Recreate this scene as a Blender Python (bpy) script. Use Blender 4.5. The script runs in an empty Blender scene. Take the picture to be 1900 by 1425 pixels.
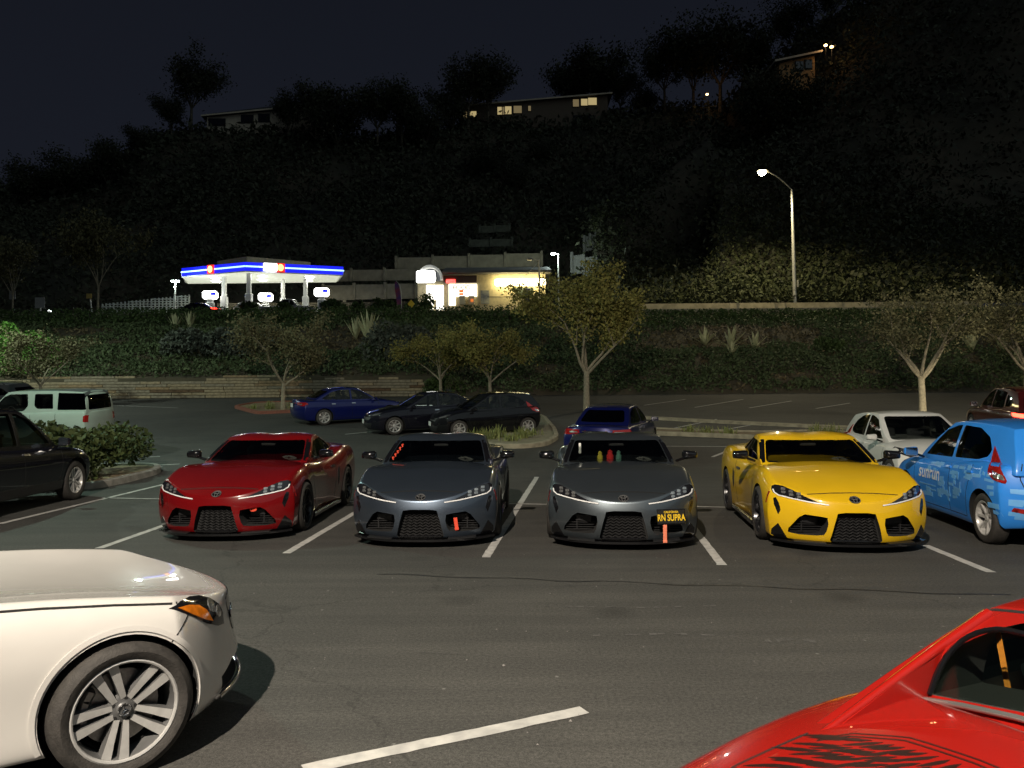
import bpy, bmesh, math, random
import numpy as np
from mathutils import Vector, Matrix, noise
from mathutils.bvhtree import BVHTree
from mathutils.geometry import delaunay_2d_cdt

random.seed(7)
RNG = np.random.default_rng(7)
R = math.radians
PI = math.pi
scene = bpy.context.scene
COL = scene.collection

# ------------------------------------------------------------------ camera
EYE = 1.80
FPX = 1427.0                       # focal length in pixels of a 1900 px wide picture
cam_data = bpy.data.cameras.new('camera')
cam_data.sensor_width = 36.0
cam_data.lens = 36.0 * FPX / 1900.0
cam_data.clip_start = 0.05
cam_data.clip_end = 2000.0
cam = bpy.data.objects.new('camera', cam_data)
COL.objects.link(cam)
CAM_M = Matrix.Translation((0, 0, EYE)) @ Matrix.Rotation(R(90 + 1.05), 4, 'X') @ Matrix.Rotation(R(-0.45), 4, 'Z')
cam.matrix_world = CAM_M
scene.camera = cam

# ------------------------------------------------------------------ night sky
world = bpy.data.worlds.new('World')
scene.world = world
world.use_nodes = True
wn = world.node_tree
bg = wn.nodes['Background']
wtc = wn.nodes.new('ShaderNodeTexCoord')
wsep = wn.nodes.new('ShaderNodeSeparateXYZ')
wramp = wn.nodes.new('ShaderNodeValToRGB')
wn.links.new(wtc.outputs['Generated'], wsep.inputs[0])
wn.links.new(wsep.outputs['Z'], wramp.inputs[0])
wn.links.new(wramp.outputs[0], bg.inputs[0])
wramp.color_ramp.elements[0].position = 0.0
wramp.color_ramp.elements[0].color = (0.0108, 0.0126, 0.0195, 1)
wramp.color_ramp.elements[1].position = 0.75
wramp.color_ramp.elements[1].color = (0.0050, 0.0061, 0.0098, 1)
bg.inputs[1].default_value = 1.0

# added fill to lift the dark hill: the one sun lamp, turned far down
sun_d = bpy.data.lights.new('hill_fill', 'SUN')
sun_d.energy = 0.23
sun_d.angle = R(70)
sun_d.color = (0.78, 0.95, 1.0)
sun = bpy.data.objects.new('hill_fill', sun_d)
COL.objects.link(sun)
sun.rotation_euler = (R(50), 0, R(42))

scene.view_settings.view_transform = 'Standard'
scene.view_settings.look = 'None'
scene.view_settings.gamma = 1.0
scene.view_settings.use_curve_mapping = False
scene.view_settings.exposure = 0.0
scene.cycles.use_denoising = True
scene.cycles.max_bounces = 6
scene.cycles.transparent_max_bounces = 16
scene.cycles.sample_clamp_indirect = 4.0
scene.cycles.caustics_reflective = False
scene.cycles.caustics_refractive = False

# ------------------------------------------------------------------ placing
def ray(px, py):
    d = CAM_M.to_3x3() @ Vector(((px - 950.0) / FPX, -(py - 712.5) / FPX, -1.0))
    return d

def at(px, py, depth):
    """point of the place that lies `depth` metres ahead (world y) in that direction"""
    d = ray(px, py)
    return Vector((0, 0, EYE)) + d * (depth / d.y)

def ground_z(x, y):
    """the lot is level near by and climbs gently towards the bank"""
    if y < 17:
        return 0.0
    return 0.0311 * (min(y, 60) - 17) ** 1.234

def gp(px, py):
    lo, hi = 1.0, 60.0
    d = ray(px, py)
    for _ in range(50):
        m = (lo + hi) / 2
        p = Vector((0, 0, EYE)) + d * (m / d.y)
        if p.z > ground_z(p.x, p.y):
            lo = m
        else:
            hi = m
    return Vector((0, 0, EYE)) + d * (lo / d.y)

# ------------------------------------------------------------------ materials
_M = {}
def mat(key, col=(0.5, 0.5, 0.5), rough=0.5, metal=0.0, coat=0.0, coat_rough=0.05, emit=None, estr=1.0, var=0.06,
        scale=8.0, bump=0.0, bscale=60.0, spec=0.5, trans=None, ior=1.45, sheen=0.0, col2=None, detail=4.0, subs=0.0):
    if key in _M:
        return _M[key]
    m = bpy.data.materials.new(key)
    m.use_nodes = True
    nt = m.node_tree
    b = nt.nodes['Principled BSDF']
    tc = nt.nodes.new('ShaderNodeTexCoord')
    if var or col2:
        nz = nt.nodes.new('ShaderNodeTexNoise')
        nz.inputs['Scale'].default_value = scale
        nz.inputs['Detail'].default_value = detail
        nt.links.new(tc.outputs['Object'], nz.inputs['Vector'])
        rp = nt.nodes.new('ShaderNodeValToRGB')
        nt.links.new(nz.outputs['Fac'], rp.inputs[0])
        c2 = col2 if col2 else tuple(min(1, c * (1 + var)) for c in col)
        c1 = col if col2 else tuple(c * (1 - var) for c in col)
        rp.color_ramp.elements[0].position = 0.35
        rp.color_ramp.elements[1].position = 0.65
        rp.color_ramp.elements[0].color = (*c1, 1)
        rp.color_ramp.elements[1].color = (*c2, 1)
        nt.links.new(rp.outputs[0], b.inputs['Base Color'])
    else:
        b.inputs['Base Color'].default_value = (*col, 1)
    b.inputs['Roughness'].default_value = rough
    b.inputs['Metallic'].default_value = metal
    b.inputs['Coat Weight'].default_value = coat
    b.inputs['Coat Roughness'].default_value = coat_rough
    b.inputs['Specular IOR Level'].default_value = spec
    if emit:
        b.inputs['Emission Color'].default_value = (*emit, 1)
        b.inputs['Emission Strength'].default_value = estr
    if bump:
        nb = nt.nodes.new('ShaderNodeTexNoise')
        nb.inputs['Scale'].default_value = bscale
        nb.inputs['Detail'].default_value = 6
        nt.links.new(tc.outputs['Object'], nb.inputs['Vector'])
        bn = nt.nodes.new('ShaderNodeBump')
        bn.inputs['Strength'].default_value = bump
        bn.inputs['Distance'].default_value = 0.02
        nt.links.new(nb.outputs['Fac'], bn.inputs['Height'])
        nt.links.new(bn.outputs[0], b.inputs['Normal'])
    _M[key] = m
    return m

def glass(key, tint=(0.25, 0.27, 0.28), rough=0.02):
    """window glass: a clear tinted pane with a mirror-like face"""
    if key in _M:
        return _M[key]
    m = bpy.data.materials.new(key)
    m.use_nodes = True
    nt = m.node_tree
    nt.nodes.remove(nt.nodes['Principled BSDF'])
    out = nt.nodes['Material Output']
    tr = nt.nodes.new('ShaderNodeBsdfTransparent')
    tr.inputs[0].default_value = (*tint, 1)
    gl = nt.nodes.new('ShaderNodeBsdfGlossy')
    gl.inputs['Roughness'].default_value = rough
    gl.inputs[0].default_value = (0.9, 0.9, 0.9, 1)
    fr = nt.nodes.new('ShaderNodeFresnel')
    fr.inputs[0].default_value = 1.5
    mx = nt.nodes.new('ShaderNodeMixShader')
    nt.links.new(fr.outputs[0], mx.inputs[0])
    nt.links.new(tr.outputs[0], mx.inputs[1])
    nt.links.new(gl.outputs[0], mx.inputs[2])
    nt.links.new(mx.outputs[0], out.inputs[0])
    _M[key] = m
    return m

def leafmat(key, c1, c2, rough=0.75):
    """leaf colour varied clump by clump, a little light passes through"""
    if key in _M:
        return _M[key]
    m = bpy.data.materials.new(key)
    m.use_nodes = True
    nt = m.node_tree
    b = nt.nodes['Principled BSDF']
    geo = nt.nodes.new('ShaderNodeNewGeometry')
    tc = nt.nodes.new('ShaderNodeTexCoord')
    nz = nt.nodes.new('ShaderNodeTexNoise')
    nz.inputs['Scale'].default_value = 0.9
    nt.links.new(tc.outputs['Object'], nz.inputs['Vector'])
    ad = nt.nodes.new('ShaderNodeMath')
    ad.operation = 'MULTIPLY_ADD'
    nt.links.new(geo.outputs['Random Per Island'], ad.inputs[0])
    ad.inputs[1].default_value = 0.55
    nt.links.new(nz.outputs['Fac'], ad.inputs[2])
    rp = nt.nodes.new('ShaderNodeValToRGB')
    rp.color_ramp.elements[0].position = 0.42
    rp.color_ramp.elements[1].position = 0.98
    rp.color_ramp.elements[0].color = (*c1, 1)
    rp.color_ramp.elements[1].color = (*c2, 1)
    nt.links.new(ad.outputs[0], rp.inputs[0])
    nt.links.new(rp.outputs[0], b.inputs['Base Color'])
    b.inputs['Roughness'].default_value = rough
    b.inputs['Specular IOR Level'].default_value = 0.3
    _M[key] = m
    return m

# ------------------------------------------------------------------ objects
def tag(o, label=None, cat=None, group=None, kind=None):
    if label: o['label'] = label
    if cat: o['category'] = cat
    if group: o['group'] = group
    if kind: o['kind'] = kind
    return o

def empty(name, loc=(0, 0, 0), rz=0.0, parent=None):
    o = bpy.data.objects.new(name, None)
    COL.objects.link(o)
    o.location = loc
    o.rotation_euler = (0, 0, rz)
    o.empty_display_size = 0.2
    if parent: o.parent = parent
    return o

def link(name, me, parent=None, loc=None, rot=None, scale=None):
    o = bpy.data.objects.new(name, me)
    COL.objects.link(o)
    if parent: o.parent = parent
    if loc is not None: o.location = loc
    if rot is not None: o.rotation_euler = rot
    if scale is not None: o.scale = scale
    return o

def smooth_by_angle(me, ang=35):
    me.polygons.foreach_set('use_smooth', [True] * len(me.polygons))
    me.set_sharp_from_angle(angle=R(ang))

class MB:
    """collects simple shapes, makes ONE mesh"""
    def __init__(s):
        s.v = []; s.f = []; s.fm = []; s.mats = []
    def mi(s, m):
        if m is None: return 0
        if m not in s.mats: s.mats.append(m)
        return s.mats.index(m)
    def add(s, vs, fs, m=None):
        o = len(s.v)
        s.v += [tuple(v) for v in vs]
        s.f += [tuple(i + o for i in f) for f in fs]
        s.fm += [s.mi(m)] * len(fs)
        return s
    def box(s, c, d, m=None, rot=None, bev=0.0):
        cx, cy, cz = c; dx, dy, dz = d[0] / 2, d[1] / 2, d[2] / 2
        if bev:
            b = min(bev, dx * .9, dy * .9, dz * .9)
            vs = []
            for sx in (-1, 1):
                for sy in (-1, 1):
                    for sz in (-1, 1):
                        vs += [(sx * dx, sy * (dy - b), sz * (dz - b)), (sx * (dx - b), sy * dy, sz * (dz - b)), (sx * (dx - b), sy * (dy - b), sz * dz)]
            bm = bmesh.new()
            for v in vs: bm.verts.new(v)
            bmesh.ops.convex_hull(bm, input=bm.verts)
            bm.verts.index_update()
            vs = [v.co.copy() for v in bm.verts]
            fs = [[v.index for v in f.verts] for f in bm.faces]
            bm.free()
        else:
            vs = [Vector((x, y, z)) for x in (-dx, dx) for y in (-dy, dy) for z in (-dz, dz)]
            fs = [(0, 1, 3, 2), (4, 6, 7, 5), (0, 4, 5, 1), (2, 3, 7, 6), (0, 2, 6, 4), (1, 5, 7, 3)]
        vs = [Vector(v) for v in vs]
        if rot is not None:
            vs = [rot @ v for v in vs]
        return s.add([(v.x + cx, v.y + cy, v.z + cz) for v in vs], fs, m)
    def tube(s, pts, rad, n=8, m=None, cap=True):
        pts = [Vector(p) for p in pts]
        if not hasattr(rad, '__len__'): rad = [rad] * len(pts)
        vs = []; fs = []
        up = None
        for i, p in enumerate(pts):
            t = (pts[min(i + 1, len(pts) - 1)] - pts[max(i - 1, 0)])
            if t.length < 1e-9: t = Vector((0, 0, 1))
            t.normalize()
            if up is None:
                up = Vector((0, 0, 1)) if abs(t.z) < .9 else Vector((1, 0, 0))
            a = t.cross(up)
            if a.length < 1e-6: a = t.cross(Vector((0, 1, 0)))
            a.normalize(); b = t.cross(a); up = -b if False else up
            for k in range(n):
                th = 2 * PI * k / n
                vs.append(p + (a * math.cos(th) + b * math.sin(th)) * rad[i])
        for i in range(len(pts) - 1):
            for k in range(n):
                k2 = (k + 1) % n
                fs.append((i * n + k, i * n + k2, (i + 1) * n + k2, (i + 1) * n + k))
        if cap:
            fs.append(tuple(range(n - 1, -1, -1)))
            fs.append(tuple((len(pts) - 1) * n + k for k in range(n)))
        return s.add(vs, fs, m)
    def lathe(s, prof, n=24, m=None, axis='X', c=(0, 0, 0), closed=False):
        """prof: (r, h) pairs spun about an axis"""
        vs = []; fs = []
        for k in range(n):
            th = 2 * PI * k / n
            for r, h in prof:
                a, b = r * math.cos(th), r * math.sin(th)
                vs.append({'X': (h, a, b), 'Y': (a, h, b), 'Z': (a, b, h)}[axis])
        P = len(prof)
        for k in range(n):
            k2 = (k + 1) % n
            for i in range(P - (0 if closed else 1)):
                i2 = (i + 1) % P
                fs.append((k * P + i, k2 * P + i, k2 * P + i2, k * P + i2))
        return s.add([(v[0] + c[0], v[1] + c[1], v[2] + c[2]) for v in vs], fs, m)
    def prism(s, poly, lo, hi, axis='Y', m=None):
        """poly in the plane across `axis`, extruded from lo to hi"""
        def P(a, b, t):
            return {'Y': (a, t, b), 'X': (t, a, b), 'Z': (a, b, t)}[axis]
        n = len(poly)
        vs = [P(a, b, lo) for a, b in poly] + [P(a, b, hi) for a, b in poly]
        fs = [tuple(range(n)), tuple(range(2 * n - 1, n - 1, -1))]
        fs += [(i, n + i, n + (i + 1) % n, (i + 1) % n) for i in range(n)]
        return s.add(vs, fs, m)
    def mesh(s, name='mesh', smooth=None, fixn=True):
        me = bpy.data.meshes.new(name)
        me.from_pydata(s.v, [], s.f)
        for m in s.mats: me.materials.append(m)
        if len(s.mats) > 1:
            me.polygons.foreach_set('material_index', s.fm)
        if fixn:
            bm = bmesh.new(); bm.from_mesh(me)
            bmesh.ops.recalc_face_normals(bm, faces=bm.faces)
            bm.to_mesh(me); bm.free()
        if smooth: smooth_by_angle(me, smooth)
        me.update()
        return me
    def obj(s, name, m=None, parent=None, smooth=None, **k):
        if m is not None and not s.mats: s.mats = [m]
        return link(name, s.mesh(name, smooth), parent, **k)

def quads(pts, size, name, m, flat=0.35, aspect=1.0, nrm=None):
    """many small leaf faces as one mesh: pts (n,3), size (n,), turned at random"""
    n = len(pts)
    a = RNG.normal(size=(n, 3)); a /= np.linalg.norm(a, axis=1)[:, None]
    b = RNG.normal(size=(n, 3))
    if nrm is not None:
        a[:, 2] *= flat
        a /= np.linalg.norm(a, axis=1)[:, None]
    b -= a * (a * b).sum(1)[:, None]
    b /= np.linalg.norm(b, axis=1)[:, None]
    s = np.asarray(size)[:, None]
    v = np.empty((n, 4, 3))
    v[:, 0] = pts - a * s * aspect; v[:, 1] = pts - b * s * 0.5
    v[:, 2] = pts + a * s * aspect; v[:, 3] = pts + b * s * 0.5
    me = bpy.data.meshes.new(name)
    me.vertices.add(4 * n); me.loops.add(4 * n); me.polygons.add(n)
    me.vertices.foreach_set('co', v.reshape(-1))
    me.loops.foreach_set('vertex_index', np.arange(4 * n, dtype=np.int32))
    me.polygons.foreach_set('loop_start', np.arange(0, 4 * n, 4, dtype=np.int32))
    me.materials.append(m)
    me.update(calc_edges=True)
    me.validate()
    return me

def pchip(pts):
    """smooth curve through (t, v) pairs that never overshoots"""
    t = [p[0] for p in pts]; y = [p[1] for p in pts]; n = len(t)
    h = [t[i + 1] - t[i] for i in range(n - 1)]
    d = [(y[i + 1] - y[i]) / h[i] for i in range(n - 1)]
    mm = [0.0] * n
    for i in range(1, n - 1):
        if d[i - 1] * d[i] > 0:
            w1 = 2 * h[i] + h[i - 1]; w2 = h[i] + 2 * h[i - 1]
            mm[i] = (w1 + w2) / (w1 / d[i - 1] + w2 / d[i])
    mm[0] = d[0]; mm[-1] = d[-1]
    def f(x):
        if x <= t[0]: return y[0]
        if x >= t[-1]: return y[-1]
        i = 0
        while x > t[i + 1]: i += 1
        s = (x - t[i]) / h[i]
        return ((2 * s ** 3 - 3 * s ** 2 + 1) * y[i] + (s ** 3 - 2 * s ** 2 + s) * h[i] * mm[i]
                + (-2 * s ** 3 + 3 * s ** 2) * y[i + 1] + (s ** 3 - s ** 2) * h[i] * mm[i + 1])
    return f

def evaluated(me, mods):
    """apply modifiers to a mesh and hand back the plain result"""
    o = bpy.data.objects.new('tmp', me)
    COL.objects.link(o)
    extra = []
    for kind, arg in mods:
        if kind == 'subsurf':
            md = o.modifiers.new('s', 'SUBSURF'); md.levels = arg; md.render_levels = arg
        elif kind == 'cut':
            c = bpy.data.objects.new('tmpc', arg); COL.objects.link(c); extra.append(c)
            md = o.modifiers.new('b', 'BOOLEAN'); md.operation = 'DIFFERENCE'; md.object = c
            md.solver = 'EXACT'; md.use_self = False
            md.material_mode = 'TRANSFER'
    dg = bpy.context.evaluated_depsgraph_get()
    dg.update()
    res = bpy.data.meshes.new_from_object(o.evaluated_get(dg))
    bpy.data.objects.remove(o)
    for c in extra: bpy.data.objects.remove(c)
    return res

def _vol(me):
    bm = bmesh.new(); bm.from_mesh(me)
    v = bm.calc_volume(signed=True); bm.free()
    return v

def _ext(me):
    a = np.empty(3 * len(me.vertices)); me.vertices.foreach_get('co', a); a = a.reshape(-1, 3)
    return a.min(0), a.max(0)

def carve(me, cutters):
    """take the cutters away one by one, checking each cut"""
    cur = me
    for c in cutters:
        v0 = _vol(cur); vc = _vol(c)
        lo0, hi0 = _ext(cur)
        for attempt in range(5):
            res = evaluated(cur, [('cut', c)])
            ok = len(res.vertices) > 8
            if ok:
                v1 = _vol(res)
                lo, hi = _ext(res)
                ok = v1 > 0 and v1 <= v0 + 1e-4 and v1 >= v0 - vc - 1e-3 and (lo >= lo0 - 1e-3).all() and (hi <= hi0 + 1e-3).all()
            if ok:
                cur = res
                break
            for v in c.vertices:
                v.co = v.co * (1 + .0007 * (attempt + 1)) + Vector((.0003, -.0004, .0005)) * (attempt + 1)
        else:
            print('CARVE FAILED')
    return cur

def bvh_of(me):
    return BVHTree.FromPolygons([v.co for v in me.vertices], [tuple(p.vertices) for p in me.polygons])

def dense(poly, step, closed=True):
    out = []
    n = len(poly)
    for i in range(n if closed else n - 1):
        a = Vector(poly[i]); b = Vector(poly[(i + 1) % n])
        k = max(1, int((b - a).length / step))
        for q in range(k): out.append(tuple(a.lerp(b, q / k)))
    if not closed: out.append(tuple(poly[-1]))
    return out

def rounded(poly, r=0.03, n=4):
    """round the corners of a polygon"""
    out = []
    N = len(poly)
    for i in range(N):
        p = Vector(poly[i]); a = Vector(poly[i - 1]); b = Vector(poly[(i + 1) % N])
        ra = min(r, (a - p).length * .45); rb = min(r, (b - p).length * .45)
        A = p + (a - p).normalized() * ra; B = p + (b - p).normalized() * rb
        for k in range(n + 1):
            t = k / n
            out.append(tuple(A * (1 - t) ** 2 + p * 2 * t * (1 - t) + B * t * t))
    return out

def _hit(bvh, axis, sgn, a, b):
    if not isinstance(axis, str):                 # seen from a compass direction (degrees)
        c_, s_ = math.cos(R(axis)), math.sin(R(axis))
        o = Vector((9 * c_ - a * s_, 9 * s_ + a * c_, b)); d = Vector((-c_, -s_, 0))
    elif axis == 'Y':
        o = Vector((a, 9 * sgn, b)); d = Vector((0, -sgn, 0))
    elif axis == 'X':
        o = Vector((9 * sgn, a, b)); d = Vector((-sgn, 0, 0))
    else:
        o = Vector((a, b, 9)); d = Vector((0, 0, -1))
    loc, nrm, idx, dist = bvh.ray_cast(o, d)
    if loc is None:
        return None, None
    if nrm.dot(d) > 0: nrm = -nrm
    return loc, nrm

def patch(bvh, poly, axis, sgn, m, off=0.004, depth=0.012, step=0.05, mb=None):
    """a piece that follows a surface: `poly` seen along `axis`, laid on the surface and given thickness"""
    pts = dense(poly, step)
    nb = len(pts)
    xs = [p[0] for p in pts]; zs = [p[1] for p in pts]
    inner = []
    x = min(xs) + step / 2
    while x < max(xs):
        z = min(zs) + step / 2
        while z < max(zs):
            inner.append((x, z)); z += step
        x += step
    vs, es, fs, ov, oe, of = delaunay_2d_cdt([Vector(p) for p in pts + inner], [(i, (i + 1) % nb) for i in range(nb)], [], 1, 1e-5)
    V = []; N = []; ok = []
    for p in vs:
        loc, nrm = _hit(bvh, axis, sgn, p.x, p.y)
        if loc is None:
            ok.append(False); V.append(Vector()); N.append(Vector((0, 0, 1)))
        else:
            ok.append(True); V.append(loc + nrm * off); N.append(nrm)
    n = len(V)
    far = step * 4
    top = [f for f in fs if all(ok[i] for i in f) and all((V[f[i]] - V[f[i - 1]]).length < far for i in range(len(f)))]
    edges = {}
    for f in top:
        for i in range(len(f)):
            e = (f[i], f[(i + 1) % len(f)])
            edges[e] = edges.get(e, 0) + 1
    border = [e for e in edges if (e[1], e[0]) not in edges]
    low = [V[i] - N[i] * depth for i in range(n)]
    faces = [tuple(f) for f in top] + [(a, b, n + b, n + a) for a, b in border]
    used = sorted({i for f in faces for i in f})
    remap = {j: k for k, j in enumerate(used)}
    allv = V + low
    own = mb is None
    if own: mb = MB()
    mb.add([allv[j] for j in used], [tuple(remap[i] for i in f) for f in faces], m)
    return mb

def strip(bvh, line, width, axis, sgn, m, off=0.003, depth=0.008, step=0.05, mb=None):
    """a narrow band along a line on a surface (a seam, a trim strip)"""
    pts = [Vector(p) for p in dense(line, step, closed=False)]
    own = MB() if mb is None else mb
    L = []
    for i, p in enumerate(pts):
        t = pts[min(i + 1, len(pts) - 1)] - pts[max(0, i - 1)]
        t.normalize()
        nn = Vector((-t.y, t.x)) * width / 2
        a, na = _hit(bvh, axis, sgn, p.x + nn.x, p.y + nn.y)
        b, nb_ = _hit(bvh, axis, sgn, p.x - nn.x, p.y - nn.y)
        if a is None or b is None: continue
        L.append((a - na * depth, a + na * off, b + nb_ * off, b - nb_ * depth))
    vs = [q for l in L for q in l]
    fs = []
    for i in range(len(L) - 1):
        for k in range(3):
            fs.append((4 * i + k, 4 * i + k + 1, 4 * i + 4 + k + 1, 4 * i + 4 + k))
    own.add(vs, fs, m)
    return own

def text_mesh(txt, size, m, extrude=0.004, font_scale_x=1.0, bold=0.0):
    cu = bpy.data.curves.new('t', 'FONT')
    cu.body = txt; cu.size = size; cu.extrude = extrude
    cu.align_x = 'CENTER'; cu.align_y = 'CENTER'
    cu.offset = bold
    o = bpy.data.objects.new('t', cu); COL.objects.link(o)
    dg = bpy.context.evaluated_depsgraph_get(); dg.update()
    me = bpy.data.meshes.new_from_object(o.evaluated_get(dg))
    bpy.data.objects.remove(o)
    for v in me.vertices: v.co.x *= font_scale_x
    me.materials.clear(); me.materials.append(m)
    return me
# ------------------------------------------------------------------ car building kit
M_TYRE = mat('tyre rubber', (0.030, 0.027, 0.024), 0.75, var=0.25, scale=30, bump=0.25, bscale=120)
M_LINER = mat('wheel liner', (0.008, 0.008, 0.008), 0.9, var=0.2)
M_BLACK = mat('black plastic', (0.012, 0.012, 0.013), 0.45, var=0.15, scale=40)
M_GLOSSBLACK = mat('gloss black', (0.006, 0.006, 0.007), 0.12, coat=0.6, var=0.1)
M_CHROME = mat('chrome', (0.75, 0.75, 0.76), 0.12, metal=1.0, var=0.03)
M_ALLOY = mat('machined alloy', (0.46, 0.455, 0.44), 0.28, metal=0.30, var=0.08, scale=20)
M_ALLOYDARK = mat('dark alloy', (0.13, 0.13, 0.13), 0.40, metal=0.4, var=0.1)
M_RIMBLACK = mat('black alloy', (0.018, 0.018, 0.02), 0.28, metal=0.4, coat=0.3, var=0.1)
M_DISC = mat('brake disc', (0.28, 0.27, 0.26), 0.35, metal=0.9, var=0.15, scale=50)
M_TRIM = mat('interior cloth', (0.030, 0.030, 0.031), 0.85, var=0.2, scale=30)
M_TRIMGREY = mat('interior grey', (0.09, 0.09, 0.085), 0.8, var=0.15, scale=30)
M_WINDSH = glass('windscreen glass', (0.60, 0.64, 0.62))
M_WINDOW = glass('window glass', (0.55, 0.60, 0.57))
M_CLEAR = glass('clear glass', (0.80, 0.86, 0.82))
M_PRIVACY = glass('privacy glass', (0.05, 0.05, 0.055))
M_LAMPGLASS = mat('headlamp lens', (0.010, 0.010, 0.012), 0.06, coat=1.0, coat_rough=0.02, var=0.1)
M_LAMPCLEAR = mat('headlamp reflector', (0.62, 0.62, 0.60), 0.14, metal=0.85, coat=1.0, var=0.25, scale=25)
M_DRL = mat('light bar', (0.80, 0.80, 0.80), 0.25, coat=0.5, var=0.04)
M_REDLENS = mat('red lens', (0.30, 0.012, 0.010), 0.10, coat=1.0, coat_rough=0.02, var=0.25, scale=30)
M_AMBER = mat('amber lens', (0.75, 0.20, 0.010), 0.15, coat=1.0, coat_rough=0.03, var=0.2, scale=25)
M_SEAM = mat('panel gap', (0.004, 0.004, 0.004), 0.9, var=0.1)
M_PLATE = mat('plate white', (0.70, 0.70, 0.68), 0.4, var=0.05)
M_PLATEINK = mat('plate ink', (0.02, 0.03, 0.12), 0.5, var=0.05)

def paint(key, col, metal=0.0, rough=0.32, coat=1.0, var=0.03):
    dark = max(col) < .03
    return mat(key, col, rough, metal=metal, coat=coat, coat_rough=0.03, var=var, scale=3.0, spec=0.04 if dark else 0.22)

class Kit:
    def __init__(s):
        s.parts = []          # [name, mesh, parent index, matrix]
    def add(s, name, me, parent=None, mx=None):
        s.parts.append([name, me, parent, mx or Matrix()])
        return len(s.parts) - 1
    def place(s, name, loc, heading, label, cat, group=None, swap=None, skip=(), level=False):
        """heading in degrees: where the nose points, 0 = +x, 90 = +y (away)"""
        x, y = loc[0], loc[1]
        z = ground_z(x, y)
        o = empty(name)
        h = R(heading)
        if level or len(loc) > 2:
            up = Vector((0, 0, 1)); z = loc[2] if len(loc) > 2 else z
        else:
            e = 0.8
            up = Vector((-(ground_z(x + e, y) - ground_z(x - e, y)) / (2 * e), -(ground_z(x, y + e) - ground_z(x, y - e)) / (2 * e), 1)).normalized()
        f = Vector((math.cos(h), math.sin(h), 0)); f = (f - up * f.dot(up)).normalized()
        r = f.cross(up)
        o.matrix_world = Matrix(((r.x, f.x, up.x, x), (r.y, f.y, up.y, y), (r.z, f.z, up.z, z), (0, 0, 0, 1)))
        tag(o, label, cat, group)
        made = []
        cache = {}
        for nm, me, par, mx in s.parts:
            if nm in skip:
                made.append(None); continue
            if me is not None and swap:
                if any(m and m.name in swap for m in me.materials):
                    if me.name not in cache:
                        m2 = me.copy()
                        for i, m in enumerate(m2.materials):
                            if m and m.name in swap: m2.materials[i] = swap[m.name]
                        cache[me.name] = m2
                    me = cache[me.name]
            q = bpy.data.objects.new(nm, me)
            COL.objects.link(q)
            pa = o if par is None else made[par]
            q.parent = pa or o
            q.matrix_local = mx
            made.append(q)
        return o

def grid_box(us, vs, ws, fn):
    idx = {}; V = []; F = []
    def g(i, j, k):
        key = (i, j, k)
        if key not in idx:
            idx[key] = len(V); V.append(fn(us[i], vs[j], ws[k]))
        return idx[key]
    a, b, c = len(us) - 1, len(vs) - 1, len(ws) - 1
    for i in range(a):
        for j in range(b):
            F.append((g(i, j, 0), g(i, j + 1, 0), g(i + 1, j + 1, 0), g(i + 1, j, 0)))
            F.append((g(i, j, c), g(i + 1, j, c), g(i + 1, j + 1, c), g(i, j + 1, c)))
    for j in range(b):
        for k in range(c):
            F.append((g(0, j, k), g(0, j, k + 1), g(0, j + 1, k + 1), g(0, j + 1, k)))
            F.append((g(a, j, k), g(a, j + 1, k), g(a, j + 1, k + 1), g(a, j, k + 1)))
    for i in range(a):
        for k in range(c):
            F.append((g(i, 0, k), g(i + 1, 0, k), g(i + 1, 0, k + 1), g(i, 0, k + 1)))
            F.append((g(i, b, k), g(i, b, k + 1), g(i + 1, b, k + 1), g(i + 1, b, k)))
    return V, F

US = [-1, -.94, -.82, -.64, -.42, -.2, 0, .2, .42, .64, .82, .94, 1]
WS = [0, .08, .24, .42, .60, .76, .88, .96, 1]

def vlist(n=26):
    out = [0, .006, .018, .04, .07]
    out += list(np.linspace(.11, .89, n))
    return out + [.93, .96, .982, .994, 1]

def lower_fn(sp):
    L2 = sp['L'] / 2
    top = pchip(sp['top']); sh = pchip(sp['sh']); hw = pchip(sp['hw']); zb = pchip(sp['zb'])
    side = pchip(sp['side'])
    npull, nexp, nprof = sp['nose']; tpull, texp, tprof = sp['tail']
    npf = pchip(nprof); tpf = pchip(tprof)
    se = sp.get('shexp', 2.2)
    def fn(u, v, w):
        a = abs(u)
        yf = L2 - npull * a ** nexp - npf(w)
        yr = -L2 + tpull * a ** texp + tpf(w)
        y = yr + (yf - yr) * v
        zt = top(y) + (sh(y) - top(y)) * a ** se
        b = zb(y)
        z = b + (zt - b) * w
        x = u * hw(y) * side(w)
        if 'post' in sp: x, y, z = sp['post'](x, y, z, u, v, w)
        return (x, y, z)
    return fn

def cabin_fn(cb, inset=0.0):
    yf = pchip(cb['yf']); yr = pchip(cb['yr']); roof = pchip(cb['roof']); wb = pchip(cb['wb']); wt = pchip(cb['wt'])
    zb = pchip(cb['zb'])
    pf, pr = cb.get('planf', .12), cb.get('planr', .08)
    crown = cb.get('crown', .04)
    bulge = cb.get('bulge', 0.02)
    def fn(u, v, w):
        a = abs(u)
        F = yf(w) - pf * a * a - inset * 1.3
        B = yr(w) + pr * a * a + inset * 1.3
        y = B + (F - B) * v
        yt = (yr(1) + pr * a * a) + ((yf(1) - pf * a * a) - (yr(1) + pr * a * a)) * v
        zt = roof(yt) - crown * a ** 2.5 - inset
        if cb.get('dip'): zt -= cb['dip'] * math.exp(-(u / .30) ** 2)
        b = zb(y) - inset * 3
        z = b + (zt - b) * w
        x = u * ((wb(y) + (wt(y) - wb(y)) * w) + bulge * math.sin(PI * min(1, max(0, w))) - inset)
        return (x, y, z)
    return fn

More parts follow.
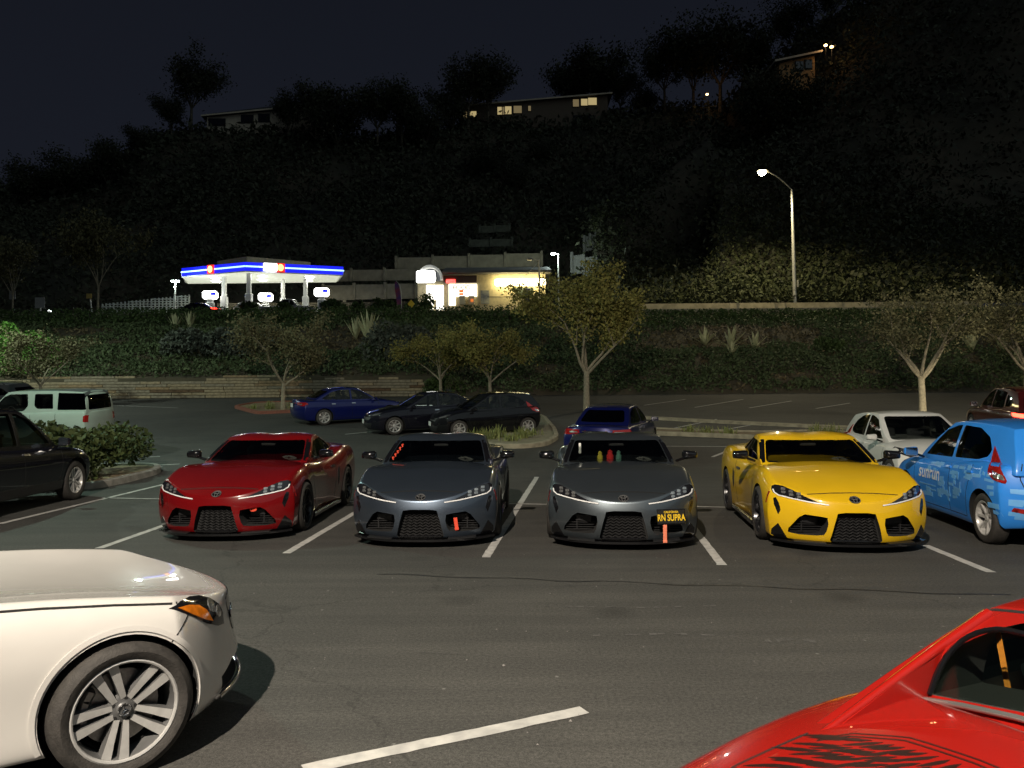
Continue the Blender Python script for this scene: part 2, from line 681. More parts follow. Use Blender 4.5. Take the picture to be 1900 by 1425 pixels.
def mesh_from(V, F, mats, name='m'):
    me = bpy.data.meshes.new(name)
    me.from_pydata(V, [], F)
    for m in mats: me.materials.append(m)
    bm = bmesh.new(); bm.from_mesh(me)
    bmesh.ops.recalc_face_normals(bm, faces=bm.faces)
    bm.to_mesh(me); bm.free()
    return me

def make_wheel(kit, sp, side, y, ang=0.0):
    r, w = sp['wr'], sp.get('ww', .225)
    rr = sp.get('rimr', r * .69)
    key = ('wheel', r, w, rr, sp['rim'], sp.get('spokes', 5))
    if key not in _WHEEL:
        n = 40
        t = MB()
        h = w / 2
        prof = [(rr, -h * .86), (rr + .012, -h * .96), (rr + (r - rr) * .5, -h * 1.02), (r - .022, -h * .93), (r - .004, -h * .74), (r, -h * .4),
                (r, h * .4), (r - .004, h * .74), (r - .022, h * .93), (rr + (r - rr) * .5, h * 1.02), (rr + .012, h * .96), (rr, h * .86)]
        t.lathe(prof, 48, M_TYRE, 'X')
        for k in range(5):                                   # tread grooves
            pass
        tyre = t.mesh('tyre', 40)
        face, dark = sp['rim']
        q = MB()
        q.lathe([(rr + .004, h * .90), (rr - .003, h * .93), (rr - .010, h * .90), (rr - .013, h * .80)], 40, face, 'X')
        q.lathe([(rr - .013, h * .80), (rr - .022, h * .55), (rr - .030, -h * .9), (rr + .002, -h * .9)], 40, sp.get('spokeside', face), 'X')
        q.lathe([(rr - .034, h * .1), (rr - .036, -h * .8)], 40, dark, 'X')
        ns = sp.get('spokes', 5); twin = sp.get('twin', False)
        xo = h * .82
        hubr = .062
        def spoke(th, w0, w1, off0, off1):
            # a tapering bar from hub to rim, crowned towards the outside
            P = []
            for (rad, wd, of, xf, xb) in ((hubr * .8, w0, off0, xo - .030, xo - .075), (rr * .55, (w0 + w1) / 2 * .92, (off0 + off1) / 2, xo - .018, xo - .065), (rr - .012, w1, off1, xo - .004, xo - .045)):
                for sgn, xx, k in ((-1, xb, 1.0), (-1, xf, .78), (1, xf, .78), (1, xb, 1.0)):
                    P.append((xx, rad, of + sgn * wd / 2 * k))
            c, s_ = math.cos(th), math.sin(th)
            V = [(x, a * c - b * s_, a * s_ + b * c) for x, a, b in P]
            F = []
            for i in range(2):
                for k in range(4):
                    F.append((4 * i + k, 4 * i + (k + 1) % 4, 4 * i + 4 + (k + 1) % 4, 4 * i + 4 + k))
            q.add(V, F[1::4], face)
            q.add(V, F[0::4] + F[2::4] + F[3::4], sp.get('spokeside', face))
        for k in range(ns):
            th = 2 * PI * k / ns + PI / 2
            if twin:
                spoke(th, .034, .060, -.021, -.041); spoke(th, .034, .060, .021, .041)
            else:
                spoke(th, sp.get('sw0', .05), sp.get('sw1', .075), 0, 0)
        q.lathe([(0.0, xo - .022), (.030, xo - .020), (.036, xo - .028), (hubr, xo - .034), (hubr + .014, xo - .075), (0.0, xo - .09)], 24, sp.get('hub', face), 'X')
        if ns <= 6:
            for k in range(5):
                th = 2 * PI * (k + .5) / 5 + PI / 2
                q.lathe([(0, .006), (.010, .006), (.010, -.02)], 8, M_LINER, 'X', (xo - .036, .052 * math.cos(th), .052 * math.sin(th)))
        if sp.get('star'):
            for k in range(3):
                th = 2 * PI * k / 3 + PI / 2
                q.add([(xo - .016, .024 * math.cos(th), .024 * math.sin(th)), (xo - .016, .006 * math.cos(th + 1.05), .006 * math.sin(th + 1.05)),
                       (xo - .012, 0, 0), (xo - .016, .006 * math.cos(th - 1.05), .006 * math.sin(th - 1.05))], [(0, 1, 2), (0, 2, 3)], M_CHROME)
            q.lathe([(.024, xo - .018), (.027, xo - .014), (.030, xo - .018)], 24, M_CHROME, 'X')
        rim = q.mesh('rim', 30)
        d = MB()
        d.lathe([(0, h * .02), (rr * .74, h * .02), (rr * .74, -h * .14), (0, -h * .14)], 32, M_DISC, 'X')
        d.lathe([(0, h * .12), (.075, h * .12), (.08, 0)], 24, M_ALLOYDARK, 'X')
        disc = d.mesh('brake_disc', 30)
        cpr = MB()
        for i in range(4):
            th = R(150 + i * 14)
            cpr.box((h * .05, math.cos(th) * rr * .72, math.sin(th) * rr * .72), (.085, .075, .05), sp.get('caliper', M_DISC),
                    Matrix.Rotation(th + PI / 2, 3, 'X'), bev=.012)
        cal = cpr.mesh('caliper', 30)
        _WHEEL[key] = (tyre, rim, disc, cal)
    tyre, rim, disc, cal = _WHEEL[key]
    mx = Matrix.Translation((side * sp['track'], y, r)) @ Matrix.Rotation(R(ang), 4, 'Z')
    if side < 0: mx = mx @ Matrix.Rotation(PI, 4, 'Z')
    i = kit.add('wheel', None, None, mx)
    spin = Matrix.Rotation(sp.get('spin', 0.3) * (1 if side > 0 else -1), 4, 'X')
    kit.add('tyre', tyre, i)
    kit.add('rim', rim, i, spin)
    kit.add('brake_disc', disc, i)
    if sp.get('show_caliper'): kit.add('brake_caliper', cal, i)
_WHEEL = {}

def make_mirror(col, w=.20, h=.14, d=.12):
    m = MB()
    V, F = grid_box([-1, -.2, .6, 1], [-1, -.75, .2, 1], [-1, 0, 1],
                    lambda u, v, q: (u * w / 2 * (1 - .25 * max(v, 0) ** 2), v * d / 2 * (1 - .2 * u * u), q * h / 2 * (1 - .35 * max(v, 0) ** 2) * (1 - .30 * (u + 1) / 2)))
    me = mesh_from(V, F, [col], 'mirror')
    return me

def seat_mesh(h=.0):
    b = MB()
    b.box((0, 0, .05), (.50, .50, .16), M_TRIM, bev=.05)
    b.box((0, -.26, .36), (.48, .14, .58), M_TRIM, Matrix.Rotation(R(12), 3, 'X'), bev=.06)
    b.box((0, -.37, .73), (.26, .10, .18), M_TRIM, Matrix.Rotation(R(8), 3, 'X'), bev=.045)
    return b.mesh('seat', 50)

def steering_mesh(r=.18):
    b = MB()
    pts = [(r * math.cos(2 * PI * k / 24), 0, r * math.sin(2 * PI * k / 24)) for k in range(25)]
    b.tube(pts, .017, 8, M_TRIMGREY, cap=False)
    b.box((0, .02, -.01), (.14, .04, .12), M_TRIM, bev=.02)
    b.box((0, .01, 0), (.34, .02, .035), M_TRIMGREY, bev=.008)
    return b.mesh('steering_wheel', 50)

_SEAT = []
def build_car(sp):
    """body, cabin with real openings, panes, wheels, lamps and trim from one set of curves"""
    kit = Kit()
    pm = sp['paint']
    L2 = sp['L'] / 2
    lev = sp.get('lev', 1)
    fn = lower_fn(sp)
    V, F = grid_box(US, vlist(sp.get('nv', 26)), WS, fn)
    raw = mesh_from(V, F, [pm, M_LINER], 'body')
    solid = evaluated(raw, [('subsurf', lev)])
    bvh = bvh_of(solid)
    mods = []; cut = MB()
    for y in (sp['fw'], sp['rw']):
        for s_ in (-1, 1):
            R0 = sp['wr'] + sp.get('gap', .045)
            prof = [(R0 * math.cos(2 * PI * k / 44) + y, R0 * math.sin(2 * PI * k / 44) + sp['wr'] + sp.get('archup', .0)) for k in range(44)]
            lo, hi = sorted((s_ * (sp['track'] - .19), s_ * 1.4))
            cut.prism(prof, lo, hi, 'X', M_LINER)
    mods.append(cut.mesh('c'))
    c = MB()
    for poly, y0, y1 in sp.get('pockets', []):
        c.prism(poly, y0, y1, 'Y', M_LINER)
    if c.f: mods.append(c.mesh('c'))
    for poly, x0, x1 in sp.get('xpockets', []):
        c = MB(); c.prism(poly, x0, x1, 'X', M_LINER)
        mods.append(c.mesh('c'))
    body = carve(solid, mods)
    body.name = 'body'
    # underside is black
    li = [i for i, m in enumerate(body.materials) if m == M_LINER]
    if li:
        for p in body.polygons:
            if p.normal.z < -.8: p.material_index = li[0]
    smooth_by_angle(body, 32)
    kit.add('body', body)
    # cabin
    cb = sp.get('cab')
    cbvh = None
    if cb:
        cv = vlist(14)
        Vc, Fc = grid_box(US, cv, WS, cabin_fn(cb))
        rawc = mesh_from(Vc, Fc, [cb.get('paint', pm), M_TRIM], 'cabin')
        outer = evaluated(rawc, [('subsurf', lev)])
        cbvh = bvh_of(outer)
        Vi, Fi = grid_box(US[::2], cv[::3] + [1], WS[::2], cabin_fn(dict(cb, **cb.get('inner', {})), .045))
        inner = evaluated(mesh_from(Vi, Fi, [cb.get('trim', M_TRIM)], 'inner'), [('subsurf', 1)])
        mods = []
        for nm, poly, axis, lo, hi, gm in cb['win']:
            c = MB()
            for a_, b_ in (((.2, hi), (lo, -.2)) if axis == 'X' else ((lo, hi),)):
                c.prism(poly, a_, b_, axis, M_SEAM)
            mods.append(c.mesh('c'))
        for poly, a_, b_ in cb.get('xcuts', []):
            c = MB(); c.prism(poly, a_, b_, 'X', cb.get('paint', pm)); mods.insert(0, c.mesh('c'))
        cabin = carve(outer, [inner] + mods)
        cabin.name = 'cabin'
        smooth_by_angle(cabin, 32)
        kit.add('cabin', cabin)
        for nm, poly, axis, lo, hi, gm in cb['win']:
            if gm is None: continue
            sides = []
            if axis == 'X': sides = [1, -1]
            elif (lo + hi) / 2 > cb.get('mid', -.3): sides = [1]
            else: sides = [-1]
            for s_ in sides:
                pb = patch(cbvh, poly, axis, s_, gm, off=-.010, depth=.004, step=.06)
                me = pb.mesh(nm, 60)
                kit.add(nm, me)
    kit.bvh, kit.cbvh, kit.sp = bvh, cbvh, sp
    kit.abvh = bvh
    if cb:
        nb0 = len(solid.vertices)
        kit.abvh = BVHTree.FromPolygons([v.co for v in solid.vertices] + [v.co for v in outer.vertices],
                                        [tuple(p.vertices) for p in solid.polygons] + [tuple(i + nb0 for i in p.vertices) for p in outer.polygons])
    for y, a in ((sp['fw'], sp.get('steer', 0)), (sp['rw'], 0)):
        for s_ in (1, -1):
            make_wheel(kit, sp, s_, y, a)
    # cabin furniture
    if cb and sp.get('inside', True):
        if not _SEAT: _SEAT.extend([seat_mesh(), steering_mesh()])
        zf = sp.get('seatz', .62); ys = sp.get('seaty', -.15)
        for s_ in (-.36, .36):
            kit.add('seat', _SEAT[0], None, Matrix.Translation((s_, ys, zf)))
        kit.add('steering_wheel', _SEAT[1], None, Matrix.Translation((-.36, ys + sp.get('wheely', .52), zf + .36)) @ Matrix.Rotation(R(-22), 4, 'X'))
        if sp.get('rearseat'):
            b = MB(); b.box((0, 0, .32), (1.15, .16, .56), M_TRIM, Matrix.Rotation(R(14), 3, 'X'), bev=.06)
            for s_ in (-.36, .36): b.box((s_, -.08, .66), (.24, .09, .15), M_TRIM, bev=.04)
            kit.add('rear_seat', b.mesh('rear_seat', 50), None, Matrix.Translation((0, sp['rearseat'], zf)))
        b = MB(); b.box((0, 0, 0), (sp.get('dashw', 1.24), .40, .10), M_TRIM, bev=.04)
        kit.add('dashboard', b.mesh('dashboard', 50), None, Matrix.Translation((0, sp.get('dashy', ys + .78), sp.get('dashz', zf + .31))))
        b = MB(); b.box((0, 0, 0), (.22, .03, .06), M_TRIM, bev=.012); b.box((0, -.017, 0), (.19, .004, .045), M_CHROME)
        kit.add('rear_view_mirror', b.mesh('rear_view_mirror', 40), None, Matrix.Translation(sp.get('rvm', (0, ys + .55, zf + .56))))
    return kit

def add_patch(kit, name, poly, axis, sgn, m, off=.004, depth=.012, step=.05, cab=False, parent=None, mirror=False, smooth=60, both=False):
    first = None
    for k in ((1, -1) if mirror else (1,)):
        if axis == 'X':
            pl, sg = poly, sgn * k
        else:
            pl, sg = [(p[0] * k, p[1]) for p in poly], sgn
        ax = axis if isinstance(axis, str) or k == 1 else 180 - axis
        mb = patch(kit.abvh if both else kit.cbvh if cab else kit.bvh, pl, ax, sg, m, off, depth, step)
        if not mb.f: continue
        i = kit.add(name, mb.mesh(name, smooth), parent)
        first = i if first is None else first
    return first

def add_strip(kit, name, line, width, axis, sgn, m, off=.002, depth=.006, cab=False, mirror=False, step=.05, parent=None, both=False):
    for k in ((1, -1) if mirror else (1,)):
        if axis == 'X': pl, sg = line, sgn * k
        else: pl, sg = [(p[0] * k, p[1]) for p in line], sgn
        mb = strip(kit.abvh if both else kit.cbvh if cab else kit.bvh, pl, width, axis, sg, m, off, depth, step)
        if mb.f: kit.add(name, mb.mesh(name, 60), parent)

def add_mirrors(kit, x, y, z, m, w=.20, h=.135, d=.13, stalk=True):
    me = make_mirror(m, w, h, d)
    smooth_by_angle(me, 60)
    me = evaluated(me, [('subsurf', 2)])
    me.name = 'side_mirror'
    gm = MB(); gm.box((0, -d / 2 - .002, 0), (w * .84, .006, h * .78), M_CHROME, bev=.002)
    gme = gm.mesh('mirror_glass')
    for s_ in (1, -1):
        i = kit.add('side_mirror', me, None, Matrix.Translation((s_ * x, y, z)) @ (Matrix.Scale(-1, 4, (1, 0, 0)) if s_ < 0 else Matrix()))
        kit.add('mirror_glass', gme, i)
        b = MB(); b.box((0, 0, 0), (.16, .05, .035), M_GLOSSBLACK, Matrix.Rotation(R(-20), 3, 'Y'), bev=.012)
        kit.add('mirror_arm', b.mesh('mirror_arm', 40), i, Matrix.Translation((-.12, 0, -h * .42)))

def add_plate(kit, x, y, z, front=True, txt=None, m=None, ink=None, size=(.305, .152), tilt=0.0, roll=0.0):
    b = MB(); b.box((0, 0, 0), (size[0], .008, size[1]), m or M_PLATE, bev=.003)
    rot = Matrix.Rotation(R(roll), 4, 'Y') @ Matrix.Rotation(R(tilt), 4, 'X')
    if front:
        rot = rot
    mx = Matrix.Translation((x, y, z)) @ rot @ (Matrix.Rotation(PI, 4, 'Z') if front else Matrix())
    i = kit.add('number_plate', b.mesh('number_plate', 30), None, mx)
    for (t, s, dz, sx, bold) in (txt or []):
        tm = text_mesh(t, s, ink or M_PLATEINK, .003, sx, bold)
        # text lies in xy: stand it up facing -y of the plate
        kit.add('plate_lettering', tm, i, Matrix.Translation((0, -.0055, dz)) @ Matrix.Rotation(R(90), 4, 'X'))
    return i
# ------------------------------------------------------------------ the lot
def asphalt_material():
    m = bpy.data.materials.new('asphalt'); m.use_nodes = True
    nt = m.node_tree; b = nt.nodes['Principled BSDF']
    tc = nt.nodes.new('ShaderNodeTexCoord')
    def nz(scale, detail=6, rough=.6, vec=None):
        n = nt.nodes.new('ShaderNodeTexNoise'); n.inputs['Scale'].default_value = scale
        n.inputs['Detail'].default_value = detail; n.inputs['Roughness'].default_value = rough
        nt.links.new(vec or tc.outputs['Object'], n.inputs['Vector']); return n
    def ramp(src, a, b_, ca, cb):
        r = nt.nodes.new('ShaderNodeValToRGB'); r.color_ramp.elements[0].position = a; r.color_ramp.elements[1].position = b_
        r.color_ramp.elements[0].color = (*ca, 1); r.color_ramp.elements[1].color = (*cb, 1)
        nt.links.new(src, r.inputs[0]); return r
    def mix(kind, fac, a, b_):
        x = nt.nodes.new('ShaderNodeMix'); x.data_type = 'RGBA'; x.blend_type = kind
        if hasattr(fac, 'links'): nt.links.new(fac, x.inputs[0])
        else: x.inputs[0].default_value = fac
        nt.links.new(a, x.inputs[6]); nt.links.new(b_, x.inputs[7]); return x.outputs[2]
    big = ramp(nz(.35, 5).outputs['Fac'], .32, .70, (.052, .052, .050), (.072, .071, .067))
    grit = ramp(nz(42, 4, .85).outputs['Fac'], .32, .70, (.45, .45, .45), (1.5, 1.49, 1.46))
    c = mix('MULTIPLY', 1.0, big.outputs[0], grit.outputs[0])
    fine = ramp(nz(150, 2, .9).outputs['Fac'], .34, .68, (.55, .55, .55), (1.5, 1.48, 1.44))
    c = mix('MULTIPLY', 1.0, c, fine.outputs[0])
    # long faint scuffs along the aisle
    mp = nt.nodes.new('ShaderNodeMapping'); mp.inputs['Scale'].default_value = (.25, 3.2, 1); mp.inputs['Rotation'].default_value = (0, 0, .10)
    nt.links.new(tc.outputs['Object'], mp.inputs[0])
    sc = ramp(nz(1.1, 7, .65, mp.outputs[0]).outputs['Fac'], .42, .74, (.86, .86, .86), (1.16, 1.155, 1.14))
    c = mix('MULTIPLY', 1.0, c, sc.outputs[0])
    # oil spots and pale gum specks
    vo = nt.nodes.new('ShaderNodeTexVoronoi'); vo.inputs['Scale'].default_value = .9
    nt.links.new(tc.outputs['Object'], vo.inputs['Vector'])
    oil = ramp(vo.outputs['Distance'], .03, .22, (.62, .62, .62), (1, 1, 1))
    c = mix('MULTIPLY', 1.0, c, oil.outputs[0])
    vs = nt.nodes.new('ShaderNodeTexVoronoi'); vs.inputs['Scale'].default_value = 3.1
    nt.links.new(tc.outputs['Object'], vs.inputs['Vector'])
    sp_ = ramp(vs.outputs['Distance'], .022, .05, (.10, .10, .095), (0, 0, 0))
    c = mix('ADD', 1.0, c, sp_.outputs[0])
    # hairline cracks
    vc = nt.nodes.new('ShaderNodeTexVoronoi'); vc.feature = 'DISTANCE_TO_EDGE'; vc.inputs['Scale'].default_value = .22
    wob = nz(1.5, 4); wv = nt.nodes.new('ShaderNodeVectorMath'); wv.operation = 'MULTIPLY_ADD'
    nt.links.new(wob.outputs['Color'], wv.inputs[0]); wv.inputs[1].default_value = (.9, .9, 0); nt.links.new(tc.outputs['Object'], wv.inputs[2])
    nt.links.new(wv.outputs[0], vc.inputs['Vector'])
    cr = ramp(vc.outputs['Distance'], .0, .004, (.68, .68, .68), (1, 1, 1))
    c = mix('MULTIPLY', 1.0, c, cr.outputs[0])
    nt.links.new(c, b.inputs['Base Color'])
    b.inputs['Roughness'].default_value = .82; b.inputs['Specular IOR Level'].default_value = .35
    bp = nt.nodes.new('ShaderNodeBump'); bp.inputs['Strength'].default_value = .55; bp.inputs['Distance'].default_value = .006
    nt.links.new(nz(90, 4, .7).outputs['Fac'], bp.inputs['Height']); nt.links.new(bp.outputs[0], b.inputs['Normal'])
    return m
M_ASPHALT = asphalt_material()
M_CONC = mat('concrete kerb', (.26, .25, .22), .85, var=.2, scale=6, bump=.3)
M_CONCY = mat('weathered concrete', (.30, .27, .19), .9, var=.25, scale=4, bump=.3)
M_SOIL = mat('dry soil', (.16, .115, .065), .95, col2=(.24, .18, .105), scale=1.6, bump=.6, bscale=14)
M_SOILDARK = mat('bank soil', (.045, .042, .026), .95, col2=(.085, .068, .042), scale=.5, bump=.6, bscale=9)
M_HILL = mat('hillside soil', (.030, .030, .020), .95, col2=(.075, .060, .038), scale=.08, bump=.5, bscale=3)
M_REDKERB = mat('red kerb paint', (.20, .07, .045), .8, var=.2, scale=9)

def line_material():
    m = mat('worn white line', (.52, .51, .48), .7, col2=(.36, .355, .34), scale=9, bump=.2, detail=8)
    return m
M_LINE = line_material()

g = MB()
ys = [-40, -20, -8, -2, 4, 10, 17] + [17 + 1.0 * i for i in range(1, 32)]
xs = [-120, -60, -30, -15, 0, 15, 30, 60, 120]
V = [(x, y, ground_z(x, y)) for y in ys for x in xs]
nx = len(xs)
g.add(V, [(j * nx + i, j * nx + i + 1, (j + 1) * nx + i + 1, (j + 1) * nx + i) for j in range(len(ys) - 1) for i in range(nx - 1)], M_ASPHALT)
lot = g.obj('parking_lot', smooth=40)
tag(lot, 'dark asphalt of the parking lot', 'ground', kind='structure')

def sheet(name, pts, lift, m, parent=lot, step=1.2):
    """a flat marking that follows the ground"""
    b = MB()
    a0, a1, b1, b0 = [Vector(p) for p in pts]
    n = max(1, int((a1 - a0).length / step))
    vs = []
    jr = random.Random(int(a0.x * 1000))
    for i in range(n + 1):
        for p in (a0.lerp(a1, i / n), b0.lerp(b1, i / n)):
            p = p + Vector((jr.uniform(-1, 1), jr.uniform(-1, 1), 0)) * (.0035 if 0 < i < n else .010)
            vs.append((p.x, p.y, ground_z(p.x, p.y) + lift))
    b.add(vs, [(2 * i, 2 * i + 2, 2 * i + 3, 2 * i + 1) for i in range(n)], m)
    return b.obj(name, parent=parent)

def stall_line(p, q, w=.10):
    a, b_ = gp(*p), gp(*q)
    d = (b_ - a); d.z = 0; d.normalize()
    nn = Vector((-d.y, d.x, 0)) * w / 2
    return sheet('stall_line', (a - nn, b_ - nn, b_ + nn, a + nn), .004, M_LINE, step=.07)

for p, q, w in (
        ((183, 1018), (322, 969), .10), ((531, 1027), (668, 946), .10), ((901, 1035), (996, 885), .10), ((1340, 1049), (1283, 975), .10), ((1838, 1062), (1716, 1012), .10),
        ((565, 1428), (1082, 1319), .105), ((0, 972), (312, 897), .10),
        ((262, 865), (333, 861), .09), ((278, 848), (297, 847), .08), ((1322, 848), (1384, 823), .10), ((1225, 828), (1402, 829), .08),
        ((1195, 752), (1272, 741), .10), ((1289, 756), (1379, 741), .10), ((1390, 757), (1469, 744), .10), ((1514, 758), (1577, 748), .10),
        ((640, 806), (720, 798), .09), ((1225, 800), (1330, 778), .09), ((1330, 800), (1408, 786), .09), ((205, 752), (330, 757), .08), ((232, 880), (300, 866), .08)):
    stall_line(p, q, w)
for p, q in (((190, 924), (460, 929)), ((640, 931), (1020, 936)), ((1285, 940), (1420, 943))):
    stall_line(p, q, .07)
M_TAR = mat('tar joint', (.016, .016, .016), .6, var=.2)
M_SCUFF = mat('chalky scuff', (.075, .073, .069), .85, var=.3, scale=20)
rt = random.Random(3)
a, b_ = gp(700, 1066), gp(1880, 1106)
pts = [a.lerp(b_, i / 26) + Vector((0, .035 * math.sin(i * 1.3) + .02 * rt.random(), 0)) for i in range(27)]
tb = MB()
for i in range(26):
    w = .008 + .010 * rt.random()
    tb.add([(pts[i].x, pts[i].y - w, .003), (pts[i + 1].x, pts[i + 1].y - w, .003), (pts[i + 1].x, pts[i + 1].y + w, .003), (pts[i].x, pts[i].y + w, .003)], [(0, 1, 2, 3)])
tb.obj('tar_joint', M_TAR, lot)

for pa, w in ((((432, 1196), (560, 1200), (700, 1207), (820, 1213), (910, 1216)), .012), (((500, 1278), (560, 1272), (640, 1270)), .010), (((1100, 1180), (1250, 1176), (1380, 1182)), .05), (((1420, 1190), (1470, 1186), (1520, 1192)), .09), (((1010, 1125), (1200, 1128), (1330, 1124)), .04)):
    P_ = [gp(*q) for q in pa]
    sb = MB()
    for i in range(len(P_) - 1):
        for k in range(10):
            if rt.random() < .35: continue
            p, q = P_[i].lerp(P_[i + 1], k / 10), P_[i].lerp(P_[i + 1], (k + .9) / 10)
            ww = w * rt.uniform(.3, 1)
            sb.add([(p.x, p.y - ww / 2, .0035), (q.x, q.y - ww / 2, .0035), (q.x, q.y + ww / 2, .0035), (p.x, p.y + ww / 2, .0035)], [(0, 1, 2, 3)])
    so = sb.obj('chalk_mark', M_SCUFF, lot); so['kind'] = 'stuff'

# scraps of litter and gravel on the asphalt
M_SPECK = mat('pale grit', (.20, .19, .18), .9, var=.3)
gr = MB()
for k in range(150):
    x = rt.uniform(-5, 6); y = rt.uniform(2.6, 9)
    s_ = rt.uniform(.003, .010) * (1.8 if rt.random() < .06 else 1)
    th = rt.random() * 6
    gr.add([(x + s_ * math.cos(th + q * 2.1), y + s_ * math.sin(th + q * 2.1), .001) for q in range(3)] + [(x, y, .001 + s_ * .7)], [(0, 1, 3), (1, 2, 3), (2, 0, 3)])
go = gr.obj('grit', M_SPECK); tag(go, 'fine pale grit scattered on the asphalt aisle', 'grit', kind='stuff')

def kerbed_island(name, pts, label, top=M_SOIL, kerb=M_CONC, h=.14, w=.15):
    """a raised bed with a kerb all round"""
    pts = [Vector((p.x, p.y)) for p in pts]
    area = sum(pts[i].x * pts[(i + 1) % len(pts)].y - pts[(i + 1) % len(pts)].x * pts[i].y for i in range(len(pts)))
    if area < 0: pts.reverse()
    pts = [Vector(p) for p in rounded([tuple(p) for p in pts], .5, 4)]
    n = len(pts)
    inn = []
    for i in range(n):
        t = pts[(i + 1) % n] - pts[i - 1]; t.normalize()
        inn.append(pts[i] + Vector((-t.y, t.x)) * w)
    G = lambda p, dz: (p.x, p.y, ground_z(p.x, p.y) + dz)
    b = MB()
    b.add([G(p, -.05) for p in pts] + [G(p, h - .02) for p in pts] + [G(p.lerp(inn[i], .25), h) for i, p in enumerate(pts)] + [G(p, h) for p in inn] + [G(p, h - .08) for p in inn],
          [(k * n + i, k * n + (i + 1) % n, (k + 1) * n + (i + 1) % n, (k + 1) * n + i) for k in range(4) for i in range(n)])
    o = b.obj(name, kerb, smooth=30)
    tag(o, label, 'planter', kind=None)
    b = MB()
    b.add([G(p, h - .05) for p in inn], [tuple(range(n))])
    b.obj('bed_soil', top, o)
    return o

isl1 = kerbed_island('planter_island', [Vector((-8.55, 15.7)), Vector((-8.45, 18.6)), Vector((-9.0, 19.6)), Vector((-11.4, 19.4)), Vector((-11.6, 15.7))], 'kerbed planter holding the big leafy bush beside the black crossover')
isl2 = kerbed_island('planter_island', [gp(*p) for p in ((850, 812), (905, 831), (970, 833), (1015, 828), (1037, 815), (1032, 800), (1012, 776), (985, 770), (880, 782))], 'kerbed planter with grassy tufts between the dark coupe and the blue saloon', top=mat('pale gravel soil', (.22, .20, .13), .95, col2=(.30, .27, .18), scale=5, bump=.5), kerb=M_CONCY)
isl3 = kerbed_island('planter_island', [gp(*p) for p in ((1163, 806), (1300, 811), (1420, 816), (1560, 822), (1600, 812), (1545, 803), (1400, 806), (1240, 801), (1163, 796))], 'narrow kerbed strip with weeds behind the yellow coupe', top=M_SOIL, kerb=M_CONCY, w=.12)
isl4 = kerbed_island('planter_island', [gp(*p) for p in ((432, 757), (475, 769), (545, 766), (640, 764), (640, 750), (560, 747), (470, 750))], 'kerbed planter with a red painted kerb under the small tree', top=M_SOIL, kerb=M_REDKERB, w=.18)
b = MB()
A = [gp(*p) for p in ((1180, 776), (1300, 783), (1420, 789), (1530, 794), (1640, 799))]
for i in range(4):
    p, q = A[i], A[i + 1]
    d = (q - p); d.z = 0; d.normalize(); nn = Vector((-d.y, d.x, 0)) * .22
    vs = [(v.x, v.y, ground_z(v.x, v.y) + dz) for v in (p - nn, q - nn, q + nn, p + nn) for dz in (-.03, .10)]
    b.add(vs, [(0, 2, 3, 1), (2, 4, 5, 3), (4, 6, 7, 5), (6, 0, 1, 7), (1, 3, 5, 7)], M_CONCY)
o = b.obj('kerb', smooth=None); tag(o, 'long pale concrete kerb crossing the far lot', 'kerb', kind='structure')

# ------------------------------------------------------------------ bank up to the road
BANK0, BANK1, ROAD_Z = 45.6, 57.6, 8.45
def bank_z(x, y):
    t = (y - BANK0) / (BANK1 - BANK0)
    t = max(0, min(1, t))
    z0 = ground_z(x, BANK0)
    base = 1.15 if x < -4.6 else (1.15 * max(0, 1 - (x + 4.6) / 1.6) if x < -3 else 0)
    z = z0 + base + (ROAD_Z - .35 - z0 - base) * (t ** .92)
    z += .35 * noise.noise((x * .16, y * .22, 3.1)) * math.sin(PI * t)
    return z
b = MB()
bx = np.linspace(-75, 75, 101); by = np.linspace(BANK0, BANK1 + .6, 17)
V = [(x, y, bank_z(x, y)) for y in by for x in bx]
b.add(V, [(j * 101 + i, j * 101 + i + 1, (j + 1) * 101 + i + 1, (j + 1) * 101 + i) for j in range(16) for i in range(100)], M_SOILDARK)
bank = b.obj('bank', smooth=60); tag(bank, 'earth bank rising from the lot to the road', 'bank', kind='structure')
# pavement edge and road on top
b = MB()
b.box((20, 59.2, ROAD_Z - .20), (200, 2.2, .42), M_CONCY)
o = b.obj('pavement'); tag(o, 'pale pavement along the road above the bank', 'pavement', kind='structure')
b = MB(); b.add([(-110, 60.2, ROAD_Z), (110, 60.2, ROAD_Z), (110, 74, ROAD_Z + .25), (-110, 74, ROAD_Z + .25)], [(0, 1, 2, 3)], M_ASPHALT)
o = b.obj('road'); tag(o, 'road running along the top of the bank', 'road', kind='structure')
FZ = 10.3
b = MB(); b.box((25, 66.5, 9.0), (30, .35, 1.72), mat('roadside wall', (.46, .40, .26), .9, var=.2, scale=2, bump=.3)); o = b.obj('roadside_wall'); tag(o, 'low pale wall along the road under the street lamp', 'wall')
M_FORE = mat('forecourt concrete', (.22, .215, .20), .8, var=.15, scale=1.5)
b = MB(); b.add([(-70, 74, ROAD_Z + .25), (24, 74, ROAD_Z + .25), (24, 77, FZ), (-70, 77, FZ), (24, 104, FZ), (-70, 104, FZ)], [(0, 1, 2, 3), (3, 2, 4, 5)], M_FORE)
o = b.obj('forecourt'); tag(o, 'concrete forecourt of the filling station', 'forecourt', kind='structure')

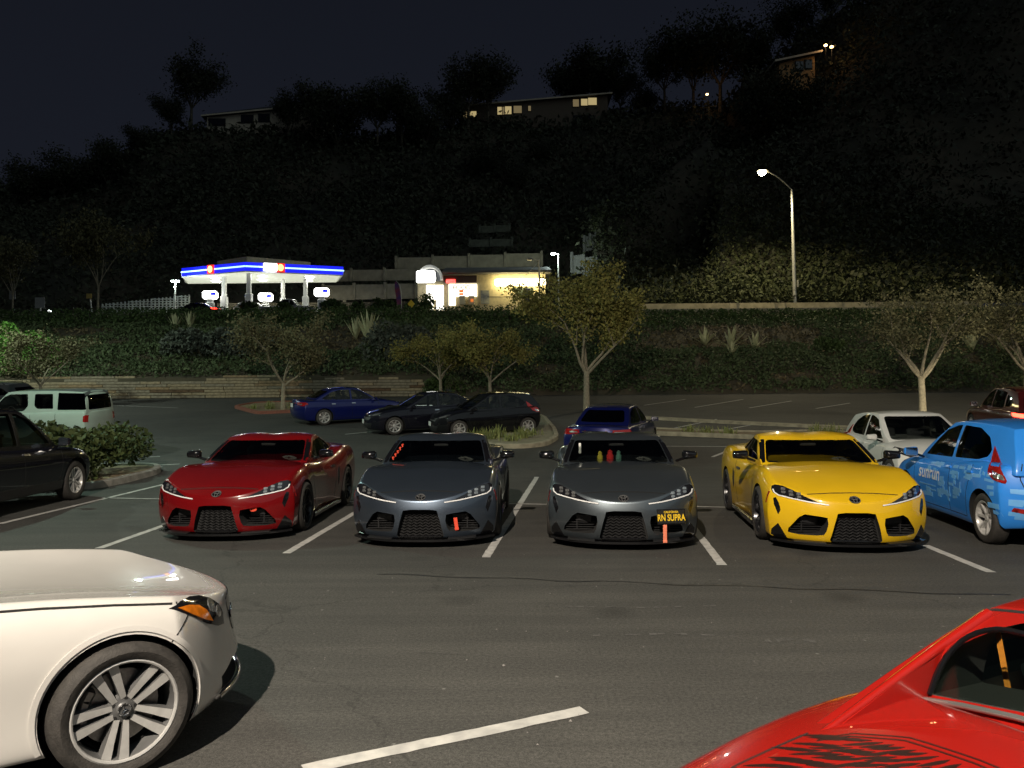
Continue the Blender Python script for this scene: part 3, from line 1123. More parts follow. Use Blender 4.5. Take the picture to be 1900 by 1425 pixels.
# timber-look retaining wall: courses of planks
M_PLANK = [mat('pale plank', (.25, .20, .125), .85, var=.22, scale=7, bump=.4), mat('grey plank', (.20, .17, .12), .85, var=.22, scale=7, bump=.4),
           mat('brown plank', (.10, .06, .032), .85, var=.25, scale=7, bump=.4), mat('tan plank', (.22, .155, .085), .85, var=.22, scale=7, bump=.4)]
wall = empty('plank_retaining_wall', (-20, 45.45, ground_z(0, 45.4)))
tag(wall, 'low retaining wall of weathered horizontal planks below the bank', 'wall')
rp = random.Random(11)
_pl = {}
Z0 = ground_z(0, 45.4)
for r_ in range(8):
    x = -46 + rp.uniform(0, 2)
    xend = -4.75 - .10 * r_
    while x < xend:
        L_ = rp.choice((1.2, 2.0, 2.6, 3.2))
        L_ = min(L_, xend - x)
        if L_ < .15: break
        if r_ == 7 and (x > -14 or rp.random() < .35):
            x += L_; continue
        mi = rp.choices(range(4), (5, 4, 1.6 if r_ in (2, 3) else .7, 3 if x < -24 else .8))[0]
        key = (round(L_, 1), mi)
        if key not in _pl:
            q = MB(); q.box((0, 0, 0), (key[0] - .02, .14, .150), M_PLANK[mi], bev=.018); _pl[key] = q.mesh('plank', 30)
        link('plank', _pl[key], wall, (x + L_ / 2 + 20, -.05 + rp.uniform(-.022, .022) + .03 * r_, .09 + r_ * .168))
        x += L_
q = MB(); q.box((-5.2, .12, .60), (41.5, .10, 1.25), M_SOILDARK); q.obj('backing', parent=wall)

# ------------------------------------------------------------------ hills
def yh(px): return 738 - .00785 * (px - 950)
def el(px, py, d): return EYE + (yh(px) - py) / FPX * d
def hillcol(px):
    rid = pchip([(-400, 430), (-200, 400), (0, 372), (200, 305), (300, 262), (385, 248), (560, 252), (700, 265), (850, 238), (1000, 230), (1130, 226), (1220, 218), (1330, 206), (1400, 150), (1480, 95), (1600, 10), (1750, -70), (1950, -160), (2300, -230), (2700, -260)])
    rd = pchip([(-400, 175), (0, 170), (300, 160), (600, 160), (1100, 166), (1250, 166), (1330, 160), (1480, 140), (1750, 125), (2700, 110)])
    d = rd(px); e = el(px, rid(px), d)
    if px <= 1080:
        c = [(96, FZ), (104, el(px, 515, 104)), (118, el(px, 430, 118)), (138, el(px, 340 if px > 250 else 420, 138)), (d, e), (d + 30, e + 1), (d + 90, e - 12)]
    elif px <= 1330:
        t = (px - 1080) / 250
        mid = 445 - 200 * t; md = 92 + 22 * t
        c = [(86 - 18 * t, FZ - .5 * t), (md - 12, el(px, 520 - 60 * t, md - 12)), (md, el(px, mid, md)), (md + 8, el(px, mid + 2, md + 8)), ((md + d) / 2 + 6, el(px, (mid + 230) / 2 - 10, (md + d) / 2 + 6)), (d, e), (d + 30, e), (d + 90, e - 12)]
    else:
        c = [(67, 9.75), (74, el(px, 510, 74)), (95, el(px, 330, 95)), (d - 12, el(px, rid(px) + 75, d - 12)), (d, e), (d + 30, e + 4), (d + 90, e)]
    return c
_hc = {}
def hill_z(px, y):
    a = math.floor(px / 30) * 30
    t = (px - a) / 30
    r_ = []
    for p in (a, a + 30):
        if p not in _hc: _hc[p] = pchip(hillcol(p))
        r_.append(_hc[p](y))
    return r_[0] * (1 - t) + r_[1] * t
def hill_pt(px, y, bump=True):
    x = (px - 950) / FPX * y
    z = hill_z(px, y)
    if bump and y > 76: z += 1.1 * noise.noise((x * .07, y * .07, 1.0)) + .5 * noise.noise((x * .2, y * .2, 2.0))
    return Vector((x, y, z))
b = MB()
pxs = list(range(-390, 2700, 30)); hy = list(np.arange(67, 240, 3.2))
V = [hill_pt(p, y) for y in hy for p in pxs]
n = len(pxs)
F = []
for j in range(len(hy) - 1):
    for i in range(n - 1):
        if hy[j + 1] < 96 and pxs[i] < 1050: continue
        F.append((j * n + i, j * n + i + 1, (j + 1) * n + i + 1, (j + 1) * n + i))
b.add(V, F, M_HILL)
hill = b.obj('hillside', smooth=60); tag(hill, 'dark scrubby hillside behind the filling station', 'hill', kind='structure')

# brush that clothes the hill
def mesh_cloud(name, pts, size, m, label, cat, aspect=1.0):
    me = quads(np.array(pts), np.array(size), name, m, aspect=aspect)
    o = link(name, me); tag(o, label, cat, kind='stuff')
    return o
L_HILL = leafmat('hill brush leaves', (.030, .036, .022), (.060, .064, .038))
L_HILLR = leafmat('ivy leaves', (.024, .034, .014), (.060, .070, .028))
pts = []; size = []
rh = random.Random(21)
_rd = pchip([(-400, 175), (0, 170), (300, 160), (600, 160), (1100, 166), (1250, 166), (1330, 160), (1480, 140), (1750, 125), (2700, 110)])
for k in range(19000):
    px = rh.uniform(-150, 2080)
    lo = 97 if px <= 1080 else (86 - 18 * (px - 1080) / 250 if px < 1330 else 68)
    y = lo + rh.random() * (_rd(px) + 8 - lo)
    c = hill_pt(px, y)
    cl = noise.noise((c.x * .05, c.y * .05, 9)) + .25
    if rh.random() > .55 + cl: continue
    R0 = .5 + 1.0 * max(0, cl) * rh.random() + y * .004
    for q in range(8):
        pts.append((c.x + rh.gauss(0, R0), c.y + rh.gauss(0, R0), c.z + abs(rh.gauss(0, R0 * .8))))
        size.append((.12 + .0026 * y) * rh.uniform(.6, 1.3))
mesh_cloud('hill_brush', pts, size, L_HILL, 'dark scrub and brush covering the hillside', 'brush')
# thick ivy and bushes at the foot of the near slope, lit by the street lamp
pts = []; size = []
for k in range(15000):
    px = rh.uniform(1090, 2080)
    lo = 80 if px < 1150 else (86 - 18 * (px - 1080) / 250 if px < 1330 else 67.5)
    y = lo + rh.random() ** 1.6 * 22
    c = hill_pt(px, y)
    R0 = .35 + .5 * rh.random()
    for q in range(4):
        pts.append((c.x + rh.gauss(0, R0), c.y + rh.gauss(0, R0), c.z + abs(rh.gauss(.2, R0))))
        size.append(rh.uniform(.10, .27))
mesh_cloud('slope_ivy', pts, size, L_HILLR, 'leafy ivy and shrubs at the foot of the near slope under the street lamp', 'ivy')

# ground cover on the bank, leaving the bare patches bare
L_COVER = leafmat('bank leaves', (.040, .064, .026), (.085, .115, .050))
L_HEDGE = leafmat('hedge leaves', (.026, .052, .014), (.060, .095, .028))
def bare(px, py):
    v = 0
    for cx, cy, rx, ry in ((1345, 628, 150, 24), (1240, 640, 60, 14), (640, 632, 75, 26), (560, 628, 40, 14), (1010, 690, 30, 10), (860, 742, 60, 6), (1470, 625, 70, 20), (1850, 640, 60, 24), (150, 620, 70, 12)):
        v = max(v, 1 - math.hypot((px - cx) / rx, (py - cy) / ry))
    return v
def to_px(p):
    q = CAM_M.inverted() @ p
    return 950 + q.x / -q.z * FPX, 712.5 - q.y / -q.z * FPX
pts = []; size = []; hp = []; hs = []; dp = []; ds = []
rb = random.Random(8)
for k in range(44000):
    x = rb.uniform(-42, 42); y = BANK0 + .15 + rb.random() * (BANK1 - BANK0)
    c = Vector((x, y, bank_z(x, y)))
    t = (y - BANK0) / (BANK1 - BANK0)
    px, py = to_px(c)
    if t > .80:
        top = (.28 if x < 6 else .16) + (.45 if x < 6 else .12) * min(1, (t - .80) / .08)
        for q in range(3):
            hp.append((x + rb.gauss(0, .15), y + rb.gauss(0, .15), c.z + rb.random() * top))
            hs.append(rb.uniform(.08, .15))
        continue
    bv = bare(px, py) + .35 * noise.noise((x * .7, y * .9, 5))
    if bv > .12:
        if rb.random() < .40:
            for q in range(2):
                dp.append((x + rb.gauss(0, .15), y + rb.gauss(0, .15), c.z + rb.random() * .14)); ds.append(rb.uniform(.06, .15))
        continue
    hgt = .16 + .26 * (noise.noise((x * .5, y * .5, 0)) + .5)
    for q in range(3):
        pts.append((x + rb.gauss(0, .18), y + rb.gauss(0, .18), c.z + rb.random() * hgt * 1.5))
        size.append(rb.uniform(.07, .15))
mesh_cloud('bank_ground_cover', pts, size, L_COVER, 'dense green ground cover over the bank', 'ground cover')
mesh_cloud('clipped_hedge', hp, hs, L_HEDGE, 'dark clipped hedge along the top of the bank', 'hedge')
mesh_cloud('dry_grass', dp, ds, leafmat('dry grass blades', (.06, .055, .028), (.15, .12, .065)), 'dry brown grass on the bare patches of the bank', 'dry grass', 1.4)
# ------------------------------------------------------------------ trees and plants
M_BARK = mat('pale bark', (.26, .225, .16), .85, var=.2, scale=9, bump=.4)
M_BARKD = mat('dark bark', (.10, .085, .06), .9, var=.25, scale=5, bump=.4)
def grow(seed, height, fork, spread, leaves, lsize, clump, lmat, bark, rad=.11, depth=3, droop=.0, up=.62, sparse=0.0):
    """trunk with forking limbs and a crown of separate leaves gathered in clumps round the twigs"""
    rr = random.Random(seed)
    mb = MB(); tips = []
    def limb(p, d, L_, r0, lev):
        n = 4
        pts = [p]; rads = [r0]
        for i in range(n):
            d = (d + Vector((rr.gauss(0, .12), rr.gauss(0, .12), rr.gauss(0.03, .08)))).normalized()
            p = p + d * (L_ / n)
            pts.append(p); rads.append(r0 * (1 - .55 * (i + 1) / n))
            if lev >= 2: tips.append((p, lev))
        mb.tube(pts, rads, 6 if lev < 2 else 4, bark, cap=False)
        if lev < depth:
            for k in range(rr.choice((2, 3, 3))):
                a = rr.random() * 2 * PI
                side = Vector((math.cos(a), math.sin(a), rr.uniform(-.05, .45)))
                nd = (d * up + side * .62).normalized()
                limb(pts[rr.choice((2, 3, 4))], nd, L_ * rr.uniform(.55, .8), rads[-1] * .9, lev + 1)
        else:
            tips.append((p, lev))
    pts = [Vector((0, 0, -.1)), Vector((.01, 0, fork * .5)), Vector((.03, .02, fork))]
    mb.tube(pts, [rad * 1.25, rad, rad * .92], 10, bark)
    nl = rr.choice((5, 6))
    for k in range(nl):
        a = 2 * PI * k / nl + rr.uniform(-.4, .4)
        tilt = rr.uniform(.35, 1.0) * spread
        d = Vector((math.cos(a) * tilt, math.sin(a) * tilt, 1)).normalized()
        limb(pts[2] - Vector((0, 0, rr.uniform(0, .25))), d, (height - fork) * rr.uniform(.42, .62), rad * .55, 1)
    trunk = mb.mesh('trunk', 60, fixn=False)
    P = []; S = []
    tt = [t for t in tips if rr.random() > sparse]
    for k in range(leaves):
        c, lv = tt[rr.randrange(len(tt))]
        P.append((c.x + rr.gauss(0, clump), c.y + rr.gauss(0, clump), c.z + rr.gauss(.05, clump * .75) - droop * abs(rr.gauss(0, 1))))
        S.append(lsize * rr.uniform(.6, 1.4))
    crown = quads(np.array(P), np.array(S), 'crown', lmat, aspect=.9)
    return trunk, crown

L_STREET = leafmat('street tree leaves', (.110, .112, .030), (.26, .235, .065))
L_STREETD = leafmat('autumn tree leaves', (.085, .082, .040), (.17, .158, .078))
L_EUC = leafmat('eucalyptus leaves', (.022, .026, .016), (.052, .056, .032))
L_BUSH = leafmat('bush leaves', (.022, .036, .010), (.058, .078, .022))
L_FRESH = leafmat('fresh green leaves', (.05, .13, .02), (.11, .26, .04))
L_GREYB = leafmat('grey bush leaves', (.045, .058, .045), (.095, .11, .085))

def put_tree(name, mesh, p, sc, rz, label, group=None, cat='tree', sxy=None):
    o = empty(name, p, rz); o.scale = (sxy or sc, sxy or sc, sc)
    tag(o, label, cat, group)
    link('trunk', mesh[0], o); link('crown', mesh[1], o)
    return o

def foot(px, py, d):
    p = at(px, py, d); p.z = ground_z(p.x, p.y) if d < 45.5 else bank_z(p.x, p.y)
    return p
GT = 'young street trees along the far side of the lot'
t_a = grow(1, 6.3, 1.75, .92, 14000, .078, .23, L_STREET, M_BARK, .13)
t_b = grow(2, 5.4, 1.7, 1.30, 6000, .07, .25, L_STREETD, M_BARK, .125, sparse=.25)
t_c = grow(3, 4.3, 1.25, .85, 7000, .068, .22, L_STREET, M_BARK, .085)
t_d = grow(4, 4.3, 1.2, 1.15, 7000, .068, .22, L_STREETD, M_BARK, .085)
put_tree('street_tree', t_a, foot(1088, 750, 36), 1.06, .4, 'fullest street tree, yellow-green crown rising behind the blue saloon with the plate', GT)
put_tree('street_tree', t_b, foot(1712, 757, 31), 1.04, 2.2, 'bare-limbed street tree with pale trunk above the white hatchback', GT)
put_tree('street_tree', t_c, foot(909, 738, 40), 1.10, 1.0, 'slim street tree standing over the black hatchback', GT)
put_tree('street_tree', t_c, foot(818, 728, 43.5), 1.04, 3.6, 'street tree at the end of the plank wall', GT)
put_tree('street_tree', t_d, foot(525, 752, 37), 1.12, .2, 'brownish street tree in the bed with the red kerb', GT)
put_tree('street_tree', t_d, foot(76, 738, 41), .95, 2.6, 'dim street tree in front of the plank wall behind the white wagon', GT)
put_tree('street_tree', t_b, foot(1905, 745, 37), 1.05, 5.0, 'bare-limbed street tree over the dark red car', GT)

# big bush in the planter
def bush(name, c, rx, ry, h, n, ls, m, label, cat='bush', seed=0, group=None, stems=True):
    rr = random.Random(seed)
    P = []; S = []
    lob = [(rr.uniform(-.7, .7), rr.uniform(-.7, .7), rr.uniform(.3, .8), rr.uniform(.35, .55)) for _ in range(9)]
    while len(P) < n:
        lx, ly, lz, lr = lob[rr.randrange(9)]
        a = rr.random() * 2 * PI; e = math.asin(rr.uniform(-.7, 1)); q = lr * (.75 + .3 * rr.random())
        z = lz + q * math.sin(e)
        if z < .02: continue
        P.append(((lx + q * math.cos(a) * math.cos(e)) * rx, (ly + q * math.sin(a) * math.cos(e)) * ry, z * h * .8)); S.append(ls * rr.uniform(.6, 1.4))
    o = empty(name, c); tag(o, label, cat, group)
    link('foliage', quads(np.array(P), np.array(S), 'foliage', m, aspect=.85), o)
    if stems:
        b = MB()
        for k in range(7):
            a = rr.random() * 6.3
            b.tube([(0.15 * math.cos(a), .15 * math.sin(a), -.05), (.3 * rx * math.cos(a), .3 * ry * math.sin(a), h * .4), (.55 * rx * math.cos(a), .55 * ry * math.sin(a), h * .75)], [.02, .015, .006], 5, M_BARKD)
        b.obj('stems', parent=o)
    return o
bush('leafy_bush', (-9.75, 17.3, .1), 1.35, 1.75, 1.28, 5200, .075, L_BUSH, 'big leafy bush in the planter beside the black crossover', seed=3)

def on_bank(px, py):
    lo, hi = BANK0, BANK1
    for _ in range(40):
        m_ = (lo + hi) / 2
        p = at(px, py, m_)
        if p.z > bank_z(p.x, p.y): lo = m_
        else: hi = m_
    return at(px, py, lo)
p = on_bank(742, 668); bush('bank_shrub', (p.x, p.y, p.z - .2), 2.0, 1.4, 2.6, 3800, .14, L_GREYB, 'round grey-green shrub on the bank beside the spiky agaves', seed=5)
p = on_bank(385, 668); bush('bank_shrub', (p.x, p.y, p.z - .2), 2.6, 1.6, 2.5, 3800, .15, L_GREYB, 'wide grey-green shrub on the bank below the filling station', seed=6)
p = on_bank(480, 655); bush('bank_shrub', (p.x, p.y, p.z - .2), 1.8, 1.4, 2.0, 2400, .15, L_GREYB, 'grey shrub on the bank behind the brownish tree', seed=7)
p = on_bank(60, 690); bush('bank_shrub', (p.x, p.y, p.z - .3), 2.0, 1.6, 3.4, 5200, .15, L_FRESH, 'fresh green bush on the bank above the white wagon', seed=8)
p = on_bank(1545, 650); bush('bank_shrub', (p.x, p.y, p.z - .2), 1.2, 1.0, 1.2, 1500, .12, L_HEDGE, 'dark round shrub on the bank beside the bare-limbed tree', seed=9)
bush('bank_shrub', (-3.9, 45.2, ground_z(0, 45.2)), 1.1, .7, 1.5, 1600, .10, L_HEDGE, 'small dark shrub at the end of the plank wall', seed=12)
# clipped balls along the station frontage
for i, (px, py, d, r_) in enumerate(((608, 566, 72, .75), (628, 567, 72, .75), (665, 569, 72, .6), (700, 567, 72, .95), (722, 568, 72, .75), (782, 561, 71, 1.35), (760, 570, 72, .6), (460, 569, 72, .8), (530, 568, 72, .8))):
    p = at(px, py, d)
    lab = ['clipped round shrub below the white pump at the canopy edge', 'clipped round shrub beside the parked white car on the forecourt', 'low clipped shrub at the start of the panel wall', 'clipped shrub in front of the panel wall', 'clipped shrub next to the purple flag',
           'largest dark shrub in front of the shop entrance', 'low clipped shrub under the yellow diamond sign', 'clipped shrub in front of the forecourt wagon', 'clipped shrub in front of the forecourt pickup'][i]
    bush('clipped_shrub', (p.x, p.y, p.z - r_ * 1.0), r_ * .9, r_ * .8, r_ * 1.75, 420, .22, L_HEDGE, lab, 'shrub', seed=30 + i, group='clipped shrubs along the station frontage')

# agaves
L_AGAVE = mat('agave leaf', (.34, .36, .20), .6, col2=(.50, .50, .30), scale=6)
def agave_mesh(seed, n, L_, lean):
    rr = random.Random(seed); b = MB()
    for k in range(n):
        a = 2 * PI * k / n * 2.4 + rr.uniform(-.2, .2); e = rr.uniform(lean, 1.45)
        l = L_ * rr.uniform(.75, 1.1); w = .055 * L_ / .9
        d = Vector((math.cos(a) * math.cos(e), math.sin(a) * math.cos(e), math.sin(e))); s_ = Vector((-math.sin(a), math.cos(a), 0))
        pts = []
        for t, ww in ((0, .7), (.3, 1), (.65, .8), (1, .04)):
            c = d * l * t + Vector((0, 0, -.10 * l * t * t)); pts += [c - s_ * w * ww, c + Vector((0, 0, -.02)), c + s_ * w * ww]
        b.add(pts, [(3 * i + j, 3 * i + j + 1, 3 * i + 4 + j, 3 * i + 3 + j) for i in range(3) for j in (0, 1)], L_AGAVE)
    return b.mesh('leaves', 50, fixn=False)
ag = [agave_mesh(1, 20, .95, .35), agave_mesh(2, 18, 1.15, .85)]
for px, py, k, s_, lab in ((1308, 640, 0, 1.0, 'spiky agave on the bare slope, first of the three by the bank top'), (1356, 645, 0, 1.2, 'largest spiky agave in the middle of the three on the bare slope'), (1400, 648, 0, 1.0, 'sprawling agave nearest the bare-limbed tree of the three on the slope'),
                      (660, 630, 1, 1.0, 'upright agave beside the taller one next to the grey shrub'), (684, 636, 1, 1.35, 'tall upright agave next to the round grey shrub'), (1358, 660, 0, .8, 'small agave below the three on the bare slope'),
                      (1803, 652, 1, .9, 'upright agave on the slope behind the bare-limbed tree'), (1862, 655, 1, .95, 'upright agave on the slope above the dark red car'), (1885, 676, 1, .7, 'small upright agave low on the slope above the dark red car'),
                      (325, 612, 1, .8, 'small agave below the filling station lamp'), (352, 612, 1, .85, 'small agave on the bank below the station canopy')):
    p = on_bank(px, py)
    o = empty('agave', (p.x, p.y, p.z - .02), px); o.scale = (s_ * 1.5,) * 3
    tag(o, lab, 'agave', 'agaves on the bank')
    link('leaves', ag[k], o)

# tufts in the lot planters
M_BLADE = mat('grass blade', (.13, .16, .04), .7, col2=(.28, .30, .10), scale=8)
def tuft_mesh(seed, n, h):
    rr = random.Random(seed); b = MB()
    for k in range(n):
        a = rr.random() * 2 * PI; e = rr.uniform(.7, 1.5); l = h * rr.uniform(.6, 1.1)
        x0, y0 = rr.gauss(0, .10), rr.gauss(0, .10)
        d = Vector((math.cos(a) * math.cos(e), math.sin(a) * math.cos(e), math.sin(e))); s_ = Vector((-math.sin(a), math.cos(a), 0)) * .011
        p0 = Vector((x0, y0, 0)); p1 = p0 + d * l * .6; p2 = p1 + (d + Vector((0, 0, -.35))) * l * .4
        b.add([p0 - s_, p0 + s_, p1 + s_ * .8, p1 - s_ * .8, p2], [(0, 1, 2, 3), (3, 2, 4)], M_BLADE)
    return b.mesh('blades', fixn=False)
tf = [tuft_mesh(1, 70, .55), tuft_mesh(2, 60, .38)]
spots = [(880, 812, 1, 'yellowish tuft at the hidden end of the middle planter'), (905, 820, 0, 'tall grass tuft in the middle planter'), (925, 816, 0, 'tallest grass tuft in the middle planter'), (948, 823, 1, 'grass tuft at the near edge of the middle planter'), (968, 818, 0, 'grass tuft beside the black hatchback wheel'), (988, 812, 1, 'last grass tuft of the middle planter'),
         (1278, 806, 1, 'weed tuft alone in the narrow kerbed strip'), (1310, 808, 1, 'weed tuft in the middle of the narrow kerbed strip'), (1352, 810, 1, 'weed tuft in the narrow kerbed strip above the yellow roof'), (1515, 812, 0, 'taller weeds in the strip next to the white hatchback'), (1545, 813, 0, 'tallest weeds in the strip next to the white hatchback'),
         (470, 762, 1, 'grass tuft at the red kerb'), (500, 762, 0, 'grass tuft in the red kerbed bed beside the trunk'), (545, 760, 0, 'grass tuft at the rear of the blue saloon on the hubcaps')]
for i, (px, py, k, lab) in enumerate(spots):
    p = gp(px, py)
    o = empty('grass_tuft', (p.x, p.y, p.z + .06), i * 1.3); o.scale = (1.2, 1.2, 1.0)
    tag(o, lab, 'grass tuft', 'weeds and tufts in the lot planters')
    link('blades', tf[k], o)

# ------------------------------------------------------------------ eucalyptus on the ridge and slope
eu = [grow(41, 15, 5.5, .6, 6500, .27, .95, L_EUC, M_BARKD, .28, up=.8), grow(42, 12, 3.5, .75, 6500, .27, .95, L_EUC, M_BARKD, .24, up=.75), grow(43, 9, 1.5, .9, 5200, .24, .9, L_EUC, M_BARKD, .2, up=.7)]
# (px, top py, foot py, depth, kind, label)
ridge = [(355, 108, 248, 157, 0, 'tall slender eucalyptus beside the pale house'), (318, 185, 262, 156, 1, 'bushy tree at the low end of the pale house'), (265, 235, 300, 152, 2, 'rounded tree below the pale house roofline'),
         (200, 262, 330, 150, 2, 'rounded tree where the skyline drops'), (120, 285, 372, 150, 2, 'hazy rounded tree on the low skyline'), (50, 300, 392, 150, 2, 'last hazy tree on the low skyline'),
         (535, 178, 262, 152, 1, 'tree in front of the long pale house'), (590, 165, 262, 152, 1, 'tree hiding the far end of the pale house'), (625, 172, 268, 150, 2, 'tree just past the pale house'),
         (700, 152, 272, 150, 0, 'eucalyptus between the two ridge houses'), (745, 168, 272, 150, 1, 'bushy eucalyptus between the two ridge houses'), (790, 195, 268, 150, 2, 'lower tree short of the house with lit windows'),
         (868, 108, 236, 156, 0, 'tall eucalyptus at the near end of the house with lit windows'), (905, 122, 236, 158, 1, 'eucalyptus rising over the lit windows'), (840, 160, 240, 156, 2, 'smaller tree at the corner of the lit house'),
         (1062, 120, 218, 172, 1, 'dark tree behind the lit house roof'), (1105, 105, 222, 170, 1, 'dark tree at the far corner of the lit house'), (1150, 130, 226, 168, 0, 'tall tree in the saddle beside the lit house'), (1190, 160, 224, 166, 2, 'low tree in the saddle'),
         (1232, 85, 216, 160, 0, 'tall dark tree where the near slope begins'), (1285, 62, 212, 156, 1, 'broad dark tree above the single ridge lamp'), (1335, 48, 206, 152, 0, 'tall dark tree beside the single ridge lamp'), (1392, 70, 170, 146, 1, 'dark tree below the orange lit house'),
         (1470, 10, 100, 146, 0, 'tall dark tree rising over the orange lit house'), (1540, -50, 60, 142, 0, 'highest dark tree beyond the orange lit house'), (1610, -60, 10, 128, 1, 'dark tree at the top of the near slope'),
         (1452, 163, 190, 114, 2, 'scrubby tree hiding the foot of the orange lit house'), (1500, 150, 185, 113, 2, 'scrubby tree under the windows of the orange lit house'), (1422, 135, 160, 116, 2, 'tree screening the near corner of the orange lit house'),
         (960, 300, 355, 135, 2, 'brownish tree part way down the hill below the lit windows'), (900, 268, 330, 140, 2, 'tree below the near end of the lit house'), (1010, 258, 310, 145, 2, 'tree on the slope under the lit house')]
for px, ty, by_, d, k, lab in ridge:
    top = at(px, ty, d); ft = hill_pt(px, d); ft.x = top.x
    h = max(3.0, top.z - ft.z)
    sc = h / (15, 12, 9)[k]
    put_tree('ridge_tree', eu[k], (ft.x, ft.y, ft.z - .4), sc, px * .37, lab, 'dark trees on the hillside', sxy=sc * random.Random(px).uniform(.85, 1.15))
# trees by the road
e2 = grow(51, 11, 3.5, .7, 3200, .26, .7, leafmat('roadside leaves', (.06, .06, .028), (.15, .135, .06)), M_BARK, .15, up=.8)
for px, d, ty, lab in ((182, 60.5, 408, 'tall roadside tree with a lit top before the lattice wall'), (24, 60.5, 450, 'dim roadside tree at the far end of the road')):
    top = at(px, ty, d)
    put_tree('roadside_tree', e2, (top.x, d, 8.3), (top.z - 8.3) / 11, px, lab, 'roadside trees above the bank', sxy=(top.z - 8.3) / 11 * .8)
# ------------------------------------------------------------------ filling station
def emis(key, col, st, base=(.8, .8, .8)):
    return mat(key, base, .5, emit=col, estr=st, var=0)
M_WHITE = mat('white painted metal', (.78, .78, .74), .45, var=.04)
M_CREAM = mat('cream render', (.66, .57, .36), .85, var=.12, scale=3)
E_BLUE = emis('lit blue fascia', (.010, .016, 1.0), 1.1, (.01, .02, .4))
E_STRIP = emis('light strip', (.25, .50, 1.0), 3.2)
E_RED = emis('lit red panel', (1.0, .03, .02), 1.0, (.5, .02, .02))
E_ORANGE = emis('lit orange disc', (1.0, .45, .14), 3.0)
E_SIGN = emis('lit white sign', (1.0, 1.0, .95), 5.0)
E_SOFFIT = emis('soffit bounce glow', (.95, 1.0, .74), .55)  # whole soffit emits, standing in for lamplight bounced onto it
E_PANEL = emis('soffit lamp', (1.0, 1.0, .90), 60.0)
E_SHOP = emis('lit shop window', (1.0, .96, .80), 2.6)
E_TUBE = emis('eaves tube light', (1.0, .84, .42), 14.0)
E_REDNEON = emis('red neon', (1.0, .04, .03), 3.5)
E_WIN = emis('warm lit window', (1.0, .78, .36), .42, (.3, .25, .15))
E_WIND = emis('dim lit window', (1.0, .75, .36), .14, (.3, .25, .15))

canopy = empty('station_canopy', (at(455, 560, 82).x, 82, FZ)); CX = canopy.location.copy()
tag(canopy, 'filling station canopy edged with a glowing blue band and white strip', 'canopy')
def lc(p): return Vector(p) - CX
d1, d2, d3 = 78.0, 81.4, 81.2
EB = el(455, 501, d1); ET = el(455, 485, d1)
C0 = Vector((at(455, 500, d1).x, d1, 0)); Lp = Vector((at(338, 500, d2).x, d2, 0)); Rp = Vector((at(636, 500, d3).x, d3, 0))
back = Vector((-1.8, 5.4, 0)); Lb, Rb = Lp + back, Rp + back
ring = [C0, Rp, Rb, Lb, Lp]
b = MB(); b.prism([(lc(p).x, lc(p).y) for p in ring], EB + .22 - CX.z, ET - CX.z, 'Z', M_WHITE); b.obj('deck', parent=canopy)
b = MB(); b.prism([(lc(p).x * .985, lc(p).y) for p in ring], EB + .06 - CX.z, EB + .20 - CX.z, 'Z', E_SOFFIT); b.obj('soffit', parent=canopy)
for k, (p, q) in enumerate(((Lp, C0), (C0, Rp), (Rp, Rb), (Lb, Lp))):
    d = (q - p).normalized(); nn = Vector((d.y, -d.x, 0))
    for nm, z0, z1, off, m in (('fascia', EB if k < 2 else EB + .3, ET, .06, E_BLUE), ('light_strip', EB + (ET - EB) * (.44 if k < 2 else .5), EB + (ET - EB) * .60, .13, E_STRIP), ('fascia_edge', EB - .10 if k < 2 else EB + .1, EB if k < 2 else EB + .3, .10, M_WHITE)):
        A_, B_ = p + nn * off, q + nn * off
        bb = MB(); vs = [(lc(v).x, lc(v).y, z - CX.z) for v in (A_, B_, B_ - nn * .12, A_ - nn * .12) for z in (z0, z1)]
        bb.add(vs, [(0, 2, 3, 1), (2, 4, 5, 3), (4, 6, 7, 5), (6, 0, 1, 7), (1, 3, 5, 7), (0, 6, 4, 2)], m); bb.obj(nm, parent=canopy)
def fpoint(px, p, q):
    t = (px - to_px(Vector((p.x, p.y, EB)))[0]) / (to_px(Vector((q.x, q.y, EB)))[0] - to_px(Vector((p.x, p.y, EB)))[0])
    return p.lerp(q, t)
for px, p, q in ((395, Lp, C0), (519, C0, Rp)):
    c = fpoint(px, p, q); d = (q - p).normalized(); nn = Vector((d.y, -d.x, 0)); a = math.atan2(d.y, d.x)
    rot = Matrix.Rotation(a, 3, 'Z'); h = ET - EB
    bb = MB(); v = lc(c + nn * .22); bb.box((v.x, v.y, (EB + ET) / 2 - CX.z), (.85, .14, h * 1.02), E_RED, rot); o = bb.obj('emblem_panel', parent=canopy)
    bb = MB(); v2 = lc(c + nn * .31)
    bb.prism([(.30 * math.cos(2 * PI * k / 20), .36 * math.sin(2 * PI * k / 20)) for k in range(20)], -.03, .03, 'Y', E_ORANGE)
    bb.obj('emblem_disc', parent=canopy, loc=(v2.x, v2.y, (EB + ET) / 2 - CX.z), rot=(0, 0, a), smooth=40)
c = fpoint(500, C0, Rp); d = (Rp - C0).normalized(); nn = Vector((d.y, -d.x, 0)); a = math.atan2(d.y, d.x)
bb = MB(); v = lc(c + nn * .30); bb.box((v.x, v.y, (EB + ET) / 2 - CX.z), (1.35, .16, .80), E_SIGN, Matrix.Rotation(a, 3, 'Z'), bev=.07); bb.obj('name_sign', parent=canopy)
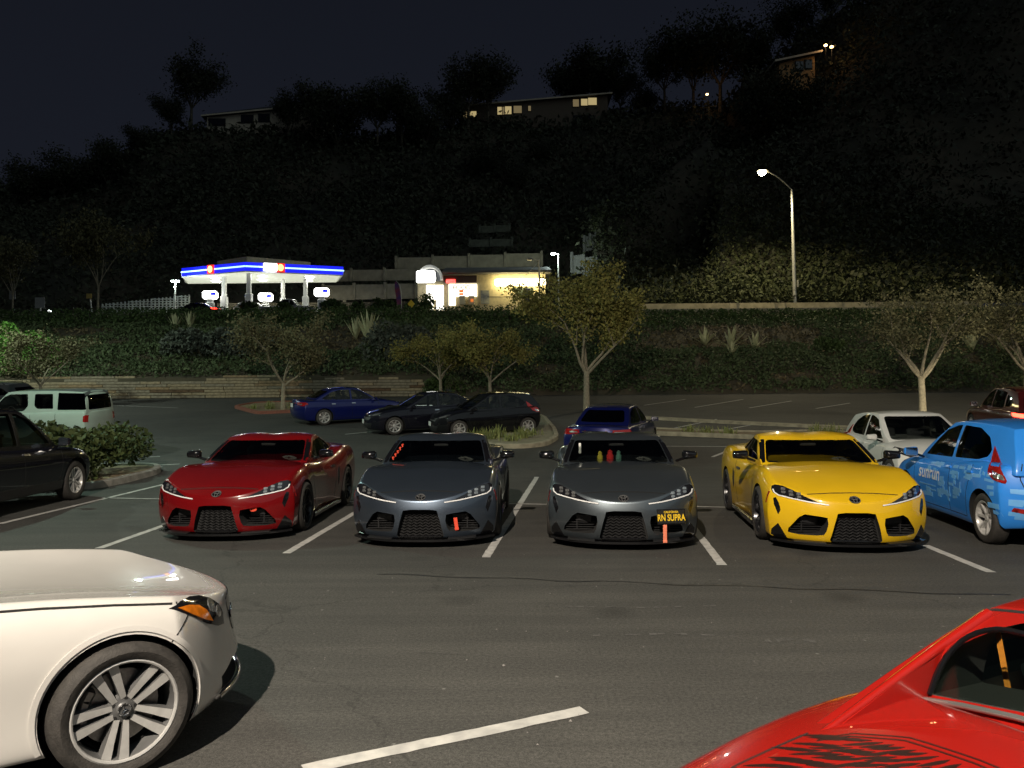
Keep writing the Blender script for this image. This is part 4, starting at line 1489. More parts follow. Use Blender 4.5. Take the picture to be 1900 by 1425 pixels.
# raised parapet on the roof
pp = [at(403, 487, 82.5), at(458, 479, 80), at(575, 487, 83.5)]
for p, q in ((pp[0], pp[1]), (pp[1], pp[2])):
    bb = MB(); zz = EYE + (741 - 487) / FPX * 82 + .05
    vs = [(lc(v).x, lc(v).y + dy, z - CX.z) for v in (p, q) for dy in (0, .3) for z in (ET - .05, ET + .95)]
    bb.add(vs, [(0, 4, 5, 1), (1, 5, 7, 3), (2, 3, 7, 6), (0, 2, 6, 4), (0, 1, 3, 2), (4, 6, 7, 5)], M_CREAM); bb.obj('parapet', parent=canopy)
for px, d, w in ((416, 82, .42), (462, 80, .42), (525, 84, .36), (567, 82.5, .40)):
    p = lc(at(px, 540, d))
    bb = MB(); bb.box((p.x, p.y, (EB + .1 - FZ) / 2), (w, w, EB + .1 - FZ), M_WHITE, bev=.03); bb.box((p.x, p.y, 1.3), (w * 1.5, w * 1.5, 2.6), M_WHITE, bev=.03); bb.obj('column', parent=canopy)
for fx, fy in ((.2, .25), (.5, .12), (.8, .25), (.2, .7), (.5, .6), (.8, .7)):
    p = lc(Lp.lerp(Rp, fx) + back * fy)
    bb = MB(); bb.box((p.x, p.y, EB + .045 - CX.z), (.7, .7, .05), E_PANEL); bb.obj('soffit_lamp', parent=canopy)

def pump(px, d, lab):
    p = at(px, 560, d); o = empty('fuel_pump', (p.x, d, FZ), R(12)); tag(o, lab, 'fuel pump', 'fuel pumps under the canopy')
    b = MB(); b.box((0, 0, .08), (1.3, .9, .16), M_CONC, bev=.03); b.obj('plinth', parent=o)
    b = MB(); b.box((0, 0, 1.0), (.85, .55, 1.7), M_WHITE, bev=.05); b.obj('body', parent=o)
    b = MB(); b.box((0, -.285, 1.25), (.5, .03, .5), M_BLACK, bev=.01); b.obj('display', parent=o)
    b = MB(); b.box((0, 0, 2.02), (.6, .4, .36), M_WHITE); b.box((0, 0, 2.62), (1.55, .62, .9), E_SIGN, bev=.2); b.obj('topper', parent=o)
    b = MB(); b.box((.35, -.33, 2.72), (.5, .03, .30), E_BLUE); b.obj('topper_panel', parent=o)
    b = MB(); b.tube([(.45, -.2, 1.5), (.62, -.3, 1.1), (.60, -.3, .5), (.47, -.25, .9)], .03, 6, M_BLACK); b.obj('hose', parent=o)
pump(390, 81, 'white fuel pump with a glowing topper near the canopy end by the lattice wall')
pump(493, 83, 'white fuel pump with a glowing topper behind the forecourt wagon')
pump(597, 79.5, 'white fuel pump with a glowing topper at the canopy end by the panel wall')

def walled(name, pts, z0, z1, n, label, mp, post=True):
    """panel wall between posts"""
    A_, B_ = pts
    o = empty(name, (A_.x, A_.y, z0)); tag(o, label, 'wall')
    d = (B_ - A_); L_ = math.hypot(d.x, d.y); a = math.atan2(d.y, d.x); o.rotation_euler = (0, 0, a)
    bz = B_.z - A_.z
    pm = MB(); pm.box((0, 0, 0), (L_ / n - .34, .16, z1 - z0), mp, bev=.03); me = pm.mesh('panel')
    qm = MB(); qm.box((0, 0, 0), (.34, .34, z1 - z0 + .28), mp, bev=.04); qe = qm.mesh('post')
    for i in range(n):
        link('panel', me, o, (L_ / n * (i + .5), 0, (z1 - z0) / 2 + bz * (i + .5) / n))
    for i in range(n + 1):
        link('post', qe, o, (L_ / n * i, -.06, (z1 - z0) / 2 + .1 + bz * i / n))
    return o
M_WALL = mat('tan wall render', (.30, .26, .18), .9, var=.18, scale=1.3, bump=.2)
def wpt(px, py, d): p = at(px, py, d); return p
walled('panel_wall', (wpt(600, 556, 92), wpt(772, 552, 92)), el(690, 556, 92), el(690, 528, 92), 3, 'middle tier of tan panel wall beside the shop', M_WALL)
walled('panel_wall', (wpt(590, 522, 95), wpt(775, 519, 95)), el(690, 521, 95), el(690, 500, 95), 3, 'upper tier of tan panel wall beside the shop', M_WALL)
walled('panel_wall', (wpt(640, 578, 89), wpt(772, 578, 89)), el(690, 580, 89), el(690, 559, 89), 2, 'lowest tier of tan panel wall beside the shop', M_WALL)
walled('panel_wall', (wpt(735, 500, 97), wpt(1005, 490, 97)), el(800, 502, 97), el(800, 477, 97), 4, 'long tan panel wall above the shop roof', M_WALL)
walled('panel_wall', (wpt(1062, 505, 90), wpt(1108, 512, 88)), el(1080, 505, 90), el(1080, 470, 90), 2, 'grey panel wall stepping down behind the fullest street tree', mat('grey wall render', (.12, .12, .11), .9, var=.2))
walled('panel_wall', (wpt(1084, 464, 93), wpt(1106, 458, 93)), el(1090, 466, 93), el(1090, 438, 93), 2, 'small upper end of the grey wall in the slope', mat('grey wall render', (.3, .29, .27)))
walled('panel_wall', (wpt(890, 430, 106), wpt(945, 427, 106)), el(915, 431, 106), el(915, 418, 106), 2, 'short wall segment high on the hill above the shop', mat('mossy wall', (.07, .075, .055), .9, var=.3, scale=2))
walled('panel_wall', (wpt(872, 457, 103), wpt(950, 455, 103)), el(910, 457, 103), el(910, 443, 103), 2, 'short wall segment on the hill just above the long panel wall', mat('mossy wall', (.13, .13, .10), .9))
b = MB(); b.prism([(-34, 88.6), (-11, 88.6), (-11, 97), (-34, 97)], FZ - .2, el(690, 560, 89), 'Z', M_SOILDARK); o = b.obj('terrace'); tag(o, 'earth terraces held by the panel walls', 'terrace', kind='structure')

# lattice crib wall beside the station
M_CRIB = mat('crib concrete', (.36, .38, .34), .9, var=.15)
crib = empty('crib_wall', (at(190, 575, 88).x, 88, FZ)); tag(crib, 'pale lattice crib wall stepping up towards the station lamp', 'wall')
x0 = crib.location.x
for i in range(24):
    px = 190 + i * 7; x = at(px, 560, 88).x - x0; top = el(px, 563 - i * .75, 88) - FZ
    b = MB(); b.box((x, 0, top / 2), (.12, .20, top), M_CRIB); b.obj('upright', parent=crib)
for r_ in range(9):
    z = 1.2 + r_ * .28
    i0 = max(0, math.ceil((563 - (yh(260) - (z + .06 + FZ - EYE) / 88 * FPX)) / .75))
    if i0 > 22: continue
    xa = at(190 + i0 * 7, 560, 88).x - x0; xb = at(352, 560, 88).x - x0
    b = MB(); b.box(((xa + xb) / 2, -.05, z), (xb - xa, .16, .10), M_CRIB); b.obj('stretcher', parent=crib)

# ------------------------------------------------------------------ shop
SD = 76.0
shop = empty('shop', (at(890, 560, SD).x, SD, FZ)); SX = shop.location.x
tag(shop, 'lit filling station shop with an arched entrance and cream wall', 'shop')
def sx(px): return at(px, 540, SD).x - SX
def sz(px, py): return el(px, py, SD) - FZ
M_ROOF = mat('grey shop roof', (.16, .16, .155), .7, var=.12, scale=2)
EV = sz(900, 508)
b = MB(); b.box(((sx(775) + sx(1012)) / 2, 4.5, EV / 2), (sx(1012) - sx(775), 9, EV), M_CREAM); b.obj('wall', parent=shop)
b = MB(); xa, xb = sx(822), sx(1022)
b.add([(xa, -1.1, EV), (xb, -1.1, EV), (xb, -1.1, EV + .22), (xa, -1.1, EV + .22), (xa, 3.5, EV + 1.3), (xb, 3.5, EV + 1.3), (xa, 8, EV + .2), (xb, 8, EV + .2), (xa, 8, EV), (xb, 8, EV)],
      [(0, 1, 2, 3), (3, 2, 5, 4), (4, 5, 7, 6), (6, 7, 9, 8), (8, 9, 1, 0), (0, 3, 4, 6, 8), (1, 9, 7, 5, 2)], M_ROOF); b.obj('roof', parent=shop)
# arched gable over the entrance
ac, ar = sx(801), (sx(825) - sx(778)) / 2
z0 = sz(800, 522)
for nm, r0, r1, y0, m in (('arch_band', ar, ar * .80, -1.6, M_WHITE), ('arch_inner', ar * .80, ar * .0, -1.0, mat('grey gable', (.07, .075, .085), .8, var=.1))):
    pl = [(ac + r0 * math.cos(t), z0 + r0 * 1.15 * math.sin(t)) for t in np.linspace(0, PI, 20)]
    if r1 > 0: pl += [(ac + r1 * math.cos(t), z0 + r1 * 1.15 * math.sin(t)) for t in np.linspace(PI, 0, 20)]
    b = MB(); b.prism(pl, y0, y0 + .7, 'Y', m); b.obj(nm, parent=shop)
b = MB(); b.prism([(ac - .45, z0 + .1), (ac + .6, z0 + .1), (ac + .35, z0 + 1.0)], -1.25, -1.05, 'Y', M_WHITE); b.obj('gable_panel', parent=shop)
def shop_box(nm, pxa, pya, pxb, pyb, y, m, th=.08, bev=0):
    b = MB(); xa, xb = sx(pxa), sx(pxb); za, zb = sz((pxa + pxb) / 2, pyb), sz((pxa + pxb) / 2, pya)
    za = max(za, .02)
    b.box(((xa + xb) / 2, y, (za + zb) / 2), (xb - xa, th, zb - za), m, bev=bev)
    return b.obj(nm, parent=shop)
shop_box('shop_sign', 777, 507, 811, 529, -1.9, E_SIGN, .25, .12)
for a_, c_ in ((792, 808), (810, 823)): shop_box('entrance_pane', a_, 528, c_, 556, -.06, E_SHOP)
shop_box('entrance_door', 797, 556, 804, 575, -.08, E_SHOP); shop_box('entrance_door', 810, 553, 823, 575, -.08, E_SHOP)
for a_ in (791, 809, 824, 831): shop_box('frame', a_ - .8, 527, a_ + .8, 576, -.12, M_WHITE)
shop_box('dark_fascia', 824, 512, 885, 525, -.5, mat('brown fascia', (.12, .07, .05), .7), .3)
shop_box('red_sign', 829, 519, 846, 526, -.72, E_REDNEON, .1, .03)
for a_, c_ in ((833, 845), (846, 864), (865, 885)): shop_box('shop_window', a_, 526, c_, 549 if a_ > 840 else 566, -.06, E_SHOP)
shop_box('window_poster', 852, 537, 860, 542, -.14, mat('orange poster', (.7, .2, .04), .6, emit=(1, .25, .05), estr=.7, var=.1)); shop_box('window_poster', 852, 543, 860, 547, -.14, mat('orange poster', (.7, .2, .04)))
shop_box('ice_chest', 853, 550, 864, 566, -.5, mat('chest', (.75, .68, .45), .5), .8, .04); shop_box('ice_chest', 870, 550, 881, 566, -.5, mat('chest', (.75, .68, .45)), .8, .04)
shop_box('chest_panel', 874, 556, 879, 561, -.93, mat('orange poster', (.7, .2, .04)))
shop_box('mural_panel', 892, 538, 908, 563, -.08, mat('mural print', (.55, .55, .45), .6, col2=(.10, .13, .20), scale=1.6, detail=6))
shop_box('notice_board', 955, 532, 990, 546, -.08, mat('green board', (.10, .13, .10), .7))
shop_box('tube_light', 918, 518.5, 1012, 531, -.75, E_TUBE, .3, .14)
shop_box('downpipe', 968, 546, 970, 572, -.2, M_TRIMGREY)
shop_box('outdoor_machine', 972, 536, 983, 562, -.5, mat('vending blue', (.05, .06, .14), .5), .7, .05)
shop_box('outdoor_bin', 990, 545, 1001, 570, -.6, M_CREAM, .8, .08); shop_box('outdoor_bin', 1003, 546, 1010, 572, -.5, M_BLACK, .6, .05)
shop_box('handrail', 905, 553, 955, 554.2, -1.5, M_TRIMGREY, .06)
tm = text_mesh('FOOD', .62, M_BLACK, .02, 1.0, .01)
link('window_lettering', tm, shop, ((sx(846) + sx(868)) / 2, -.14, sz(856, 533)), (R(90), 0, 0))

# ------------------------------------------------------------------ lamps, signs and small things by the road
M_POLE = mat('galvanised pole', (.48, .48, .44), .5, metal=.4, var=.1)
E_LAMPC = emis('cool lamp lens', (.80, 1.0, .92), 45.0)
E_LAMPW = emis('warm lamp lens', (1.0, .83, .48), 110.0)
def point(name, parent, loc, power, col, r=.12):
    l = bpy.data.lights.new(name, 'POINT'); l.energy = power; l.color = col; l.shadow_soft_size = r
    o = bpy.data.objects.new(name, l); COL.objects.link(o); o.parent = parent; o.location = loc
    return o
def spot(name, parent, loc, target, power, col, ang=150, blend=.6, r=.15):
    l = bpy.data.lights.new(name, 'SPOT'); l.energy = power; l.color = col; l.shadow_soft_size = r; l.spot_size = R(ang); l.spot_blend = blend
    o = bpy.data.objects.new(name, l); COL.objects.link(o); o.parent = parent; o.location = loc
    o.rotation_euler = (Vector(target) - Vector(loc)).to_track_quat('-Z', 'Y').to_euler()
    return o

# the tall street lamp
base = at(1475, 560, 67.0); base.z = 9.7
sl = empty('street_lamp', base); tag(sl, 'tall street lamp with a curved arm glowing at the roadside', 'street lamp')
jt = at(1469, 352, 67.0) - base; hd = at(1414, 319, 64.5) - base
b = MB(); b.tube([(0, 0, -.1), (jt.x * .5, jt.y * .5, jt.z * .5), jt], [.17, .14, .095], 10, M_POLE); b.obj('pole', parent=sl, smooth=50)
mid = jt.lerp(hd, .55) + Vector((0, 0, .38))
b = MB(); b.tube([jt - Vector((0, 0, .3)), jt, jt.lerp(mid, .5) + Vector((-.05, 0, .12)), mid, hd + Vector((.35, .02, .10)), hd + Vector((.1, 0, .08))], .045, 8, M_POLE); b.obj('arm', parent=sl, smooth=50)
b = MB(); b.box(hd + Vector((0, 0, .10)), (.85, .40, .12), M_POLE, bev=.05); b.obj('lamp_head', parent=sl)
b = MB(); b.lathe([(0, -.32), (.18, -.27), (.33, -.11), (.34, .04)], 16, E_LAMPW, 'Z', tuple(hd + Vector((0, 0, .0)))); b.obj('lamp_lens', parent=sl, smooth=50)
b = MB(); b.box((.22, -.1, 1.9), (.05, .30, .62), M_POLE); b.obj('pole_sign', parent=sl)
spot('street_light', sl, tuple(hd + Vector((0, 0, -.40))), tuple(hd + Vector((0, 0, -5))), 5000, (1.0, .84, .50), 165, .35, .12)

def post_lamp(name, px, pt, pb, d, label, arm=0.0, m=E_LAMPC, pw=0, headw=.6):
    p = at(px, pb, d); p.z = FZ
    t = at(px, pt, d)
    o = empty(name, p); tag(o, label, 'lamp')
    h = t.z - FZ
    b = MB(); b.tube([(0, 0, 0), (0, 0, h)], .09, 8, M_POLE); b.obj('pole', parent=o)
    b = MB(); b.box((arm, 0, h + .05), (headw, .5, .14), M_POLE, bev=.04)
    if arm: b.tube([(0, 0, h - .1), (arm, 0, h)], .04, 6, M_POLE)
    b.obj('lamp_head', parent=o)
    b = MB(); b.box((arm, 0, h - .06), (headw * .8, .42, .10), m, bev=.03); b.obj('lamp_lens', parent=o)
    if pw: point('lamp_light', o, (arm, -.1, h - .4), pw, (.82, 1.0, .92), .15)
    return o
post_lamp('forecourt_lamp', 325, 521, 580, 80, 'cool white lamp post at the end of the lattice wall', pw=900, headw=.9)
post_lamp('forecourt_lamp', 1037, 470, 560, 84, 'cool lamp on a pole over the panel wall behind the shop', arm=-.55, pw=1100)
o = post_lamp('forecourt_lamp', 1001, 481, 560, 74, 'unlit lamp pole with a slanting brace at the shop corner', arm=-.9, m=M_POLE)
b = MB(); h = at(1001, 481, 74).z - FZ; b.tube([(0, 0, h - .2), (at(975, 512, 74).x - at(1001, 512, 74).x, 0, at(975, 512, 74).z - FZ)], .035, 6, M_POLE); b.obj('brace', parent=o)

def post_sign(name, px, pt, pb, d, w, ph, m, label, cat='sign', lean=0.0, shape='box', zb=ROAD_Z):
    t = at(px, pt, d); o = empty(name, (t.x, d, zb)); tag(o, label, cat)
    h = t.z - zb; hh = ph / FPX * d
    b = MB(); b.tube([(0, 0, 0), (lean, 0, h)], .05, 6, M_POLE); b.obj('post', parent=o)
    b = MB()
    if shape == 'diamond': b.prism([(lean, h), (lean + w / 2, h - w / 2 * 1.2), (lean, h - w * 1.2), (lean - w / 2, h - w / 2 * 1.2)], -.06, -.03, 'Y', m)
    else: b.box((lean, -.07, h - hh / 2), (w, .05, hh), m, bev=.015)
    b.obj('sign_face', parent=o)
    return o
post_sign('road_sign', 763, 556, 580, 66, .62, 14, mat('yellow sign', (.75, .50, .02), .5, var=.05), 'small yellow diamond warning sign by the dark shrub', shape='diamond')
post_sign('road_sign', 75, 552, 590, 62, .8, 20, mat('grey sign back', (.30, .30, .29), .6), 'grey backed sign on a post beyond the lattice wall')
post_sign('road_sign', 24, 540, 590, 62, .5, 16, mat('grey sign back', (.30, .30, .29), .6), 'narrow sign on a white post at the picture edge')
post_sign('road_sign', 172, 545, 585, 62, .45, 9, mat('amber sign', (.55, .40, .12), .5), 'leaning post with a small amber sign by the roadside tree', lean=-.25)
p = at(92, 585, 62); o = empty('marker_light', (p.x, 62, ROAD_Z)); tag(o, 'small white marker light low beside the road', 'lamp')
b = MB(); b.tube([(0, 0, 0), (0, 0, at(92, 582, 62).z - ROAD_Z)], .05, 6, M_POLE); b.obj('post', parent=o)
b = MB(); b.lathe([(0, -.12), (.10, -.06), (.12, .02), (0, .12)], 12, emis('marker lens', (.9, 1, .95), 6), 'Z', (0, 0, at(92, 577, 62).z - ROAD_Z)); b.obj('lens', parent=o, smooth=50)
# purple feather flag
p = at(745, 572, 71); o = empty('feather_flag', (p.x, 71, FZ - .3)); tag(o, 'purple and red feather flag beside the shop shrubs', 'flag')
b = MB(); b.tube([(0, 0, 0), (0, 0, 1.6), (-.15, 0, 2.4), (-.5, 0, 2.75)], .025, 6, M_POLE); b.obj('pole', parent=o)
b = MB(); F_ = [(.0, .55), (-.10, 1.6), (-.22, 2.3), (-.5, 2.72), (-.62, 2.55), (-.60, 1.9), (-.48, 1.1), (-.42, .55)]
b.prism(F_, -.012, .012, 'Y', mat('flag cloth', (.07, .04, .20), .8, col2=(.28, .04, .06), scale=1.2)); b.obj('cloth', parent=o)
b = MB(); b.box((0, 0, .03), (.8, .5, .06), M_BLACK); b.obj('base', parent=o)

# ------------------------------------------------------------------ houses on the ridge
M_HWALL = mat('house stucco', (.55, .48, .36), .9, var=.12, scale=.8)
M_HROOF = mat('dark shingle', (.04, .04, .045), .9, var=.15, scale=2)
M_DARKWIN = mat('unlit window', (.008, .009, .012), .08, coat=.5, var=.1)
def house(name, pxa, pxb, py_eave_a, py_eave_b, py_base_a, py_base_b, d, label, wm, wins, rise=2.6, found=6.0):
    A_ = at(pxa, py_base_a, d); B_ = at(pxb, py_base_b, d)
    o = empty(name, (A_.x, d, min(A_.z, B_.z) - 1.0)); tag(o, label, 'house')
    w = B_.x - A_.x; z0 = o.location.z
    e = max(at(pxa, py_eave_a, d).z, at(pxb, py_eave_b, d).z) - z0
    ea, eb = at(pxa, py_eave_a, d).z - z0, at(pxb, py_eave_b, d).z - z0
    b = MB(); b.add([(0, 0, -found), (w, 0, -found), (w, 9, -found), (0, 9, -found), (0, 0, ea), (w, 0, eb), (w, 9, eb), (0, 9, ea)], [(0, 1, 5, 4), (1, 2, 6, 5), (2, 3, 7, 6), (3, 0, 4, 7), (4, 5, 6, 7)], wm); b.obj('wall', parent=o)
    v = [(-.9, -.9, ea - .05), (w + .9, -.9, eb - .05), (w + .9, 9.9, eb - .05), (-.9, 9.9, ea - .05), (-.9, -.9, ea + .25), (w + .9, -.9, eb + .25), (w + .9, 9.9, eb + .25), (-.9, 9.9, ea + .25), (w * .18, 4.5, ea + rise), (w * .82, 4.5, eb + rise)]
    b = MB(); b.add(v, [(0, 1, 2, 3), (4, 5, 9, 8), (5, 6, 9), (6, 7, 8, 9), (7, 4, 8)], M_HROOF); b.add(v, [(0, 1, 5, 4), (1, 2, 6, 5), (3, 0, 4, 7), (2, 3, 7, 6)], M_HWALL); b.obj('roof', parent=o)
    for (wa, ya, wb, yb, m) in wins:
        p, q = at(wa, ya, d), at(wb, yb, d)
        fb = MB(); fb.box(((p.x + q.x) / 2 - A_.x, -.05, (p.z + q.z) / 2 - z0), (q.x - p.x + .2, .14, p.z - q.z + .2), M_HROOF); f = fb.obj('window', parent=o)
        fb = MB(); fb.box(((p.x + q.x) / 2 - A_.x, -.14, (p.z + q.z) / 2 - z0), (q.x - p.x, .06, p.z - q.z), m); fb.obj('pane', parent=f)
    return o
house('ridge_house', 384, 600, 218, 196, 246, 240, 157, 'long pale house with a dark hipped roof on the hilltop', M_HWALL,
      [(388, 221, 418, 233, M_DARKWIN), (448, 214, 470, 228, M_DARKWIN), (480, 212, 500, 226, M_DARKWIN), (530, 208, 552, 220, M_DARKWIN)])
house('ridge_house', 856, 1128, 200, 176, 232, 226, 160, 'dark hilltop house with several lit windows', mat('brown stucco', (.14, .11, .08), .9, var=.1),
      [(860, 208, 871, 219, E_WIND), (872, 207, 884, 217, E_WIN), (923, 199, 931, 213, E_WIN), (932, 199, 936, 213, E_WIND), (937, 198, 949, 212, E_WIN), (953, 197, 968, 210, E_WIND), (980, 197, 985, 206, E_WIND),
       (1063, 185, 1074, 198, E_WIND), (1078, 184, 1090, 196, E_WIN), (1091, 182, 1107, 195, E_WIN), (1064, 215, 1104, 225, M_DARKWIN)], 1.6)
h3 = house('ridge_house', 1446, 1512, 118, 100, 162, 140, 118, 'orange lit house half hidden high on the near slope', mat('ochre stucco', (.40, .25, .11), .9, var=.12),
      [(1476, 115, 1490, 130, M_DARKWIN), (1494, 112, 1506, 127, M_DARKWIN)], 1.0, 3.0)
E_AMB = emis('amber bulb', (1.0, .55, .20), 14.0)
for px, py, d, lab, zz in ((1312, 175, 150, 'single amber lamp glowing among the ridge trees', 1.5), (1532, 84, 117, 'amber porch lamp above the orange lit house', 1.3), (1543, 87, 117, 'second amber porch lamp next to the first above the orange house', 1.3)):
    p = at(px, py, d); o = empty('hill_lamp', (p.x, d, p.z - zz)); tag(o, lab, 'lamp')
    b = MB(); b.tube([(0, 0, -1), (0, 0, zz)], .04, 6, M_BLACK); b.obj('pole', parent=o)
    b = MB(); b.lathe([(0, -.2), (.22, -.1), (.26, .05), (0, .22)], 12, E_AMB, 'Z', (0, 0, zz)); b.obj('globe', parent=o, smooth=50)
    point('hill_light', o, (-.3, -.9, zz - .3), 45 if d < 140 else 40, (1.0, .58, .25), .2)
# ------------------------------------------------------------------ the four long-nosed sports coupes
P_COUPE = paint('coupe paint', (0.05, 0.052, 0.056), metal=0.6)

def coupe_post(x, y, z, u, v, w):
    # muscular haunches and front wings, pinched doors
    a = abs(u)
    if w > .55:
        k = math.exp(-((y - 1.28) / .42) ** 2) * max(0, a - .45) / .55
        z += .020 * k
    # the nose panel runs down to a beak over the middle grille
    if y > 1.9:
        t = min(1, (y - 1.9) / .25)
        z += -.020 * t * max(0, a - .3) * (1 if w > .8 else 0)
    return x, y, z

def build_coupe():
    g0 = [(-.205, .455), (-.12, .468), (.12, .468), (.205, .455), (.245, .32), (.285, .15), (.26, .118), (-.26, .118), (-.285, .15), (-.245, .32)]
    gs = [(.305, .335), (.315, .405), (.40, .418), (.54, .432), (.60, .395), (.70, .255), (.705, .205), (.60, .19), (.42, .195), (.35, .205), (.325, .25)]
    gsm = [(-x, z) for x, z in reversed(gs)]
    sp = dict(
        L=4.38, wr=.335, ww=.265, rimr=.245, fw=1.255, rw=-1.215, track=.80, gap=.03, lev=2, nv=24, paint=P_COUPE,
        top=[(-2.19, .98), (-2.0, 1.05), (-1.6, 1.04), (-1.0, 1.0), (0, .95), (.75, .935), (1.15, .895), (1.5, .83), (1.8, .745), (1.98, .675), (2.1, .615), (2.19, .54)],
        sh=[(-2.19, .90), (-1.8, .99), (-1.2, 1.02), (-.6, .92), (0, .86), (.5, .87), (.9, .885), (1.25, .875), (1.55, .82), (1.78, .755), (1.95, .69), (2.19, .53)],
        hw=[(-2.19, .82), (-1.9, .90), (-1.2, .932), (-.6, .90), (0, .868), (.6, .888), (1.2, .926), (1.55, .92), (1.8, .90), (2.0, .87), (2.19, .84)],
        zb=[(-2.19, .26), (-1.8, .16), (-1.2, .13), (1.5, .125), (2.19, .115)],
        side=[(0, .955), (.15, .975), (.4, 1.0), (.6, .998), (.8, .975), (.92, .945), (1, .885)],
        nose=(.40, 2.7, [(0, .05), (.12, .02), (.4, .0), (.75, .005), (1, .03)]),
        tail=(.30, 2.6, [(0, .16), (.3, .06), (.7, .0), (1, .02)]),
        post=coupe_post, shexp=2.4,
        pockets=[(g0, 2.02, 3.0), (gs, 1.80, 3.0), (gsm, 1.80, 3.0)],
        rim=(M_RIMBLACK, M_LINER), spokes=10, sw0=.028, sw1=.034, seatz=.42, seaty=-.35, wheely=.56, dashy=.48, dashz=.86, dashw=1.2, rvm=(0, .10, 1.13),
        cab=dict(yf=[(0, .92), (1, .16)], yr=[(0, -1.95), (.5, -1.35), (1, -.78)], planf=.16, planr=.22, crown=.055, dip=.034, bulge=.015,
                 roof=[(-.9, 1.235), (-.5, 1.275), (-.2, 1.305), (.0, 1.285), (.2, 1.225)],
                 wb=[(-1.9, .55), (-1.2, .70), (-.4, .775), (.3, .785), (.92, .735)], wt=[(-1.9, .42), (-.9, .54), (-.3, .625), (.3, .635)],
                 zb=[(-2, .93), (-.4, .85), (.9, .86)], mid=-.4,
                 win=[('windscreen', rounded([(-.685, .915), (.685, .915), (.585, 1.188), (-.585, 1.188)], .05), 'Y', -.15, 1.4, M_WINDSH),
                      ('side_window', rounded([(.50, .93), (.02, 1.175), (-.42, 1.20), (-.80, 1.13), (-1.0, 1.0), (-.9, .965), (-.3, .935)], .06), 'X', -1.2, 1.2, M_PRIVACY),
                      ('rear_window', rounded([(-.40, 1.09), (.40, 1.09), (.36, 1.20), (-.36, 1.20)], .05), 'Y', -2.2, -.75, M_PRIVACY)]))
    kit = build_car(sp)
    # lamps: a long dark teardrop with a light bar underneath and three lenses
    hl = [(.285, .548), (.40, .575), (.53, .632), (.64, .692), (.74, .735), (.81, .742), (.845, .722), (.852, .685), (.838, .648), (.79, .622), (.64, .594), (.46, .566), (.36, .551)]
    for s_ in (1, -1):
        pl = [(x * s_, z) for x, z in hl]
        i = kit.add('headlight', patch(kit.bvh, pl, 'Y', 1, M_LAMPGLASS, .004, .02, .03).mesh('headlight', 60))
        bar = [(.29 * s_, .549), (.46 * s_, .568), (.64 * s_, .597), (.785 * s_, .626), (.826 * s_, .655), (.835 * s_, .69)]
        kit.add('light_bar', strip(kit.bvh, bar, .013, 'Y', 1, M_DRL, .009, .004, .03).mesh('light_bar', 60), i)
        for cx, cz in ((.585, .640), (.660, .662), (.735, .684)):
            for dz in (.016, -.020):
                q = rounded([(cx * s_ - .022, cz + dz - .014), (cx * s_ + .022, cz + dz - .014), (cx * s_ + .022, cz + dz + .014), (cx * s_ - .022, cz + dz + .014)], .01)
                kit.add('lamp_lens', patch(kit.bvh, q, 'Y', 1, M_LAMPCLEAR, .008, .004, .02).mesh('lamp_lens', 60), i)
    add_patch(kit, 'air_slit', [(.815, .60), (.842, .59), (.838, .52), (.80, .40), (.775, .46), (.79, .54)], 'Y', 1, M_GLOSSBLACK, .003, .01, .03, mirror=True)
    add_patch(kit, 'corner_fin', [(.80, .30), (.86, .22), (.86, .125), (.70, .125), (.74, .19)], 'Y', 1, M_GLOSSBLACK, .004, .01, .03, mirror=True)
    # nose badge
    e = MB()
    th = [2 * PI * k / 24 for k in range(25)]
    kit.add('badge', patch(kit.bvh, [(.062 * math.cos(t), .605 + .036 * math.sin(t)) for t in th[:-1]], 'Y', 1, M_GLOSSBLACK, .004, .006, .02).mesh('badge', 60))
    bi = len(kit.parts) - 1
    for (a, b, cz) in ((.056, .031, .605), (.020, .030, .605), (.038, .012, .619)):
        kit.add('badge_ring', strip(kit.bvh, [(a * math.cos(t), cz + b * math.sin(t)) for t in th], .007, 'Y', 1, M_ALLOYDARK, .007, .002, .02).mesh('badge_ring', 60), bi)
    add_patch(kit, 'pillar_cover', [(.695, .915), (.765, .90), (.66, 1.19), (.597, 1.188)], 'Y', 1, M_GLOSSBLACK, .004, .01, .03, cab=True, mirror=True)
    # seams: bonnet edge, doors
    add_strip(kit, 'bonnet_seam', [(-.50, .655), (-.25, .668), (0, .672), (.25, .668), (.50, .655)], .007, 'Y', 1, M_SEAM, .0015)
    for ln in ([(.78, .86), (.80, .60), (.70, .30), (.66, .22)], [(-.62, .90), (-.56, .60), (-.48, .40), (-.46, .22)]):
        add_strip(kit, 'door_seam', ln, .008, 'X', 1, M_SEAM, .0015, mirror=True)
    add_patch(kit, 'door_handle', rounded([(-.50, .76), (-.32, .755), (-.32, .725), (-.50, .73)], .012), 'X', 1, M_BLACK, .012, .02, .04, mirror=True)
    add_patch(kit, 'door_intake', [(-.72, .72), (-.62, .66), (-.60, .50), (-.66, .42), (-.70, .55)], 'X', 1, M_BLACK, .002, .01, .04, mirror=True)
    add_patch(kit, 'side_marker', rounded([(1.78, .66), (1.74, .66), (1.70, .52), (1.73, .52)], .01), 'X', 1, M_REDLENS, .003, .01, .03, mirror=True)
    add_patch(kit, 'tail_light', rounded([(.42, .93), (.80, .88), (.84, .80), (.62, .82), (.42, .86)], .03), 'Y', -1, M_REDLENS, .006, .02, .05, mirror=True)
    # grille meshes set back in their openings
    b = MB()
